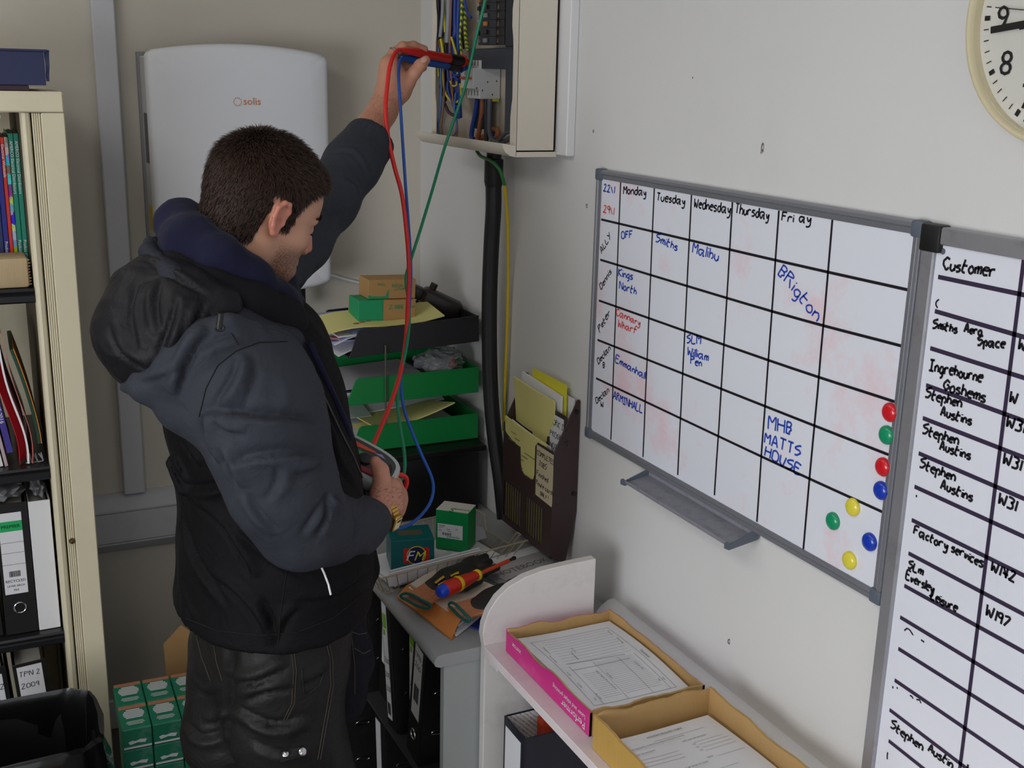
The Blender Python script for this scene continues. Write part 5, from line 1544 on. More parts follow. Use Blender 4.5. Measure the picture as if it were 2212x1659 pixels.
for q in range(10):
    obj('barcode_bar', MB().box((L_ * .22 + q * .0022, -.0012, hS * .38), (L_ * .22 + q * .0022 + (.0008 if q % 3 else .0014), -.0009, hS * .44), R), M_ink_k, bS)
obj('lettering', print_text(MB(), 'S', .030, R @ Vector((L_ * .55, dS * .30, hS + .0008)), -rt, -bk), M_sg, bS, smooth=0)
obj('lettering', print_text(MB(), 'Schneider', .011, R @ Vector((L_ * .98, dS * .32, hS + .0008)), -rt, -bk), M_sg, bS, smooth=0)
pb = bp(.80, .55, zp)
sheet(lambda u, v: (pb.x + .05 * u - .01 * v, pb.y + .012 * u + .02 * v, zp + .001 + .07 * v * (1 - .7 * u * v)), M_papg, 'paper_offcut', 'curled pale paper standing beside the green carton', th=.001)

# ------------------------------------------------------------------ on the desk in front of the basket
M_env = mat('orange_manila', (208, 130, 66), .7, var=.06, bump=.1, bscale=50)
zE = DZ + .001
E_ = [at(*p, z=zE + .004) for p in ((858, 1292), (975, 1379), (1072, 1305), (946, 1243))]
t = thing('paper_pile', 'pile of loose white papers under the orange envelope', 'papers', (.93, 2.1, zE))
def quadfn(q, zo, s=1.0, sh=(0, 0)):
    c_ = sum(q, Vector()) / 4
    qq = [c_ + (p - c_) * s + Vector((sh[0], sh[1], 0)) for p in q]
    return lambda u, v: (qq[0] * (1 - u) * (1 - v) + qq[1] * u * (1 - v) + qq[2] * u * v + qq[3] * (1 - u) * v) * 1.0 + Vector((0, 0, zo - zE - .004 + .003 * math.sin(u * 5 + v * 3)))
for i in range(4):
    f_ = quadfn(E_, zE + .010 + i * .0068, .96 - .02 * i, (.012 + .004 * i, .004 * i))
    obj('sheaf', MB().grid(f_, 5, 5, .0056), [M_paper, M_papg, M_paper, mat('cream_paper', (220, 206, 190), .8)][i], t, smooth=40)
t = thing('manila_envelope', 'large orange manila envelope with open flap under the work gloves', 'envelope', (.92, 2.1, zE))
obj('back_leaf', MB().grid(quadfn(E_, zE + .0045, 1.0), 5, 5, .0014), M_env, t, smooth=40)
def flapf(u, v):
    base = quadfn(E_, zE + .006, 1.0)
    p = Vector(base(u, v * .30))
    lift = .030 * math.sin(min(1, v * 1.15) * 1.57) * (.5 + .5 * u)
    return p + Vector((0, 0, lift))
obj('open_flap', MB().grid(flapf, 8, 5, .0012), M_env, t, smooth=40)
# notebook
N_ = [at(*p, z=DZ + .020) for p in ((1055, 1262), (1180, 1245), (1172, 1205), (1100, 1190))]
c = at(1120, 1215, z=DZ + .02)
t = thing('notebook', 'grey notebook with printed title lying by the wall rack', 'notebook', (c.x, c.y, DZ))
R = Matrix.Translation((c.x + .008, c.y - .022, DZ + .001)) @ rotm(0, 0, BYAW + 4)
obj('pages', MB().box((-.088, -.058, 0), (.088, .058, .017), R), M_paper, t)
obj('cover', MB().box((-.09, -.06, .017), (.09, .06, .0185), R), mat('grey_cover', (186, 182, 184), .5, var=.04), t)
rt = R.to_3x3() @ Vector((1, 0, 0)); bk = R.to_3x3() @ Vector((0, 1, 0))
obj('title', print_text(MB(), 'NOTEBOOK 3', .028, R @ Vector((-.088, -.010, .0186)), rt, bk), mat('grey_print', (110, 106, 108), .6), t, smooth=0)
sheet(lambda u, v: R @ Vector((-.05 + .14 * u, .045 + .03 * v, .019 + .002 * v)), M_paper, 'loose_sheet', 'loose white sheet lying across the far edge of notebook')
o = obj('blue_folder', MB().box((-.05, -.03, 0), (.09, .06, .004), Matrix.Translation((.958, 2.02, DZ + .0005)) @ rotm(0, 0, 30)), mat('blue_folder_card', (44, 60, 146), .6), None, origin=(.92, 2.0, DZ))
tag(o, 'blue card folder lying flat under the paper pile', 'folder')

# work gloves
M_gblk = mat('black_glove_coating', (40, 38, 38), .55, var=.12, bump=.15, bscale=160)
M_gor = mat('orange_knit', (214, 140, 98), .85, var=.1, vscale=90, bump=.5, bscale=90, stretch=(1, 1, 1))
M_gteal = mat('teal_hem', (18, 96, 84), .7)
def ribbed(mname, col, axis_deg):
    if mname in MATS: return MATS[mname]
    m = mat(mname, col, .85, var=.1, vscale=60)
    N, L = m.node_tree.nodes, m.node_tree.links
    tc = N.new('ShaderNodeTexCoord'); mp = N.new('ShaderNodeMapping'); mp.inputs['Rotation'].default_value = (0, 0, math.radians(axis_deg))
    wv = N.new('ShaderNodeTexWave'); wv.inputs['Scale'].default_value = 90; wv.bands_direction = 'Y'
    L.new(tc.outputs['Object'], mp.inputs[0]); L.new(mp.outputs[0], wv.inputs['Vector'])
    bp_ = N.new('ShaderNodeBump'); bp_.inputs['Strength'].default_value = .9; bp_.inputs['Distance'].default_value = .002
    L.new(wv.outputs['Fac'], bp_.inputs['Height']); L.new(bp_.outputs[0], N['Principled BSDF'].inputs['Normal'])
    return m
zG = DZ + .044
def gl(px, py, dz=0): return np.array(at(px, py, z=zG + dz))
def glove(label, wrist, palm, fingers, hem, thumb=None, cut=True):
    t = thing('work_glove', label, 'glove', Vector(wrist[0]) - Vector((0, 0, .012)))
    S = Solid(np.min([*wrist, *palm] + [p for f_ in fingers for p in f_], 0) - .05, np.max([*wrist, *palm] + [p for f_ in fingers for p in f_], 0) + .05, .003)
    n = (0, 0, 1)
    S.chain(palm, [.031] * len(palm), .012, sq=(n, 2.1))
    for f_ in fingers:
        S.chain(f_, [.0125, .0115, .010][:len(f_)] if len(f_) == 3 else [.0125, .0105], .008, sq=(n, 1.15))
    V, Q = S.mesh(1)
    V[:, 2] = np.maximum(V[:, 2], DZ + .034)
    obj_np('coated_hand', V, Q, M_gblk, t)
    a, b = np.array(wrist[0]), np.array(wrist[-1])
    d = b - a; d[2] = 0; L_ = np.linalg.norm(d); d /= L_; sd = np.array([-d[1], d[0], 0])
    ang = math.degrees(math.atan2(d[1], d[0]))
    rg = []
    for i in range(9):
        q = i / 8
        c_ = a + (b - a) * q
        wv = .036 - .004 * math.sin(q * 3.14) + (.004 if i == 0 else 0)
        rg.append([Vector(c_ + sd * (wv * math.cos(w)) + np.array([0, 0, (.010 + .004 * math.sin(2 * w + q)) * math.sin(w)])) for w in [k / 28 * 6.283 for k in range(28)]])
    for r_ in rg:
        for v in r_: v.z = max(v.z, DZ + .0335)
    obj('knit_cuff', loft(rg, False, False), ribbed('orange_knit_%d' % round(ang), (214, 140, 98), -ang), t, smooth=60)
    inner = [[v.lerp(sum(r_, Vector()) / 28, .10) for v in r_] for r_ in rg[:5]]
    obj('cuff_lining', loft(inner, False, False), mat('cuff_inside', (214, 170, 150), .8), t, smooth=60)
    obj('hem_cord', MB().tube(rg[0], .0030, 8, closed=True), M_gteal, t, smooth=60)
    return t
g1 = glove('black coated work glove with orange cuff lying under the screwdriver', [gl(898, 1298), gl(925, 1282), gl(950, 1266)], [gl(945, 1266, .002), gl(975, 1245, .004), gl(1000, 1233, .004)],
           [[gl(990, 1238), gl(1010, 1216, .004), gl(1020, 1207, .002)], [gl(1002, 1232), gl(1030, 1212, .006), gl(1048, 1203, .002)], [gl(1010, 1234), gl(1040, 1222, .006), gl(1056, 1214, .002)], [gl(1012, 1244), gl(1045, 1236, .004), gl(1072, 1226, .002)], [gl(975, 1262, .0), gl(1005, 1266), gl(1035, 1254)]], 0)
g2 = glove('black coated work glove with orange cuff beside the white shelf end', [gl(992, 1322), gl(1015, 1318), gl(1040, 1308)], [gl(1040, 1308), gl(1070, 1290, .004), gl(1090, 1278, .004)],
           [[gl(1088, 1278), gl(1105, 1262, .004), gl(1118, 1252)], [gl(1095, 1284), gl(1118, 1270, .004), gl(1130, 1262)], [gl(1090, 1292), gl(1118, 1284, .004), gl(1135, 1276)]], 0)
# yellow logo on the back of the first glove
for q, pts in enumerate((((938, 1258), (948, 1250), (958, 1243), (961, 1247), (952, 1253), (942, 1261)), ((945, 1262), (960, 1255), (968, 1252), (970, 1258), (958, 1264), (948, 1266)), ((972, 1243), (985, 1236), (991, 1234), (992, 1239), (982, 1242), (975, 1246)), ((976, 1250), (990, 1244), (999, 1242), (1000, 1247), (988, 1252), (978, 1254)))):
    top_, bot_ = [Vector(gl(*p, .0225)) for p in pts], [Vector(gl(*p, .016)) for p in pts]
    n = len(pts)
    obj('printed_logo', MB().add(top_ + bot_, [tuple(range(n)), tuple(reversed(range(n, 2 * n)))] + [(i, (i + 1) % n, n + (i + 1) % n, n + i) for i in range(n)]), mat('glove_yellow', (222, 178, 30), .5), g1, bevel=.0005)
# insulated screwdriver lying across the glove
A, B = Vector(gl(948, 1280, .032)), Vector(gl(1112, 1205, .020))
ax = (B - A).normalized(); Ls = (B - A).length
t = thing('screwdriver', 'red insulated screwdriver with yellow rings and blue end cap on glove', 'screwdriver', A)
def sd_(a, b, r0, r1, nm, m_, extra=None, seg=14):
    pr = extra or [(a, r0), (b, r1)]
    return obj(nm, MB().tube([A + ax * (Ls * q) for q, _ in pr], [r for _, r in pr], seg), m_, t, smooth=50)
M_sred = mat('screwdriver_red', (206, 44, 26), .35, var=.04)
sd_(0, 0, 0, 0, 'handle', M_sred, [(.06, .0150), (.10, .0165), (.20, .0168), (.30, .0150), (.40, .0120), (.47, .0105)])
sd_(0, 0, 0, 0, 'end_cap', mat('screwdriver_blue', (30, 70, 200), .3), [(-.005, .006), (.005, .0115), (.03, .0145), (.062, .0152)])
sd_(0, 0, 0, 0, 'grip_ring', mat('screwdriver_yellow', (232, 196, 20), .4), [(.215, .0172), (.225, .0178), (.245, .0176), (.255, .0165)])
sd_(0, 0, 0, 0, 'grip_ring', mat('screwdriver_yellow', (232, 196, 20), .4), [(.465, .0100), (.475, .0128), (.495, .0128), (.510, .0095)])
sd_(0, 0, 0, 0, 'insulated_shaft', mat('shaft_orange', (214, 74, 34), .4), [(.505, .0045), (.91, .0045)])
sd_(0, 0, 0, 0, 'steel_tip', mat('dark_steel', (70, 68, 66), .35, metal=.9), [(.91, .0036), (.96, .0036), (.985, .0052), (1.0, .0045)])

# ------------------------------------------------------------------ white painted shelf unit against the right wall
M_wpaint = mat('white_gloss_paint', (226, 222, 220), .5, var=.03, dirt=(150, 140, 136), dscale=14, damt=.22, stretch=(1, 1, 1))
M_wpaint2 = mat('white_shelf_paint', (228, 218, 220), .5, var=.03, dirt=(206, 150, 172), dscale=7, damt=.35)
SZ = .735
t = thing('painted_shelf_unit', 'white painted shelf unit with quarter-round end panel', 'shelf unit', (1.02, 1.3, 0))
PYF = 1.905
cv = [at(a, b_, y=PYF) for a, b_ in ((1043, 1372), (1046, 1350), (1056, 1322), (1075, 1292), (1100, 1268), (1135, 1247), (1175, 1232), (1230, 1219), (1288, 1207))]
poly = [(cv[-1].x, 0.0), (.888, 0.0), (.888, cv[0].z - .03)] + [(p.x, p.z) for p in cv]
obj('end_panel', MB().prism(poly, 'y', PYF, PYF + .021), M_wpaint, t, bevel=.0015)
obj('shelf_board', MB().box((.884, .35, SZ - .018), (1.172, PYF - .0005, SZ)), M_wpaint2, t, bevel=.001)
obj('batten', MB().box((.900, PYF - .034, SZ - .045), (1.16, PYF - .0005, SZ - .0185)), M_wpaint, t, bevel=.001)
obj('lower_shelf', MB().box((.892, .35, .270), (1.172, PYF - .0005, .288)), M_wpaint2, t, bevel=.001)
obj('end_panel', MB().box((.888, .33, 0), (1.172, .349, .80)), M_wpaint, t, bevel=.0015)
# ream boxes with cut-down sides
M_cbin = mat('corrugated_brown', (186, 150, 98), .8, var=.07, vscale=8, bump=.15, bscale=40, stretch=(6, 6, 1))
M_pink = mat('magenta_print', (206, 40, 132), .4, var=.04, dirt=(226, 120, 176), dscale=9, damt=.6)
M_cbout = mat('corrugated_golden', (190, 152, 78), .75, var=.09, vscale=14, stretch=(20, 20, 1))
def ream_box(x0, x1, y0, y1, h, label, mout, seed, wav=.005, name='ream_box', low=None):
    rr = random.Random(seed)
    t = thing(name, label, 'box', ((x0 + x1) / 2, (y0 + y1) / 2, SZ))
    obj('base', MB().box((x0 + .004, y0 + .004, SZ + .0008), (x1 - .004, y1 - .004, SZ + .004)), M_cbin, t)
    walls = [((x0, y0), (x1, y0), (0, 1)), ((x0, y1), (x1, y1), (0, -1)), ((x0, y0), (x0, y1), (1, 0)), ((x1, y0), (x1, y1), (-1, 0))]
    for k_, (a, b_, inn) in enumerate(walls):
        n = 26
        prof = []
        for i in range(n + 1):
            q = i / n
            z = SZ + h + wav * mnoise.noise(Vector((q * 5 + seed, k_ * 7.3, 0))) * 1.6 + rr.uniform(-.0008, .0008)
            if low and k_ in low: z += low[k_] * math.sin(q * 3.14)
            prof.append(z)
        for off, th, m_, nm in ((0, .0015, mout[k_], 'outer_face'), (.0015, .0035, M_cbin, 'inner_board')):
            vs = []; fs = []
            for i in range(n + 1):
                q = i / n
                bx_, by_ = a[0] + (b_[0] - a[0]) * q, a[1] + (b_[1] - a[1]) * q
                for o_ in (off, off + th):
                    px_, py_ = bx_ + inn[0] * o_, by_ + inn[1] * o_
                    px_ = min(max(px_, x0 + (o_ if inn[0] == 0 else 0)), x1 - (o_ if inn[0] == 0 else 0))
                    vs += [(px_, py_, SZ + .001), (px_, py_, prof[i])]
            for i in range(n):
                p_ = i * 4; q_ = p_ + 4
                fs += [(p_, q_, q_ + 1, p_ + 1), (p_ + 2, p_ + 3, q_ + 3, q_ + 2), (p_ + 1, q_ + 1, q_ + 3, p_ + 3)]
            fs += [(0, 1, 3, 2), (n * 4, n * 4 + 2, n * 4 + 3, n * 4 + 1)]
            obj(nm, MB().add(vs, fs), m_, t, smooth=20)
    return t
px0, px1, py0, py1 = .917, 1.158, 1.530, 1.868
t1 = ream_box(px0, px1, py0, py1, .047, 'magenta printed ream box cut down as tray on white shelf', [M_cbin, M_pink, M_pink, mat('mauve_print', (186, 160, 190), .5)], 3)
for tx, fy_, fz, sz in (('Performer', 1.545, .012, .021), ('Laser and inkjet printing', 1.545, .026, .0125), ('xerox', 1.83, .026, .016)):
    # the box stands upside down: its print reads inverted
    al = 'r' if tx != 'xerox' else 'l'
    obj('lettering', print_text(MB(), tx, sz, Vector((px0 - .0003, fy_ if tx != 'xerox' else 1.80, SZ + fz + .008)), (0, 1, 0), (0, 0, -1), align='l'), M_white, t1, smooth=0)
t2_ = ream_box(.905, 1.146, 1.165, 1.497, .064, 'plain brown ream box cut down as tray, beside the magenta one', [M_cbout, M_cbout, M_cbout, M_cbout], 8, low={2: -.004, 3: -.004})
# printed forms inside
def form(x0, x1, y0, y1, z, label, yaw, build, n=5, nm='printed_form', arch=.004):
    c_ = Vector(((x0 + x1) / 2, (y0 + y1) / 2, z))
    t = thing(nm, label, 'paper', (c_.x, c_.y, SZ + .0045))
    R = Matrix.Translation(c_) @ Matrix.Rotation(math.radians(yaw), 4, 'Z')
    hx, hy = (x1 - x0) / 2, (y1 - y0) / 2
    def zf(x, y): return arch * math.sin((y + hy) / (2 * hy) * 3.14) + .004 * max(0, -x / hx) ** 2
    obj('sheet_block', MB().grid(lambda u, v: R @ Vector((-hx + 2 * hx * u, -hy + 2 * hy * v, zf(-hx + 2 * hx * u, -hy + 2 * hy * v))), 8, 10, z - SZ - .006), M_paper, t, smooth=40)
    def P(x, y, l=.0008): return R @ Vector((x, y, zf(x, y) + l))
    build(t, P, R, hx, hy)
    return t
M_grule = mat('grey_rule', (120, 120, 126), .7)
def fline(t, P, a, b_, w=.0007):
    n = 8
    obj('rule', MB().ribbon([P(a[0] + (b_[0] - a[0]) * i / n, a[1] + (b_[1] - a[1]) * i / n) for i in range(n + 1)], w, (0, 0, 1), .0002), M_grule, t, smooth=0)
def ftext(t, P, R, tx, x, y, sz, right, up):
    r3 = R.to_3x3()
    obj('lettering', print_text(MB(), tx, sz, P(x, y, .0012), r3 @ Vector(right), r3 @ Vector(up)), M_ink_k, t, smooth=0)
def build1(t, P, R, hx, hy):
    # job sheet lying on its side: its top edge is towards the wall (+x), lines run along y
    x0, x1, y0, y1 = -hx + .02, hx - .022, -hy + .012, hy - .030
    fline(t, P, (x0, y0), (x0, y1)); fline(t, P, (x1, y0), (x1, y1)); fline(t, P, (x0, y1), (x1, y1)); fline(t, P, (x0, y0), (x1, y0))
    for i in range(10):
        yy = y1 - .011 * (i + 1)
        fline(t, P, (x0 + .02, yy), (x1 - .012, yy), .0005)
    for i in range(20):
        yy = y1 - .125 - .0058 * i
        fline(t, P, (x0 + .075, yy), (x1 - .02, yy), .0005)
    for i in range(14):
        yy = y1 - .155 - .0062 * i
        fline(t, P, (x0 + .03, yy), (x0 + .068, yy), .0005)
    for xx in (x0 + .02, x0 + .072, x1 - .012, x1 - .05):
        fline(t, P, (xx, y1 - .12), (xx, y0), .0007)
    fline(t, P, (x0 + .02, y1 - .11), (x1 - .03, y1 - .118), .0011)
    fline(t, P, (x0 + .02, y1 - .135), (x1 - .03, y1 - .135), .0009)
    D, U = (0, -1, 0), (1, 0, 0)
    for tx, x, y, sz in (('Timesheet', x1 + .004, y1 - .115, .008), ('Week ending', x1 - .010, y1 - .05, .005), ('Sheet No', x1 - .010, y1 - .015, .005), ('Customer / Site', x1 - .030, y1 - .15, .005), ('Date', x1 - .010, y0 + .035, .005), ('Time', x1 - .02, y0 + .035, .005), ('Total hours', x0 + .074, y1 - .165, .005),
                        ('Contact / Supplier, Name and description', x0 + .060, y1 - .15, .0045), ('Client signature', x0 + .05, y1 - .07, .005), ('Print name', x0 + .06, y1 - .055, .004), ('Overtime to be charged at time and half rate', x0 + .010, y1 - .03, .0052), ('Mon to Fri 08.00', x0 + .004, y1 - .07, .0042), ('Sat 08.00', x0 + .004, y1 - .14, .0042), ('Sun 08.00', x0 + .004, y1 - .18, .0042), ('Travel', x0 + .010, y1 - .23, .0042), ('No. of visits', x0 + .02, y1 - .22, .0045)):
        ftext(t, P, R, tx, x, y, sz, D, U)
form(px0 + .012, px1 - .012, py0 + .028, py1 - .016, SZ + .028, 'printed timesheet form lying in the magenta ream box', 0, build1, arch=.008)
def build2(t, P, R, hx, hy):
    Rr, U = (1, 0, 0), (0, 1, 0)
    ftext(t, P, R, 'HOLIDAY REQUEST FORM', -.035, hy - .020, .0062, Rr, U)
    for i, (tx, x, y) in enumerate((('EMPLOYEE REQUESTS THE FOLLOWING HOLIDAY DATES', -hx + .008, hy - .045), ('FIRST DAY OF HOLIDAY', -hx + .008, hy - .062), ('LAST DAY OF HOLIDAY', .012, hy - .056), ('TO', .022, hy - .072), ('TO', .022, hy - .082), ('TO', .022, hy - .092), ('DATE', .02, hy - .115), ('HOLIDAY REQUESTS MUST BE MADE AT LEAST', -hx + .02, hy - .128), ('SIGNED', -hx + .01, hy - .145))):
        ftext(t, P, R, tx, x, y, .0048, Rr, U)
    for a, b_, yy in ((-.03, .075, -.032), (.028, .09, -.065), (.032, .095, -.074), (.032, .095, -.084), (.032, .095, -.094), (-hx + .01, -.01, -.074), (-hx + .01, -.01, -.084), (-hx + .01, -.01, -.094), (.04, .095, -.116), (-hx + .03, .06, -.147)):
        fline(t, P, (a, hy + yy), (b_, hy + yy), .0005)
form(.905 + .014, 1.146 - .012, 1.165 + .012, 1.497 - .024, SZ + .022, 'printed holiday request form lying in the plain brown ream box', 2, build2, arch=.004)
# lever arch file standing on the lower shelf
R = place(.905, 1.845, .2885, -90, 0)
wF = .094
t = thing('lever_arch_file', 'dark navy lever arch file with white spine under the white shelf', 'binder', R @ Vector((wF / 2, .14, 0)))
M_nb = mat('dark_navy_board', (30, 30, 42), .45, var=.06)
obj('cover', MB().box((wF - .003, .004, 0), (wF, .26, .318), R), M_nb, t, bevel=.001)
obj('cover', MB().box((0, .004, 0), (.003, .26, .318), R), M_nb, t, bevel=.001)
obj('spine', MB().box((.0, 0, 0), (wF, .004, .318), R), M_nb, t, bevel=.0018, bseg=2)
obj('spine_label', MB().box((.010, -.0008, .02), (wF - .016, 0, .300), R), M_label, t)
def marb():
    m = mat('patterned_lining', (206, 204, 204), .7)
    N, L = m.node_tree.nodes, m.node_tree.links
    tc = N.new('ShaderNodeTexCoord'); wv = N.new('ShaderNodeTexWave'); wv.bands_direction = 'DIAGONAL'; wv.inputs['Scale'].default_value = 60; wv.inputs['Distortion'].default_value = 3; wv.inputs['Detail Scale'].default_value = 6
    L.new(tc.outputs['Object'], wv.inputs['Vector'])
    rp = N.new('ShaderNodeValToRGB'); rp.color_ramp.elements[0].color = srgb((150, 148, 150)) + [1]; rp.color_ramp.elements[1].color = srgb((220, 218, 218)) + [1]; rp.color_ramp.elements[1].position = .35
    L.new(wv.outputs['Fac'], rp.inputs[0]); L.new(rp.outputs[0], N['Principled BSDF'].inputs['Base Color'])
    return m
obj('lining', MB().box((.0032, .0042, .002), (.0042, .255, .315), R), marb(), t)
obj('lining', MB().box((.0042, .0042, .002), (wF - .0035, .0052, .315), R), marb(), t)
obj('divider_card', MB().box((.012, .07, .01), (.034, .25, .305), R), mat('orange_divider', (206, 70, 38), .6), t)
obj('pages', MB().box((.036, .04, .01), (wF - .01, .25, .275), R), M_pages, t)
# ------------------------------------------------------------------ the man
def W(px, py, y): return np.array(at(px, py, y=y))
from mathutils.bvhtree import BVHTree
def bvh_of(V, Q): return BVHTree.FromPolygons([Vector(v) for v in V], [tuple(int(i) for i in q) for q in Q])
def on_surface(bv, px, py):
    d = Vector(ray(px, py)).normalized()
    h = bv.ray_cast(Vector((0, 0, CAMH)), d)
    return (h[0], h[1]) if h[0] is not None else (None, None)
def vnormals(V, Q):
    fn = np.cross(V[Q[:, 2]] - V[Q[:, 0]], V[Q[:, 3]] - V[Q[:, 1]])
    N_ = np.zeros_like(V)
    for a in range(4): np.add.at(N_, Q[:, a], fn)
    return N_ / np.maximum(np.linalg.norm(N_, axis=1), 1e-12)[:, None]
def wrinkle(V, Q, amp, scale, stretch=(1, 1, 1), seed=0, ridge=True):
    N_ = vnormals(V, Q)
    st = Vector(stretch)
    out = np.empty(len(V))
    for i, v in enumerate(V):
        p = Vector((v[0] * scale * st.x + seed, v[1] * scale * st.y, v[2] * scale * st.z))
        n1 = mnoise.noise(p); n2 = mnoise.noise(p * 2.3 + Vector((7, 3, 1)))
        out[i] = (.5 - abs(n1)) * 1.2 + n2 * .35 if ridge else n1 + n2 * .4
    return V + N_ * (out * amp)[:, None]

def folds(V, Q, specs):
    """cloth folds: each follows a line on the surface; a ridge with a crease beside it, tapering at the ends"""
    bv = bvh_of(V, Q)
    N_ = vnormals(V, Q)
    D = np.zeros(len(V))
    for sp_ in specs:
        pix, amp, wd, sgn = sp_[:4]
        pl = smooth_path([Vector((a, b, 0)) for a, b in pix], 4)
        pts = []
        for p in pl:
            h, n = on_surface(bv, p.x, p.y)
            if h is not None: pts.append((np.array(h), np.array(n)))
        if len(pts) < 3: continue
        P = np.array([p[0] for p in pts]); PN = np.array([p[1] for p in pts])
        lo, hi = P.min(0) - wd * 4, P.max(0) + wd * 4
        idx = np.nonzero(((V > lo) & (V < hi)).all(1))[0]
        if not len(idx): continue
        X = V[idx]
        bd = np.full(len(idx), 9.); bs = np.zeros(len(idx)); bside = np.zeros(len(idx))
        m = len(P) - 1
        for i in range(m):
            ab = P[i + 1] - P[i]; L2 = max(np.dot(ab, ab), 1e-12)
            t = np.clip((X - P[i]) @ ab / L2, 0, 1)
            r = X - (P[i] + t[:, None] * ab)
            d = np.linalg.norm(r, axis=1)
            sd = np.cross(PN[i], ab); sd /= np.linalg.norm(sd) + 1e-9
            k = d < bd
            bd[k] = d[k]; bs[k] = (i + t[k]) / m; bside[k] = (r[k] @ sd)
        q = np.where(bside >= 0, bd, -bd) * sgn / wd
        prof = np.exp(-((q - .9) / .85) ** 2) - .95 * np.exp(-((q + .15) / .42) ** 2)
        if len(sp_) > 4:      # overlapping layer: a plateau that ends in a sharp tuck
            prof = np.where(q >= 0, np.exp(-np.maximum(q, 0) / 1.6) * np.clip(q / .22, 0, 1), -.75 * np.exp(-(np.minimum(q, 0) / .8) ** 2) * np.clip(-q / .15, 0, 1))
        D[idx] += amp * prof * np.sin(np.clip(bs, 0, 1) * math.pi) ** .6 * (np.abs(q) < 3.5)
    return V + N_ * D[:, None]
def fabric(name, col, rough=.75, sheen=.0, wscale=1400, var=.12, wrinkles=.35, spec=.14):
    m = mat(name, col, rough, var=var, vscale=9, sheen=sheen, spec=spec)
    N, L = m.node_tree.nodes, m.node_tree.links
    tc = N.new('ShaderNodeTexCoord')
    n1 = N.new('ShaderNodeTexNoise'); n1.inputs['Scale'].default_value = 22; n1.inputs['Detail'].default_value = 4; n1.inputs['Distortion'].default_value = .8
    n2 = N.new('ShaderNodeTexNoise'); n2.inputs['Scale'].default_value = wscale
    for n_ in (n1, n2): L.new(tc.outputs['Object'], n_.inputs['Vector'])
    b1 = N.new('ShaderNodeBump'); b1.inputs['Strength'].default_value = wrinkles; b1.inputs['Distance'].default_value = .012
    b2 = N.new('ShaderNodeBump'); b2.inputs['Strength'].default_value = .25; b2.inputs['Distance'].default_value = .0006
    L.new(n1.outputs['Fac'], b1.inputs['Height']); L.new(n2.outputs['Fac'], b2.inputs['Height'])
    L.new(b1.outputs[0], b2.inputs['Normal']); L.new(b2.outputs[0], N['Principled BSDF'].inputs['Normal'])
    return m
M_jblk = fabric('jacket_black', (15, 14, 17), .68)
M_jgry = fabric('jacket_charcoal', (53, 56, 64), .62)
M_jhood = fabric('hood_black', (22, 21, 26), .52, spec=.25)
M_fleece = fabric('navy_fleece', (27, 28, 50), .95, sheen=.05, wscale=700, var=.25, wrinkles=.2)
M_mesh = fabric('black_mesh_lining', (24, 24, 28), .8)
M_trs = fabric('trousers_black', (28, 27, 27), .5, spec=.28)
M_stitch = mat('tan_stitching', (84, 74, 62), .8)

# skin: stubble and redness come from attributes on the mesh
def skin_mat():
    m = bpy.data.materials.new('skin'); m.use_nodes = True
    N, L = m.node_tree.nodes, m.node_tree.links
    b = N['Principled BSDF']
    b.inputs['Roughness'].default_value = .48
    b.inputs['Subsurface Weight'].default_value = .12
    b.inputs['Subsurface Radius'].default_value = (.012, .005, .003)
    b.inputs['Subsurface Scale'].default_value = .5
    tc = N.new('ShaderNodeTexCoord')
    nz = N.new('ShaderNodeTexNoise'); nz.inputs['Scale'].default_value = 30; nz.inputs['Detail'].default_value = 5
    L.new(tc.outputs['Object'], nz.inputs['Vector'])
    def mixc(fac, a, bcol, val=None):
        mx = N.new('ShaderNodeMix'); mx.data_type = 'RGBA'
        if fac is not None: L.new(fac, mx.inputs[0])
        for inp, c in ((6, a), (7, bcol)):
            if isinstance(c, tuple): mx.inputs[inp].default_value = srgb(c) + [1]
            else: L.new(c, mx.inputs[inp])
        return mx.outputs[2]
    c0 = mixc(nz.outputs['Fac'], (182, 134, 108), (196, 148, 122))
    ar = N.new('ShaderNodeAttribute'); ar.attribute_name = 'red'
    c1 = mixc(ar.outputs['Fac'], c0, (204, 112, 98))
    ab = N.new('ShaderNodeAttribute'); ab.attribute_name = 'beard'
    n2 = N.new('ShaderNodeTexNoise'); n2.inputs['Scale'].default_value = 420; n2.inputs['Detail'].default_value = 3
    L.new(tc.outputs['Object'], n2.inputs['Vector'])
    rp = N.new('ShaderNodeValToRGB'); rp.color_ramp.elements[0].position = .38; rp.color_ramp.elements[1].position = .62
    L.new(n2.outputs['Fac'], rp.inputs[0])
    ml = N.new('ShaderNodeMath'); ml.operation = 'MULTIPLY'
    ad = N.new('ShaderNodeMath'); ad.operation = 'MULTIPLY_ADD'; ad.inputs[1].default_value = .55; ad.inputs[2].default_value = .3
    L.new(rp.outputs[0], ad.inputs[0]); L.new(ad.outputs[0], ml.inputs[0]); L.new(ab.outputs['Fac'], ml.inputs[1])
    c2 = mixc(ml.outputs[0], c1, (84, 60, 48))
    L.new(c2, b.inputs['Base Color'])
    bp_ = N.new('ShaderNodeBump'); bp_.inputs['Strength'].default_value = .15; bp_.inputs['Distance'].default_value = .001
    n3 = N.new('ShaderNodeTexNoise'); n3.inputs['Scale'].default_value = 260; L.new(tc.outputs['Object'], n3.inputs['Vector'])
    L.new(n3.outputs['Fac'], bp_.inputs['Height']); L.new(bp_.outputs[0], b.inputs['Normal'])
    return m
M_skin = skin_mat()
M_hair = mat('dark_brown_hair', (56, 40, 33), .5, var=.4, vscale=60, spec=.3)

person = thing('person', 'man in charcoal and black work jacket probing the electrical board', 'person', (.46, 1.93, 0))

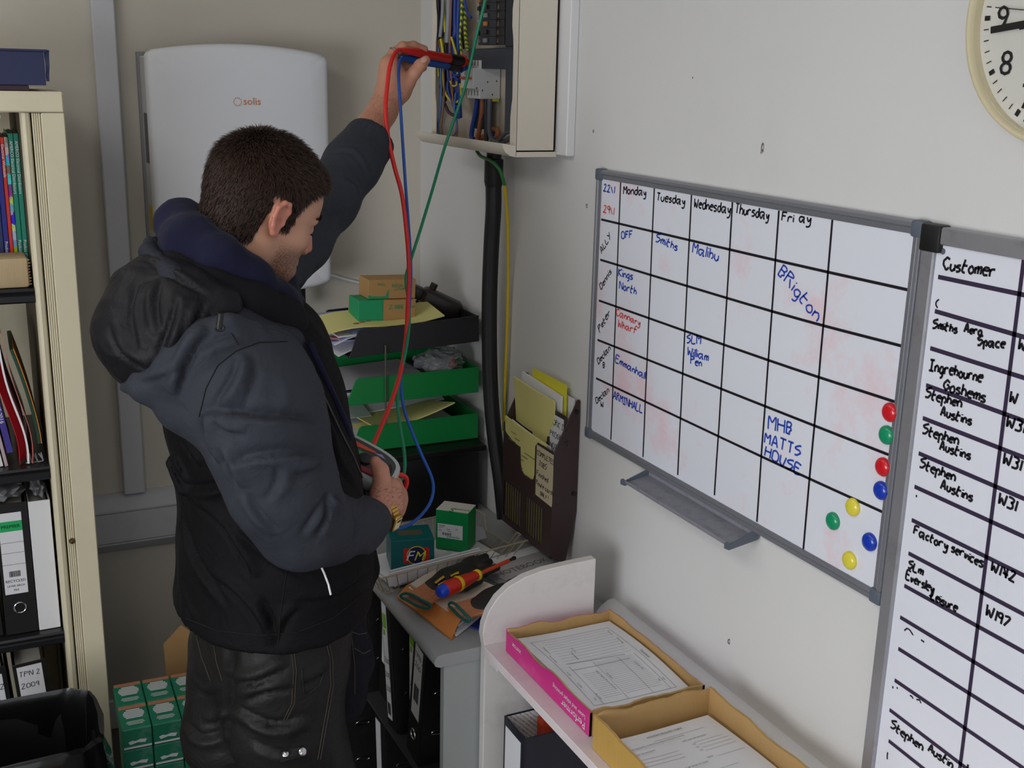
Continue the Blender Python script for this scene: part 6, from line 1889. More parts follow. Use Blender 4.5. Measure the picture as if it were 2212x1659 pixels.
# ---- head, modelled upright (forward, left, up) about the middle of the ears
HPOS = np.array([.464, 1.922, 1.617]); HS = .935
def head_frame(yaw, pitch, roll):
    F = np.array([math.cos(yaw), math.sin(yaw), 0]); L = np.array([-math.sin(yaw), math.cos(yaw), 0]); U = np.array([0, 0, 1.])
    F, U = F * math.cos(pitch) - U * math.sin(pitch), U * math.cos(pitch) + F * math.sin(pitch)
    L, U = L * math.cos(roll) + U * math.sin(roll), U * math.cos(roll) - L * math.sin(roll)
    return np.array([F, L, U])
HR = head_frame(math.radians(14), math.radians(24), math.radians(6))
def h2w(P): return HPOS + (np.asarray(P) * HS) @ HR
I3 = np.eye(3)
S = Solid((-.14, -.115, -.24), (.15, .115, .17), .0026)
S.ell((-.008, 0, .046), (.101, .077, .090), I3, .01)
S.ell((-.035, 0, .020), (.070, .070, .075), I3, .03)
S.ell((.040, 0, -.006), (.056, .061, .085), I3, .03)
S.ell((.052, 0, .050), (.046, .058, .050), I3, .02)
for s in (-1, 1):
    S.cone((.002, s * .055, -.052), (.076, s * .016, -.098), .017, .015, .028)
    S.ball((.066, s * .043, -.020), .020, .02)
    S.cone((.092, s * .010, .030), (.082, s * .042, .027), .0085, .008, .012)
    S.cone((.078, s * .030, -.075), (.040, s * .050, -.040), .016, .016, .025)
S.ball((.084, 0, -.101), .0155, .02)
S.cone((.092, 0, -.045), (.092, 0, -.078), .016, .015, .015)
for s in (-1, 1):
    S.ball((.101, s * .031, .009), .0125, .010, 's')
    S.ball((.0835, s * .031, .007), .0120, .004)
S.cone((.097, 0, .022), (.117, 0, -.026), .0065, .0098, .008)
for s in (-1, 1):
    S.ball((.108, s * .0115, -.033), .0072, .006)
    S.ball((.1085, s * .0065, -.040), .003, .003, 's')
S.cone((.098, -.016, -.061), (.104, 0, -.0585), .0045, .0055, .006); S.cone((.098, .016, -.061), (.104, 0, -.0585), .0045, .0055, .006)
S.cone((.096, -.013, -.073), (.101, 0, -.074), .005, .006, .006); S.cone((.096, .013, -.073), (.101, 0, -.074), .005, .006, .006)
S.cone((.104, -.018, -.0665), (.108, 0, -.0665), .0018, .0022, .003, 's'); S.cone((.104, .018, -.0665), (.108, 0, -.0665), .0018, .0022, .003, 's')
# neck
S.cone((-.030, 0, -.030), (-.012, 0, -.215), .058, .066, .03)
S.cone((-.052, -.022, -.05), (-.036, -.03, -.21), .032, .036, .03); S.cone((-.052, .022, -.05), (-.036, .03, -.21), .032, .036, .03)
for s in (-1, 1):
    S.cone((-.010, s * .060, -.045), (.035, s * .022, -.205), .014, .013, .02)
# ears
for s in (-1, 1):
    S.ell((-.007, s * .0815, .006), (.016, .0055, .029), I3, .005)
    rimp = [(.006, .078, .004), (.008, .083, .022), (.000, .089, .034), (-.012, .093, .034), (-.021, .095, .022), (-.021, .094, .006), (-.015, .090, -.010), (-.007, .085, -.022), (.001, .080, -.024), (.004, .077, -.014)]
    S.chain([(a, s * b, c) for a, b, c in rimp], [.0038, .0042, .0044, .0044, .0044, .0042, .0042, .0050, .0048, .004], .0035)
    S.ball((-.001, s * .0905, .000), .0078, .004, 's')
    S.cone((-.006, s * .0955, .024), (-.012, s * .0955, .008), .0042, .0036, .003, 's')
    S.ball((.006, s * .081, -.001), .0048, .003)
Vh, Qh = S.mesh(1)
f_, l_, u_ = Vh[:, 0], Vh[:, 1], Vh[:, 2]
def sstep(x, a, b):
    t = np.clip((x - a) / (b - a), 0, 1); return t * t * (3 - 2 * t)
beard = sstep(-u_, .020, .050) * sstep(f_, .012, .034) * sstep(u_, -.128, -.105)
beard = np.maximum(beard, .9 * sstep(f_, .070, .088) * sstep(-u_, .044, .056) * (np.abs(l_) < .04))
beard *= 1 - .8 * ((f_ > .092) & (np.abs(l_) < .018) & (u_ > -.080) & (u_ < -.058))
beard *= 1 - sstep(np.abs(f_ - .07) + np.abs(u_ + .022), .03, .0301) * 0
isear = sstep(np.abs(l_), .078, .084) * (np.abs(f_ + .006) < .03)
red = np.clip(.5 * isear + .6 * sstep(f_, .108, .118) + .25 * sstep(-u_, .06, .1) * sstep(-f_, -.01, .03), 0, 1)
# hairline as a function of f on the sides
hx = np.array([-.14, -.075, -.045, -.030, -.026, -.022, .008, .011, .028, .032, .042, .060, .075, .100])
hy = np.array([-.070, -.072, -.062, -.050, -.020, .040, .040, -.014, -.010, .020, .058, .070, .082, .090])
thr = np.interp(f_, hx, hy)
thr = thr + .012 * np.sin(l_ * 300) * .15
hairm = (u_ > thr) & ~((np.abs(l_) > .0795) & (np.abs(f_ + .006) < .032) & (u_ < .042)) & (u_ > -.10)
Nh = vnormals(Vh, Qh)
thick = .003 + .006 * sstep(u_, .02, .09) + .003 * sstep(f_, .03, .09) * sstep(u_, .05, .08)
edge = sstep(u_ - thr, 0, .018)
Vhair = Vh + Nh * (thick * (.25 + .75 * edge))[:, None]
for i in np.nonzero(hairm)[0]:
    Vhair[i] += Nh[i] * (.0022 * mnoise.noise(Vector((f_[i] * 120, l_[i] * 120, u_[i] * 60))))
keep = hairm[Qh].all(1)
Vw = h2w(Vh)

# ---- right hand (gripping the tester)
def hand_solid(parts, h=.0019):
    pts = np.array([p for a in parts for p in a[0]])
    S = Solid(pts.min(0) - .045, pts.max(0) + .045, h)
    for a in parts:
        S.chain(a[0], a[1], a[2] if len(a) > 2 else .006, *(a[3:] if len(a) > 3 else ()))
    return S.mesh(1)
thumbR = [W(822, 1068, 1.862), W(826, 1040, 1.866), W(822, 1016, 1.872), W(811, 998, 1.880)]
rh = [([W(790, 1118, 1.815), W(818, 1106, 1.850), W(838, 1090, 1.872)], [.030, .0255, .0265], .01),
      ([W(838, 1090, 1.872), W(836, 1062, 1.888), W(846, 1050, 1.915)], [.026, .0270, .0215], .012),
      ([W(838, 1090, 1.872), W(856, 1078, 1.902), W(862, 1068, 1.925)], [.024, .0190, .0165], .012),
      ([W(824, 1086, 1.862), W(822, 1068, 1.862)], [.022, .0185], .012),
      ([W(832, 1106, 1.868), W(850, 1100, 1.890), W(858, 1084, 1.912)], [.020, .0190, .016], .012),
      (thumbR, [.0185, .0150, .0140, .0108], .008),
      ([W(846, 1050, 1.920), W(842, 1030, 1.948), W(818, 1022, 1.968), W(796, 1024, 1.962)], [.0115, .0105, .0098, .0085], .005),
      ([W(852, 1058, 1.925), W(846, 1042, 1.955), W(818, 1036, 1.972), W(794, 1038, 1.964)], [.0115, .0105, .0098, .0085], .005),
      ([W(858, 1068, 1.925), W(850, 1056, 1.952), W(822, 1050, 1.968), W(800, 1052, 1.958)], [.0110, .0100, .0092, .0082], .005),
      ([W(860, 1080, 1.920), W(850, 1072, 1.942), W(828, 1066, 1.956), W(810, 1068, 1.950)], [.0100, .0090, .0082, .0074], .005)]
Vr, Qr = hand_solid(rh)
# ---- left hand (pinching both probes)
lh = [([W(770, 318, 2.365), W(800, 282, 2.395), W(826, 240, 2.425)], [.040, .036, .0310], .012),
      ([W(826, 240, 2.425), W(842, 205, 2.440), W(848, 168, 2.450), W(842, 142, 2.458)], [.0305, .0310, .0300, .0240], .014),
      ([W(842, 205, 2.440), W(866, 196, 2.432), W(880, 178, 2.424)], [.026, .0210, .0165], .012),
      ([W(880, 178, 2.424), W(896, 156, 2.418), W(908, 141, 2.416), W(920, 130, 2.420)], [.0160, .0132, .0125, .0098], .007),
      ([W(838, 138, 2.462), W(850, 116, 2.464), W(870, 101, 2.468), W(893, 99, 2.474), W(917, 106, 2.476)], [.0145, .0115, .0108, .0098, .0082], .006),
      ([W(834, 150, 2.470), W(850, 128, 2.482), W(876, 114, 2.488), W(905, 122, 2.486)], [.0145, .0115, .0105, .0085], .006),
      ([W(836, 160, 2.474), W(856, 146, 2.488), W(884, 138, 2.492), W(914, 146, 2.482)], [.0140, .0112, .0100, .0088], .006),
      ([W(840, 172, 2.472), W(862, 164, 2.486), W(884, 158, 2.486), W(900, 160, 2.478)], [.0125, .0098, .0088, .0078], .006)]
Vl, Ql = hand_solid(lh)
# ---- the rest of the body under the clothes (coarse)
S = Solid((.05, 1.45, 0.02), (1.05, 2.6, 1.62), .011)
Tf = np.array([math.cos(math.radians(12)), math.sin(math.radians(12)), 0]); Tl = np.array([-Tf[1], Tf[0], 0])
sqT = (Tl, .75)
S.chain([h2w((-.012, 0, -.17)), W(505, 700, 1.92), W(545, 900, 1.92), W(575, 1150, 1.92), W(575, 1370, 1.92)], [.05, .07, .09, .09, .095], .03, sq=sqT)
S.chain([W(500, 770, 1.78), W(590, 960, 1.735), W(655, 1128, 1.725), W(790, 1118, 1.815)], [.055, .05, .042, .03], .03)
S.chain([W(550, 630, 2.06), W(640, 520, 2.19), W(708, 432, 2.28), W(795, 290, 2.39)], [.04, .040, .038, .034], .02)
kneeR = np.array([.53, 1.84, .50]); kneeL = np.array([.452, 1.98, .50])
hipR, hipL = W(612, 1400, 1.845), W(535, 1400, 1.985)
ankR, ankL = np.array([.52, 1.84, .09]), np.array([.40, 1.98, .09])
S.chain([hipR, kneeR, ankR], [.070, .048, .036], .03); S.chain([hipL, kneeL, ankL], [.066, .048, .036], .03)
Vb, Qb = S.mesh(1)
allV = np.concatenate([Vw, Vr, Vl, Vb])
allQ = np.concatenate([Qh, Qr + len(Vw), Ql + len(Vw) + len(Vr), Qb + len(Vw) + len(Vr) + len(Vl)])
z_ = np.zeros
redh = .25 * np.ones(len(Vr)), .18 * np.ones(len(Vl))
body = obj_np('body', allV, allQ, M_skin, person, attrs={'beard': np.concatenate([beard, z_(len(Vr)), z_(len(Vl)), z_(len(Vb))]), 'red': np.concatenate([red, redh[0], redh[1], z_(len(Vb))])})
# thumb nails
bvR, bvL = bvh_of(Vr, Qr), bvh_of(Vl, Ql)
M_nail = mat('nail', (226, 178, 158), .3, coat=.3)
def nail(bv, px, py, wpx, hpx, rot):
    pts = []
    for i in range(10):
        a = i / 10 * 6.283
        x, y = math.cos(a) * wpx, math.sin(a) * hpx
        p, n = on_surface(bv, px + x * math.cos(rot) - y * math.sin(rot), py + x * math.sin(rot) + y * math.cos(rot))
        if p is None: return
        pts.append(p + n * .0008)
    c, n = on_surface(bv, px, py)
    obj('nail', MB().add(pts + [c + n * .0014], [(i, (i + 1) % 10, 10) for i in range(10)]), M_nail, body, smooth=80)
nail(bvL, 915, 130, 7, 6, -.6)
# forearm and hand hair
def fuzz(bv, region, n, ln, seed, name, mtl, flow):
    rr = random.Random(seed); mb = MB()
    for _ in range(n):
        px = rr.uniform(region[0], region[2]); py = rr.uniform(region[1], region[3])
        p, nn = on_surface(bv, px, py)
        if p is None: continue
        d = (Vector(flow) + Vector((rr.uniform(-.4, .4), rr.uniform(-.4, .4), rr.uniform(-.4, .4)))).normalized()
        d = (d - nn * d.dot(nn)).normalized() + nn * .35
        q = p + d.normalized() * ln * rr.uniform(.5, 1.1)
        sd = d.cross(nn).normalized() * .00025
        mb.add([p + sd, p - sd, q], [(0, 1, 2)])
    obj(name, mb, mtl, body, smooth=0, kind='stuff')
fuzz(bvL, (775, 195, 885, 330), 420, .009, 3, 'arm_hair', M_hair, (-.5, 0, -.7))
fuzz(bvR, (800, 1050, 870, 1125), 240, .007, 4, 'wrist_hair', M_hair, (.5, .3, -.3))
# ---- hair: cap plus short strands
capV, inv = np.unique(Qh[keep], return_inverse=True)
hair = obj_np('hair', h2w(Vhair[capV]), inv.reshape(-1, 4), mat('hair_undercoat', (30, 22, 19), .85, var=.4, vscale=150, spec=.15), body)
rr = random.Random(5)
qs = np.nonzero(keep)[0]
mb = MB()
verts = []; faces = []
for _ in range(30000):
    q = Qh[qs[rr.randrange(len(qs))]]
    a, b = rr.random(), rr.random()
    P0 = Vhair[q[0]] * (1 - a) * (1 - b) + Vhair[q[1]] * a * (1 - b) + Vhair[q[2]] * a * b + Vhair[q[3]] * (1 - a) * b
    n0 = Nh[q[0]]
    f0, l0, u0 = P0
    top = float(sstep(np.array(u0), .03, .10))
    # growth: away from a whorl at the back of the crown, down at the sides
    flow = np.array([f0 + .065, l0 * .9, 0]); flow = flow / (np.linalg.norm(flow) + 1e-6)
    dn = np.array([.25 if f0 > -.02 else -.15, 0, -1.0])
    d = flow * top + dn * (1 - top)
    d = d - n0 * np.dot(d, n0); d /= np.linalg.norm(d) + 1e-6
    lift = .16 + .55 * top + rr.uniform(-.14, .35)
    d = d + n0 * lift + np.array([rr.uniform(-.28, .28) for _ in range(3)])
    d /= np.linalg.norm(d)
    ln = (.0115 + .0075 * top) * rr.uniform(.6, 1.25)
    if f0 > .06 and u0 > .05: ln *= 1.15
    sd = np.cross(d, n0 + .3 * np.array([rr.uniform(-1, 1) for _ in range(3)])); sd /= np.linalg.norm(sd) + 1e-9
    w_ = .00065
    P0 = P0 - n0 * .0015
    mid = P0 + d * ln * .55; tip = P0 + d * ln * .95 + (-n0 * .25 + np.array([0, 0, -.1])) * ln * .5
    k0 = len(verts)
    verts += [P0 + sd * w_, P0 - sd * w_, mid + sd * w_ * .8, mid - sd * w_ * .8, tip]
    faces += [(k0, k0 + 1, k0 + 3, k0 + 2), (k0 + 2, k0 + 3, k0 + 4)]
mb.add([Vector(v) for v in h2w(np.array(verts))], faces)
o = obj('hair_strands', mb, M_hair, body, smooth=0, kind='stuff')
bvH = bvh_of(Vh, Qh)
def face_pt(l, u):
    h = bvH.ray_cast(Vector((.25, l, u)), Vector((-1, 0, 0)))
    return np.array(h[0]) if h[0] is not None else None
verts = []; faces = []
for s in (-1, 1):
    for _ in range(420):
        q = rr.random()
        P0 = face_pt(s * (.010 + .044 * q), .031 + .006 * math.sin(q * 2.6) - .004 * q + rr.uniform(-.0045, .0045) * (1.1 - .6 * q))
        if P0 is None: continue
        d = np.array([.35 - .5 * q, s * .8, .25]) + np.array([rr.uniform(-.3, .3) for _ in range(3)]); d /= np.linalg.norm(d)
        k0 = len(verts)
        verts += [P0 + np.array([.0004, 0, .0006]), P0 + np.array([.0004, 0, -.0006]), P0 + d * .0065 + np.array([.0003, 0, 0])]
        faces.append((k0, k0 + 1, k0 + 2))
obj('eyebrows', MB().add([Vector(v) for v in h2w(np.array(verts))], faces), M_hair, body, smooth=0, kind='stuff')
verts = []; faces = []
for s in (-1, 1):
    for _ in range(70):
        q = rr.random()
        P0 = face_pt(s * (.018 + .026 * q), .0005 + .002 * math.sin(q * 3.1))
        if P0 is None: continue
        d = np.array([.8, s * .4 * (q - .3), -.5]) + np.array([rr.uniform(-.1, .1) for _ in range(3)])
        k0 = len(verts); verts += [P0 + np.array([0, .0005, 0]), P0 - np.array([0, .0005, 0]), P0 + d * .008]; faces.append((k0, k0 + 1, k0 + 2))
obj('eyelashes', MB().add([Vector(v) for v in h2w(np.array(verts))], faces), M_hair, body, smooth=0, kind='stuff')

# ---- jacket torso (black)
S = Solid((.02, 1.55, .72), (1.0, 2.35, 1.62), .0052)
tors = [W(500, 690, 1.925), W(528, 780, 1.925), W(552, 900, 1.925), W(580, 1050, 1.925), W(592, 1180, 1.925), W(588, 1320, 1.925), W(580, 1460, 1.925)]
S.chain(tors, [.100, .132, .142, .145, .155, .160, .165], .03, sq=sqT)
# belly / open front pushed forward, far front panel
S.chain([W(625, 720, 1.93), W(652, 850, 1.93), W(682, 980, 1.93), W(710, 1120, 1.93), W(728, 1240, 1.93), W(700, 1380, 1.93)], [.045, .052, .052, .058, .066, .07], .05)
S.chain([W(622, 650, 1.97), W(664, 780, 2.0), W(702, 900, 2.0), W(728, 1000, 1.99)], [.020, .022, .022, .020], .02)
# far shoulder
S.cone(W(530, 650, 2.04), W(575, 600, 2.10), .075, .065, .04)
# back folds and side drags
def groove(pts, r, k=.012, mode='s'):
    S.chain(pts, [r] * len(pts), k, mode)
def side(px, py, d=0.0): return W(px, py, 1.728 + d)
hemn = None
# hood drags on the back, small bump seen at the silhouette
S.cone(W(372, 1000, 1.90), W(392, 1060, 1.88), .012, .008, .02)
hz = float(W(600, 1388, 1.735)[2])
S.plane((.5, 1.9, hz), (.10, .05, -1), .004)
Vj, Qj = S.mesh(1)
Vj = wrinkle(Vj, Qj, .0032, 13, (1, 1, .55), 3)
Vj = folds(Vj, Qj, [([(356, 965), (375, 1010), (402, 1052)], .010, .010, 1), ([(399, 1051), (454, 1052), (515, 1028)], .010, .011, -1), ([(421, 1088), (482, 1138), (520, 1200), (545, 1250)], .011, .013, 1),
    ([(388, 1102), (408, 1160), (430, 1215), (492, 1310)], .010, .012, -1), ([(450, 1240), (515, 1290), (572, 1365)], .009, .012, 1), ([(505, 1140), (590, 1210), (680, 1250)], .008, .012, 1), ([(560, 1290), (585, 1340), (597, 1392)], .010, .010, -1),
    ([(600, 1388), (620, 1340), (650, 1310)], .007, .010, 1), ([(385, 1240), (400, 1300), (420, 1345)], .006, .010, 1), ([(640, 1300), (720, 1290), (790, 1240)], .005, .012, 1), ([(345, 890), (400, 960), (430, 1010)], .008, .012, 1),
    ([(655, 760), (690, 850), (735, 960)], .008, .009, -1), ([(690, 900), (730, 1000), (770, 1060)], .005, .010, 1)])
jacket = obj_np('jacket', Vj, Qj, M_jblk, person)
bvJ = bvh_of(Vj, Qj)

# ---- near sleeve with the yoke (charcoal)
S = Solid((.02, 1.45, .80), (.92, 2.05, 1.60), .0043)
S.chain([W(475, 800, 1.80), W(522, 822, 1.760), W(562, 880, 1.735), W(580, 960, 1.722), W(612, 1055, 1.715), W(652, 1130, 1.722)], [.070, .090, .095, .090, .083, .071], .03)
S.chain([W(652, 1130, 1.722), W(705, 1140, 1.765), W(762, 1136, 1.808), W(800, 1124, 1.838)], [.071, .0585, .0500, .0385], .03)
# yoke over shoulder and upper chest
S.chain([W(430, 800, 1.82), W(500, 790, 1.79), W(565, 800, 1.785), W(610, 830, 1.79)], [.066, .070, .066, .050], .03)
S.chain([W(390, 830, 1.84), W(420, 850, 1.79), W(470, 880, 1.75)], [.050, .060, .060], .03)
# hood flap lying on the shoulder
S.chain([W(268, 836, 1.830), W(320, 832, 1.790), W(395, 790, 1.745), W(450, 745, 1.725), W(500, 722, 1.715), W(545, 715, 1.72)], [.008, .026, .036, .036, .028, .016], .016, sq=((.1, -1, .2), 1.25))
S.chain([W(345, 820, 1.795), W(420, 800, 1.750), W(470, 765, 1.735)], [.028, .042, .044], .022, sq=((.1, -1, .2), 1.2))
Vs, Qs = S.mesh(1)
Vs = wrinkle(Vs, Qs, .0026, 17, (1, 1, 1), 11)
Vs = folds(Vs, Qs, [([(436, 891), (482, 892), (562, 902), (640, 908), (695, 914)], .018, .020, -1, 1), ([(505, 1002), (562, 986), (640, 980), (700, 990)], .014, .018, -1, 1), ([(442, 893), (452, 940), (470, 1000)], .016, .014, 1, 1),
    ([(478, 965), (495, 1010), (515, 1055)], .009, .011, 1), ([(470, 905), (500, 930), (535, 938)], .007, .010, 1), ([(712, 1062), (706, 1110), (690, 1160)], .012, .012, 1, 1),
    ([(714, 1068), (735, 1090), (742, 1130)], .009, .009, -1), ([(705, 1075), (675, 1120), (650, 1160)], .006, .012, 1), ([(533, 1066), (560, 1110), (600, 1150)], .008, .012, -1), ([(600, 1000), (600, 1040), (575, 1085)], .006, .013, 1),
    ([(695, 1005), (660, 1020), (625, 1022)], .006, .012, -1), ([(385, 858), (398, 800), (425, 745), (455, 720)], .013, .012, 1), ([(520, 770), (500, 820), (460, 880)], .009, .013, 1), ([(540, 760), (545, 820), (520, 885)], .006, .014, -1),
    ([(300, 830), (350, 815), (400, 790)], .006, .010, 1), ([(760, 1100), (770, 1140), (760, 1180)], .005, .010, 1), ([(430, 760), (470, 735), (520, 725)], .006, .010, -1)])
sleeve = obj_np('sleeve', Vs, Qs, M_jgry, jacket)
bvS = bvh_of(Vs, Qs)
cu = [W(796, 1122, 1.838), W(814, 1116, 1.852)]
obj('cuff', MB().tube([cu[0], cu[1]], [.0375, .0335], 24), fabric('cuff_navy', (30, 28, 44), .8), sleeve)

# ---- far sleeve, raised
S = Solid((.35, 1.9, 1.30), (1.0, 2.55, 1.86), .0055)
S.chain([W(560, 610, 2.07), W(640, 520, 2.19), W(708, 432, 2.28), W(760, 357, 2.335), W(792, 312, 2.372)], [.065, .062, .058, .055, .053], .03)
S.cone(W(772, 338, 2.352), W(797, 305, 2.378), .057, .055, .006)
tipc = W(797, 305, 2.378); axc = W(797, 305, 2.378) - W(772, 338, 2.352); axc /= np.linalg.norm(axc)
S.plane(tipc + axc * .012, axc, .004)
S.cone(tipc, tipc + axc * .05, .044, .046, .003, 's')
Vf, Qf = S.mesh(1)
Vf = wrinkle(Vf, Qf, .0022, 18, (1, 1, 1), 23)
Vf = folds(Vf, Qf, [([(715, 330), (760, 330), (800, 385)], .004, .007, 1), ([(760, 440), (735, 455), (705, 470)], .006, .010, 1), ([(740, 380), (770, 400), (775, 430)], .005, .010, -1)])
obj_np('sleeve', Vf, Qf, M_jgry, jacket)

# ---- hood: dark bag hanging behind, charcoal flap along its edge
S = Solid((-.02, 1.55, 1.18), (.75, 2.25, 1.72), .0052)
S.chain([W(370, 600, 1.90), W(340, 650, 1.88), W(312, 722, 1.86), (W(325, 772, 1.85))], [.048, .070, .074, .056], .03)
S.chain([W(410, 640, 1.84), W(405, 695, 1.80), W(355, 755, 1.80)], [.055, .066, .056], .03)
S.chain([W(340, 545, 1.96), W(352, 590, 1.87), W(420, 625, 1.80), W(480, 660, 1.765)], [.022, .024, .028, .03], .015)
Vd, Qd = S.mesh(1)
Vd = wrinkle(Vd, Qd, .0034, 20, (1, 1, .7), 31)
Vd = folds(Vd, Qd, [([(300, 610), (285, 680), (300, 760)], .008, .012, 1), ([(385, 640), (370, 700), (345, 770)], .009, .011, 1), ([(440, 650), (425, 690), (415, 735)], .009, .009, -1), ([(345, 600), (335, 660), (345, 720)], .007, .011, -1),
    ([(235, 700), (260, 760), (320, 800)], .007, .012, 1), ([(465, 665), (450, 700), (445, 730)], .006, .008, 1), ([(320, 560), (380, 600), (450, 640)], .006, .008, 1)])
hood = obj_np('hood', Vd, Qd, M_jhood, jacket)
# ---- collar: outer stand, mesh lining, fleece roll
S = Solid((.05, 1.5, 1.20), (.85, 2.3, 1.74), .0048)
S.chain([W(325, 525, 1.985), W(322, 545, 1.90), W(372, 592, 1.815), W(450, 640, 1.768), W(500, 700, 1.752), W(560, 728, 1.756), W(625, 735, 1.785), W(668, 745, 1.84)], [.011, .013, .014, .014, .016, .018, .018, .014], .014)
S.chain([W(372, 600, 1.83), W(450, 655, 1.79), W(520, 715, 1.77), (W(600, 745, 1.79))], [.018, .026, .032, .030], .02)
Vc, Qc = S.mesh(1)
Vc = wrinkle(Vc, Qc, .002, 24, (1, 1, 1), 51)
obj_np('collar', Vc, Qc, fabric('collar_dark', (44, 46, 54), .65), jacket)
S = Solid((.05, 1.55, 1.20), (.85, 2.3, 1.74), .0052)
S.chain([W(350, 540, 1.97), W(385, 580, 1.87), W(460, 620, 1.82), W(540, 660, 1.80), W(610, 690, 1.82), W(640, 720, 1.86)], [.026, .030, .036, .038, .036, .030], .02)
Vm, Qm = S.mesh(1)
lining = obj_np('collar_lining', Vm, Qm, M_mesh, jacket)
S = Solid((.05, 1.6, 1.22), (.85, 2.35, 1.76), .0052)
ringp = [W(392, 486, 1.965), W(418, 520, 1.885), W(478, 562, 1.835), W(540, 604, 1.832), W(590, 648, 1.862), W(618, 668, 1.93), W(600, 625, 2.01), W(520, 570, 2.04), W(430, 505, 2.03)]
S.chain(ringp + [ringp[0]], [.040, .038, .036, .034, .032, .030, .034, .036, .038, .040], .02)
S.chain([W(385, 470, 1.95), W(440, 515, 1.86), W(520, 575, 1.82), W(580, 630, 1.845)], [.018, .017, .015, .013], .012)
S.chain([W(600, 660, 1.88), W(640, 730, 1.895), W(690, 840, 1.89), W(720, 930, 1.89)], [.034, .035, .036, .034], .02)
S.chain([W(400, 545, 1.90), W(500, 600, 1.90)], [.04, .04], .03)
Vt, Qt = S.mesh(1)
Vt = wrinkle(Vt, Qt, .0030, 22, (1, 1, 1), 61)
fleece = obj_np('fleece_collar', Vt, Qt, M_fleece, person)

# ---- trim drawn on the jacket surface: piping, zip, seams, toggle
def surf_tube(bvs, pix, r, nm, m_, parent, lift=.0006, smooth=4, flat=.6):
    pts = []
    for i in range(len(pix) - 1):
        for j in range(6):
            q = j / 6
            pts.append((pix[i][0] + (pix[i + 1][0] - pix[i][0]) * q, pix[i][1] + (pix[i + 1][1] - pix[i][1]) * q))
    pts.append(pix[-1])
    P3 = []
    for a, b in pts:
        best = None
        for bv in bvs:
            p, n = on_surface(bv, a, b)
            if p is not None and (best is None or p.length < best[0].length): best = (p, n)
        if best is not None: P3.append(best[0] + best[1] * lift)
    if len(P3) > 2:
        return obj(nm, MB().tube(P3, r, 6), m_, parent, smooth=60)
M_refl = mat('reflective_piping', (240, 240, 240), .3, spec=.8)
surf_tube([bvJ], [(688, 1212), (700, 1238), (709, 1262), (714, 1284)], .0018, 'reflective_piping', M_refl, jacket)
M_seam = mat('dark_seam', (9, 9, 11), .9)
surf_tube([bvS], [(620, 738), (560, 740), (510, 758), (470, 790), (445, 840), (430, 900)], .0008, 'seam', M_seam, sleeve)
surf_tube([bvS], [(500, 720), (515, 745)], .0007, 'seam', M_seam, sleeve)
for off_, nm_ in ((0, 'storm_flap'),):
    surf_tube([bvJ], [(668, 742), (694, 800), (722, 860), (742, 905), (758, 945)], .0055, 'fleece_edge', M_fleece, jacket, lift=.001)
M_zip = mat('zip_teeth', (60, 56, 58), .4, metal=.4)
surf_tube([bvJ], [(648, 742), (672, 800), (706, 870), (734, 930), (762, 985), (785, 1040)], .0022, 'zip', M_zip, jacket)
surf_tube([bvJ], [(600, 1395), (606, 1330), (615, 1260), (622, 1225)], .0009, 'seam', M_seam, jacket)
surf_tube([bvJ], [(400, 1335), (470, 1362), (560, 1372), (640, 1366), (720, 1335), (780, 1285)], .0009, 'hem_seam', M_seam, jacket)
p = W(472, 700, 1.672)
obj('cord_lock', MB().cyl(p + np.array([0, 0, -.008]), p + np.array([.004, 0, .016]), .005, 10), M_blackp, jacket, bevel=.001)
obj('cord_loop', MB().tube([p + np.array([.002 + .007 * math.cos(a / 12 * 6.283), -.002, -.006 + .005 * math.sin(a / 12 * 6.283)]) for a in range(12)], .0012, 6, closed=True), M_blackp, jacket)

# ---- trousers
S = Solid((.12, 1.6, .05), (.95, 2.2, 1.05), .0068)
S.chain([W(590, 1300, 1.925), W(585, 1400, 1.925)], [.130, .128], .03, sq=sqT)
thR = W(615, 1560, 1.838)
S.chain([hipR, thR, kneeR + [0, 0, -.02], (kneeR + ankR) / 2, ankR + [0, 0, .01]], [.112, .100, .082, .072, .068], .03)
thL = W(508, 1580, 1.975)
S.chain([hipL, thL, kneeL, (kneeL + ankL) / 2, ankL + [0, 0, .01]], [.108, .094, .080, .072, .068], .025)
S.cone(W(500, 1420, 1.80), W(498, 1670, 1.85), .010, .012, .016, 's')
Vq, Qq = S.mesh(1)
Vq = wrinkle(Vq, Qq, .0035, 14, (1, 1, .8), 71)
Vq = folds(Vq, Qq, [([(505, 1473), (560, 1468), (625, 1438)], .011, .012, 1), ([(520, 1515), (574, 1495), (635, 1485)], .010, .012, 1), ([(500, 1520), (560, 1556), (610, 1566), (665, 1544)], .013, .013, -1), ([(400, 1562), (438, 1592), (496, 1577)], .010, .012, -1), ([(440, 1562), (470, 1558), (500, 1550)], .008, .010, 1),
    ([(540, 1600), (600, 1625), (670, 1610)], .006, .012, -1), ([(420, 1480), (450, 1500), (480, 1490)], .007, .011, 1), ([(650, 1480), (690, 1460), (715, 1430)], .006, .010, 1)])
trousers = obj_np('trousers', Vq, Qq, M_trs, person)
bvT = bvh_of(Vq, Qq)
for pix in ([(700, 1372), (712, 1420), (714, 1480), (700, 1560), (686, 1640)], [(706, 1370), (718, 1420), (720, 1480), (706, 1560), (692, 1640)], [(628, 1395), (634, 1450), (630, 1520), (612, 1556)], [(634, 1395), (640, 1450), (636, 1520), (618, 1556)], [(460, 1380), (468, 1430), (480, 1470)], [(424, 1372), (436, 1420), (455, 1470)]):
    surf_tube([bvT], pix, .0005, 'stitching', M_stitch, trousers)
surf_tube([bvT], [(652, 1445), (656, 1500), (664, 1500), (690, 1480), (700, 1450)], .0014, 'hammer_loop', M_trs, trousers)
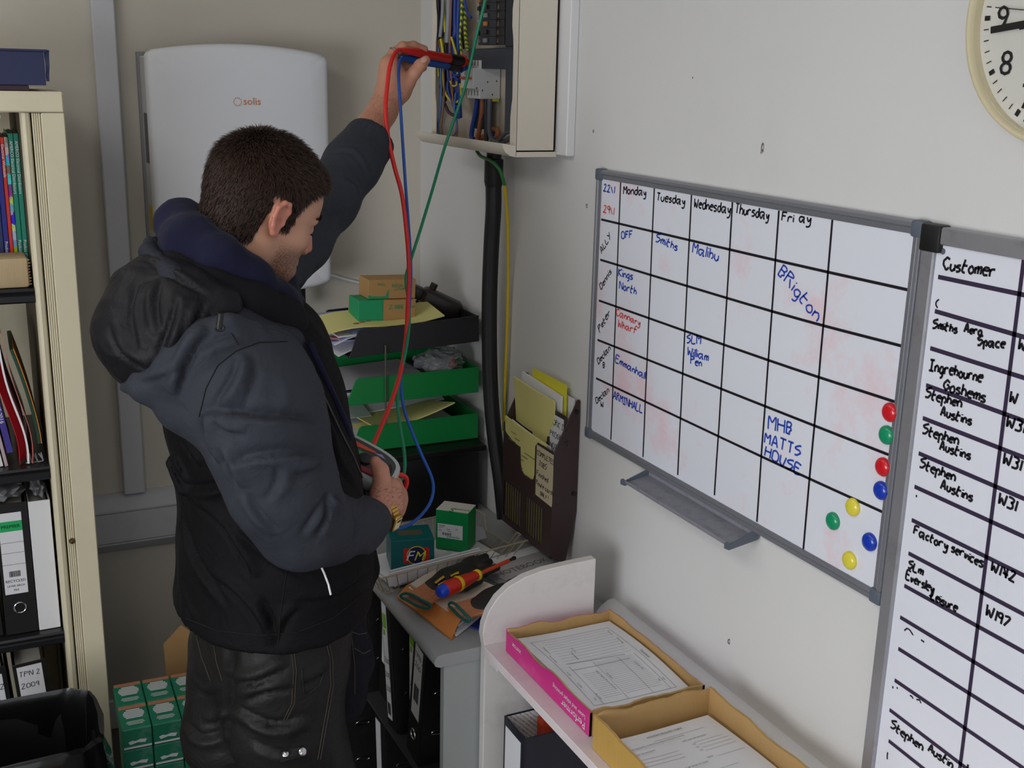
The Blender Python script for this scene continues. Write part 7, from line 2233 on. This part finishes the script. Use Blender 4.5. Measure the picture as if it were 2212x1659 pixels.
tb = [(604, 1624), (655, 1610), (662, 1628), (606, 1644)]
pp = [on_surface(bvT, a, b) for a, b in tb]
if all(p[0] is not None for p in pp):
    obj('phone_pocket_flap', MB().add([p[0] + p[1] * .004 for p in pp] + [p[0] - p[1] * .006 for p in pp], [(0, 1, 2, 3), (7, 6, 5, 4), (0, 4, 5, 1), (1, 5, 6, 2), (2, 6, 7, 3), (3, 7, 4, 0)]), M_trs, trousers, bevel=.001)
for a, b, r in ((617, 1630, .0055), (652, 1624, .0068)):
    p, n = on_surface(bvT, a, b)
    if p is not None:
        obj('press_stud', MB().lathe([(r, 0), (r, .0015), (r * .6, .003), (0, .0032)], 16, Matrix.Translation(p + n * .004) @ n.to_track_quat('Z', 'Y').to_matrix().to_4x4()), M_chrome, trousers)
# holster pocket hanging at the hip
S = Solid((.55, 1.72, .55), (.95, 2.1, .98), .0055)
pn = W(770, 1430, 1.86)
S.chain([W(752, 1372, 1.86), W(758, 1440, 1.86), W(752, 1520, 1.86)], [.038, .042, .030], .02, sq=((.3, -.95, 0), 1.7))
S.chain([W(742, 1400, 1.88), W(735, 1500, 1.88), W(700, 1560, 1.87)], [.034, .036, .03], .03)
Vk, Qk = S.mesh(1)
Vk = wrinkle(Vk, Qk, .004, 20, (1, 1, .6), 81)
pocket_ = obj_np('holster_pocket', Vk, Qk, fabric('holster_dark', (28, 28, 36), .7), trousers)
bvK = bvh_of(Vk, Qk)
for pix in ([(752, 1362), (775, 1370), (800, 1366)], [(765, 1400), (785, 1412), (800, 1404)], [(760, 1380), (766, 1440), (766, 1500)]):
    surf_tube([bvK], pix, .0008, 'stitching', M_stitch, trousers)
# boots (below the frame)
for k, kn in ((ankR, 0), (ankL, 1)):
    S = Solid((k[0] - .16, k[1] - .12, -.01), (k[0] + .28, k[1] + .14, .22), .007)
    S.chain([k + [-.01, 0, -.03], k + [.06, .01, -.045], k + [.15, .03, -.052]], [.055, .046, .040], .03)
    S.cone(k + [0, 0, .03], k + [-.01, 0, -.04], .058, .052, .02)
    S.plane((0, 0, .003), (0, 0, -1), .003)
    Vo, Qo = S.mesh(1)
    obj_np('boot', Vo, Qo, mat('black_boot', (30, 28, 28), .5), person)

# ---- watch and ring
M_gold = mat('gold_plate', (214, 176, 84), .28, metal=1.0, var=.06)
wc = W(824, 1110, 1.856); wax = W(846, 1094, 1.882) - W(800, 1120, 1.838); wax /= np.linalg.norm(wax)
up_ = np.array([0, 0, 1.]) - wax * wax[2]; up_ /= np.linalg.norm(up_); sd_w = np.cross(wax, up_)
watch = None
RW = .0312
def wring(a): return wc + (up_ * math.cos(a) + sd_w * math.sin(a)) * RW
vdir = -Vector(ray(838, 1120)).normalized()
# the dial sits on the lower outer side of the wrist
def topix(p):
    c_ = AX.T @ (np.array(p) - [0, 0, CAMH]); return c_[0] / c_[2] * FPX + 1106, c_[1] / c_[2] * FPX + 829.5
best = min(range(72), key=lambda i: (lambda q: (q[0] - 846) ** 2 + (q[1] - 1126) ** 2)(topix(wring(i / 72 * 6.283))) + (1e4 if np.dot(wring(i / 72 * 6.283) - wc, np.array(vdir)) < 0 else 0))
a0 = best / 72 * 6.283
for i in range(26):
    a = a0 + .46 + (6.283 - .92) * (i + .5) / 26
    c = wring(a); rad = (c - wc) / RW; tan = np.cross(wax, rad)
    F4 = Matrix(((tan[0], wax[0], rad[0], c[0]), (tan[1], wax[1], rad[1], c[1]), (tan[2], wax[2], rad[2], c[2]), (0, 0, 0, 1)))
    if watch is None:
        watch = obj('wristwatch', MB().box((-.0029, -.0085, -.0012), (.0029, .0085, .0014), F4), M_gold, person, bevel=.0006)
    else:
        obj('watch_link', MB().box((-.0029, -.0085, -.0012), (.0029, .0085, .0014), F4), M_gold, watch, bevel=.0006)
c = wring(a0); rad = (c - wc) / RW; tan = np.cross(wax, rad)
F4 = Matrix(((tan[0], wax[0], rad[0], c[0]), (tan[1], wax[1], rad[1], c[1]), (tan[2], wax[2], rad[2], c[2]), (0, 0, 0, 1)))
obj('watch_case', MB().prism([(-.016, -.009), (-.012, -.0125), (.012, -.0125), (.016, -.009), (.016, .009), (.012, .0125), (-.012, .0125), (-.016, .009)], 'z', -.001, .006, F4), M_gold, watch, bevel=.0012)
obj('watch_dial', MB().box((-.011, -.0085, .006), (.011, .0085, .0066), F4), mat('watch_dial', (226, 214, 170), .3), watch)
obj('watch_display', MB().box((-.009, -.006, .0066), (-.004, .006, .0070), F4), mat('watch_lcd', (60, 56, 44), .3), watch)
rc0 = W(851, 113, 2.464); rax = W(870, 101, 2.468) - W(843, 128, 2.462); rax /= np.linalg.norm(rax)
e1 = np.cross(rax, [0, 0, 1.]); e1 /= np.linalg.norm(e1); e2 = np.cross(rax, e1)
obj('finger_ring', MB().tube([rc0 + (e1 * math.cos(i / 20 * 6.283) + e2 * math.sin(i / 20 * 6.283)) * .0122 for i in range(20)], .0019, 8, closed=True), M_chrome, person)

# ------------------------------------------------------------------ tester and its leads
tc_ = W(782, 988, 1.925)
la = W(846, 1016, 1.905) - W(716, 946, 1.962); la /= np.linalg.norm(la)
nn = np.array([-.05, -.42, .90]); nn = nn - la * np.dot(nn, la); nn /= np.linalg.norm(nn)
wa = np.cross(nn, la)
TM = Matrix(((la[0], wa[0], nn[0], tc_[0]), (la[1], wa[1], nn[1], tc_[1]), (la[2], wa[2], nn[2], tc_[2]), (0, 0, 0, 1)))
tester = thing('installation_tester', 'grey hand-held electrical tester with coloured panel held in right hand', 'tester', tc_)
M_tg = mat('tester_grey', (176, 180, 178), .45, var=.03)
def oval(sx, sy, n=40, e=.62):
    return [(math.copysign(abs(math.cos(i / n * 6.283)) ** e, math.cos(i / n * 6.283)) * sx, math.copysign(abs(math.sin(i / n * 6.283)) ** e, math.sin(i / n * 6.283)) * sy) for i in range(n)]
HL, HWd = .076, .044
rings = []
for fx, z in ((.80, -.040), (.93, -.034), (.99, -.022), (1.0, -.008), (.985, -.001), (.955, .002), (.90, .002)):
    rings.append([TM @ Vector((x, y, z)) for x, y in oval(HL * fx if fx > .9 else HL * fx, HWd * (fx - .0))])
obj('case', loft(rings, True, True), M_tg, tester, smooth=50)
def tpanel(pts, m_, z, nm):
    n = len(pts)
    obj(nm, MB().add([TM @ Vector((x, y, z)) for x, y in pts] + [TM @ Vector((x, y, z - .0015)) for x, y in pts], [tuple(range(n)), tuple(reversed(range(n, 2 * n)))] + [(i, (i + 1) % n, n + (i + 1) % n, n + i) for i in range(n)]), m_, tester, smooth=20)
tpanel([(x * .86, y * .80) for x, y in oval(HL, HWd)], mat('tester_dark', (58, 60, 62), .5), .0030, 'dark_panel')
tpanel([(-.055, .004), (-.030, .014), (.012, .020), (.020, .026), (-.035, .026), (-.058, .018)], mat('tester_orange', (204, 82, 48), .45), .0040, 'orange_zone')
tpanel([(.014, .021), (.040, .020), (.050, .012), (.030, .027)], mat('tester_lilac', (150, 146, 186), .45), .0040, 'lilac_zone')
tpanel([(-.035, -.004), (-.010, .010), (.010, .008), (-.006, -.006)], mat('tester_green', (40, 150, 88), .45), .0040, 'green_zone')
tpanel([(-.030, -.012), (-.012, -.008), (.0, -.014), (-.018, -.020)], mat('tester_yellow', (216, 200, 50), .45), .0041, 'yellow_zone')
tpanel([(-.020, -.024), (.010, -.022), (.036, -.020), (.030, -.032), (.0, -.033)], mat('tester_red', (150, 30, 34), .45), .0040, 'red_zone')
tpanel([(.052, .016), (.060, .008), (.062, -.010), (.055, -.018), (.050, -.008), (.049, .008)], M_blackp, .0041, 'end_panel')
for (cx_, cy_, r_) in ((-.036, .004, .011), (.006, -.006, .013)):
    obj('selector_knob', MB().lathe([(r_, .003), (r_ * .95, .009), (r_ * .8, .0105), (0, .0105)], 24, TM @ Matrix.Translation((cx_, cy_, 0))), M_blackp, tester, smooth=40)
mk = TM @ Vector((.004, -.029, .0042))
obj('symbol', MB().box((.002, -.030, .0040), (.008, -.026, .0043), TM), M_white, tester)

def lead_mat(c, col): return mat('lead_' + c, col, .35, var=.03)
ML_r, ML_b, ML_g = lead_mat('red', (214, 40, 34)), lead_mat('blue', (24, 84, 176)), lead_mat('green', (16, 128, 92))
def probe(label, col, a, b, path, r, mtl):
    A, B = Vector(a), Vector(b)
    ax_ = (B - A).normalized(); L_ = (B - A).length
    t = thing('test_lead', label, 'test lead', A)
    def seg(prof, nm, m_):
        obj(nm, MB().tube([A + ax_ * (L_ * q) for q, _ in prof], [w_ for _, w_ in prof], 14), m_, t, smooth=50)
    seg([(-.02, .0045), (.06, .0075), (.20, .0098), (.55, .0102), (.64, .0106)], 'probe_handle', mtl)
    seg([(.64, .0112), (.66, .0124), (.80, .0124), (.83, .0118)], 'grip_sleeve', M_blackp)
    seg([(.830, .0150), (.842, .0150)], 'finger_guard', mtl)
    seg([(.842, .0085), (.90, .0072), (.97, .0062)], 'probe_shroud', mtl)
    seg([(.97, .0014), (1.0, .0012)], 'probe_tip', M_chrome)
    obj('cable', MB().tube(path, r, 10, smooth=8), mtl, t, smooth=60)
    return t
pr_tip = np.array(at(1020, 136, x=1.146))
pr_a = W(872, 108, 2.438)
path_r = [Vector(pr_a)] + [Vector(W(*p)) for p in ((856, 111, 2.425), (843, 140, 2.395), (836, 190, 2.375), (833, 240, 2.355), (839, 300, 2.335), (852, 360, 2.325), (868, 420, 2.315), (877, 490, 2.30), (883, 570, 2.28), (881, 660, 2.24), (876, 740, 2.20), (866, 800, 2.15), (848, 860, 2.09), (826, 915, 2.03), (806, 962, 1.975), (798, 985, 1.955))]
probe('red test probe and lead looping down to the tester', 'red', pr_a, pr_tip, path_r, .0046, ML_r)
pb_a = W(870, 126, 2.452); pb_tip = pr_tip + np.array([.0, .012, -.012])
path_b = [Vector(pb_a)] + [Vector(W(*p)) for p in ((864, 132, 2.435), (861, 165, 2.400), (865, 230, 2.375), (870, 310, 2.36), (876, 400, 2.34), (882, 480, 2.32), (887, 560, 2.29), (887, 620, 2.26), (881, 690, 2.23), (872, 760, 2.20), (866, 820, 2.17), (872, 880, 2.14), (889, 930, 2.12), (912, 985, 2.10), (932, 1030, 2.09), (936, 1060, 2.08), (926, 1092, 2.07), (900, 1122, 2.06), (868, 1140, 2.04), (838, 1140, 2.00), (822, 1110, 1.965), (815, 1060, 1.945))]
probe('blue test probe and lead hanging in a wide loop over boxes', 'blue', pb_a, pb_tip, path_b, .0034, ML_b)
t = thing('test_lead', 'green test lead running from the top of board to tester', 'test lead', W(885, 570, 2.26))
pg = [Vector(at(1060, -60, x=1.07)), Vector(at(1046, 10, x=1.06)), Vector(at(1030, 75, x=1.05)), Vector(at(1017, 135, x=1.045)), Vector(at(1004, 190, x=1.035)), Vector(at(984, 250, x=1.02))] + [Vector(W(*p)) for p in ((960, 320, 2.40), (934, 410, 2.36), (910, 490, 2.32), (888, 560, 2.29), (877, 600, 2.27), (882, 650, 2.25), (884, 700, 2.22), (876, 760, 2.18), (864, 815, 2.14), (858, 860, 2.11), (864, 920, 2.06), (873, 975, 2.02), (874, 1015, 1.99), (866, 1038, 1.97), (850, 1048, 1.955))]
obj('cable', MB().tube(pg, .0034, 10, smooth=8), ML_g, t, smooth=60)
o = obj('lead_tail', MB().tube([Vector(W(*p)) for p in ((838, 1030, 1.93), (852, 1026, 1.935), (868, 1026, 1.945), (878, 1034, 1.955), (876, 1052, 1.96), (864, 1066, 1.955), (852, 1074, 1.945))], .0046, 10, smooth=8), ML_r, tester, smooth=60)
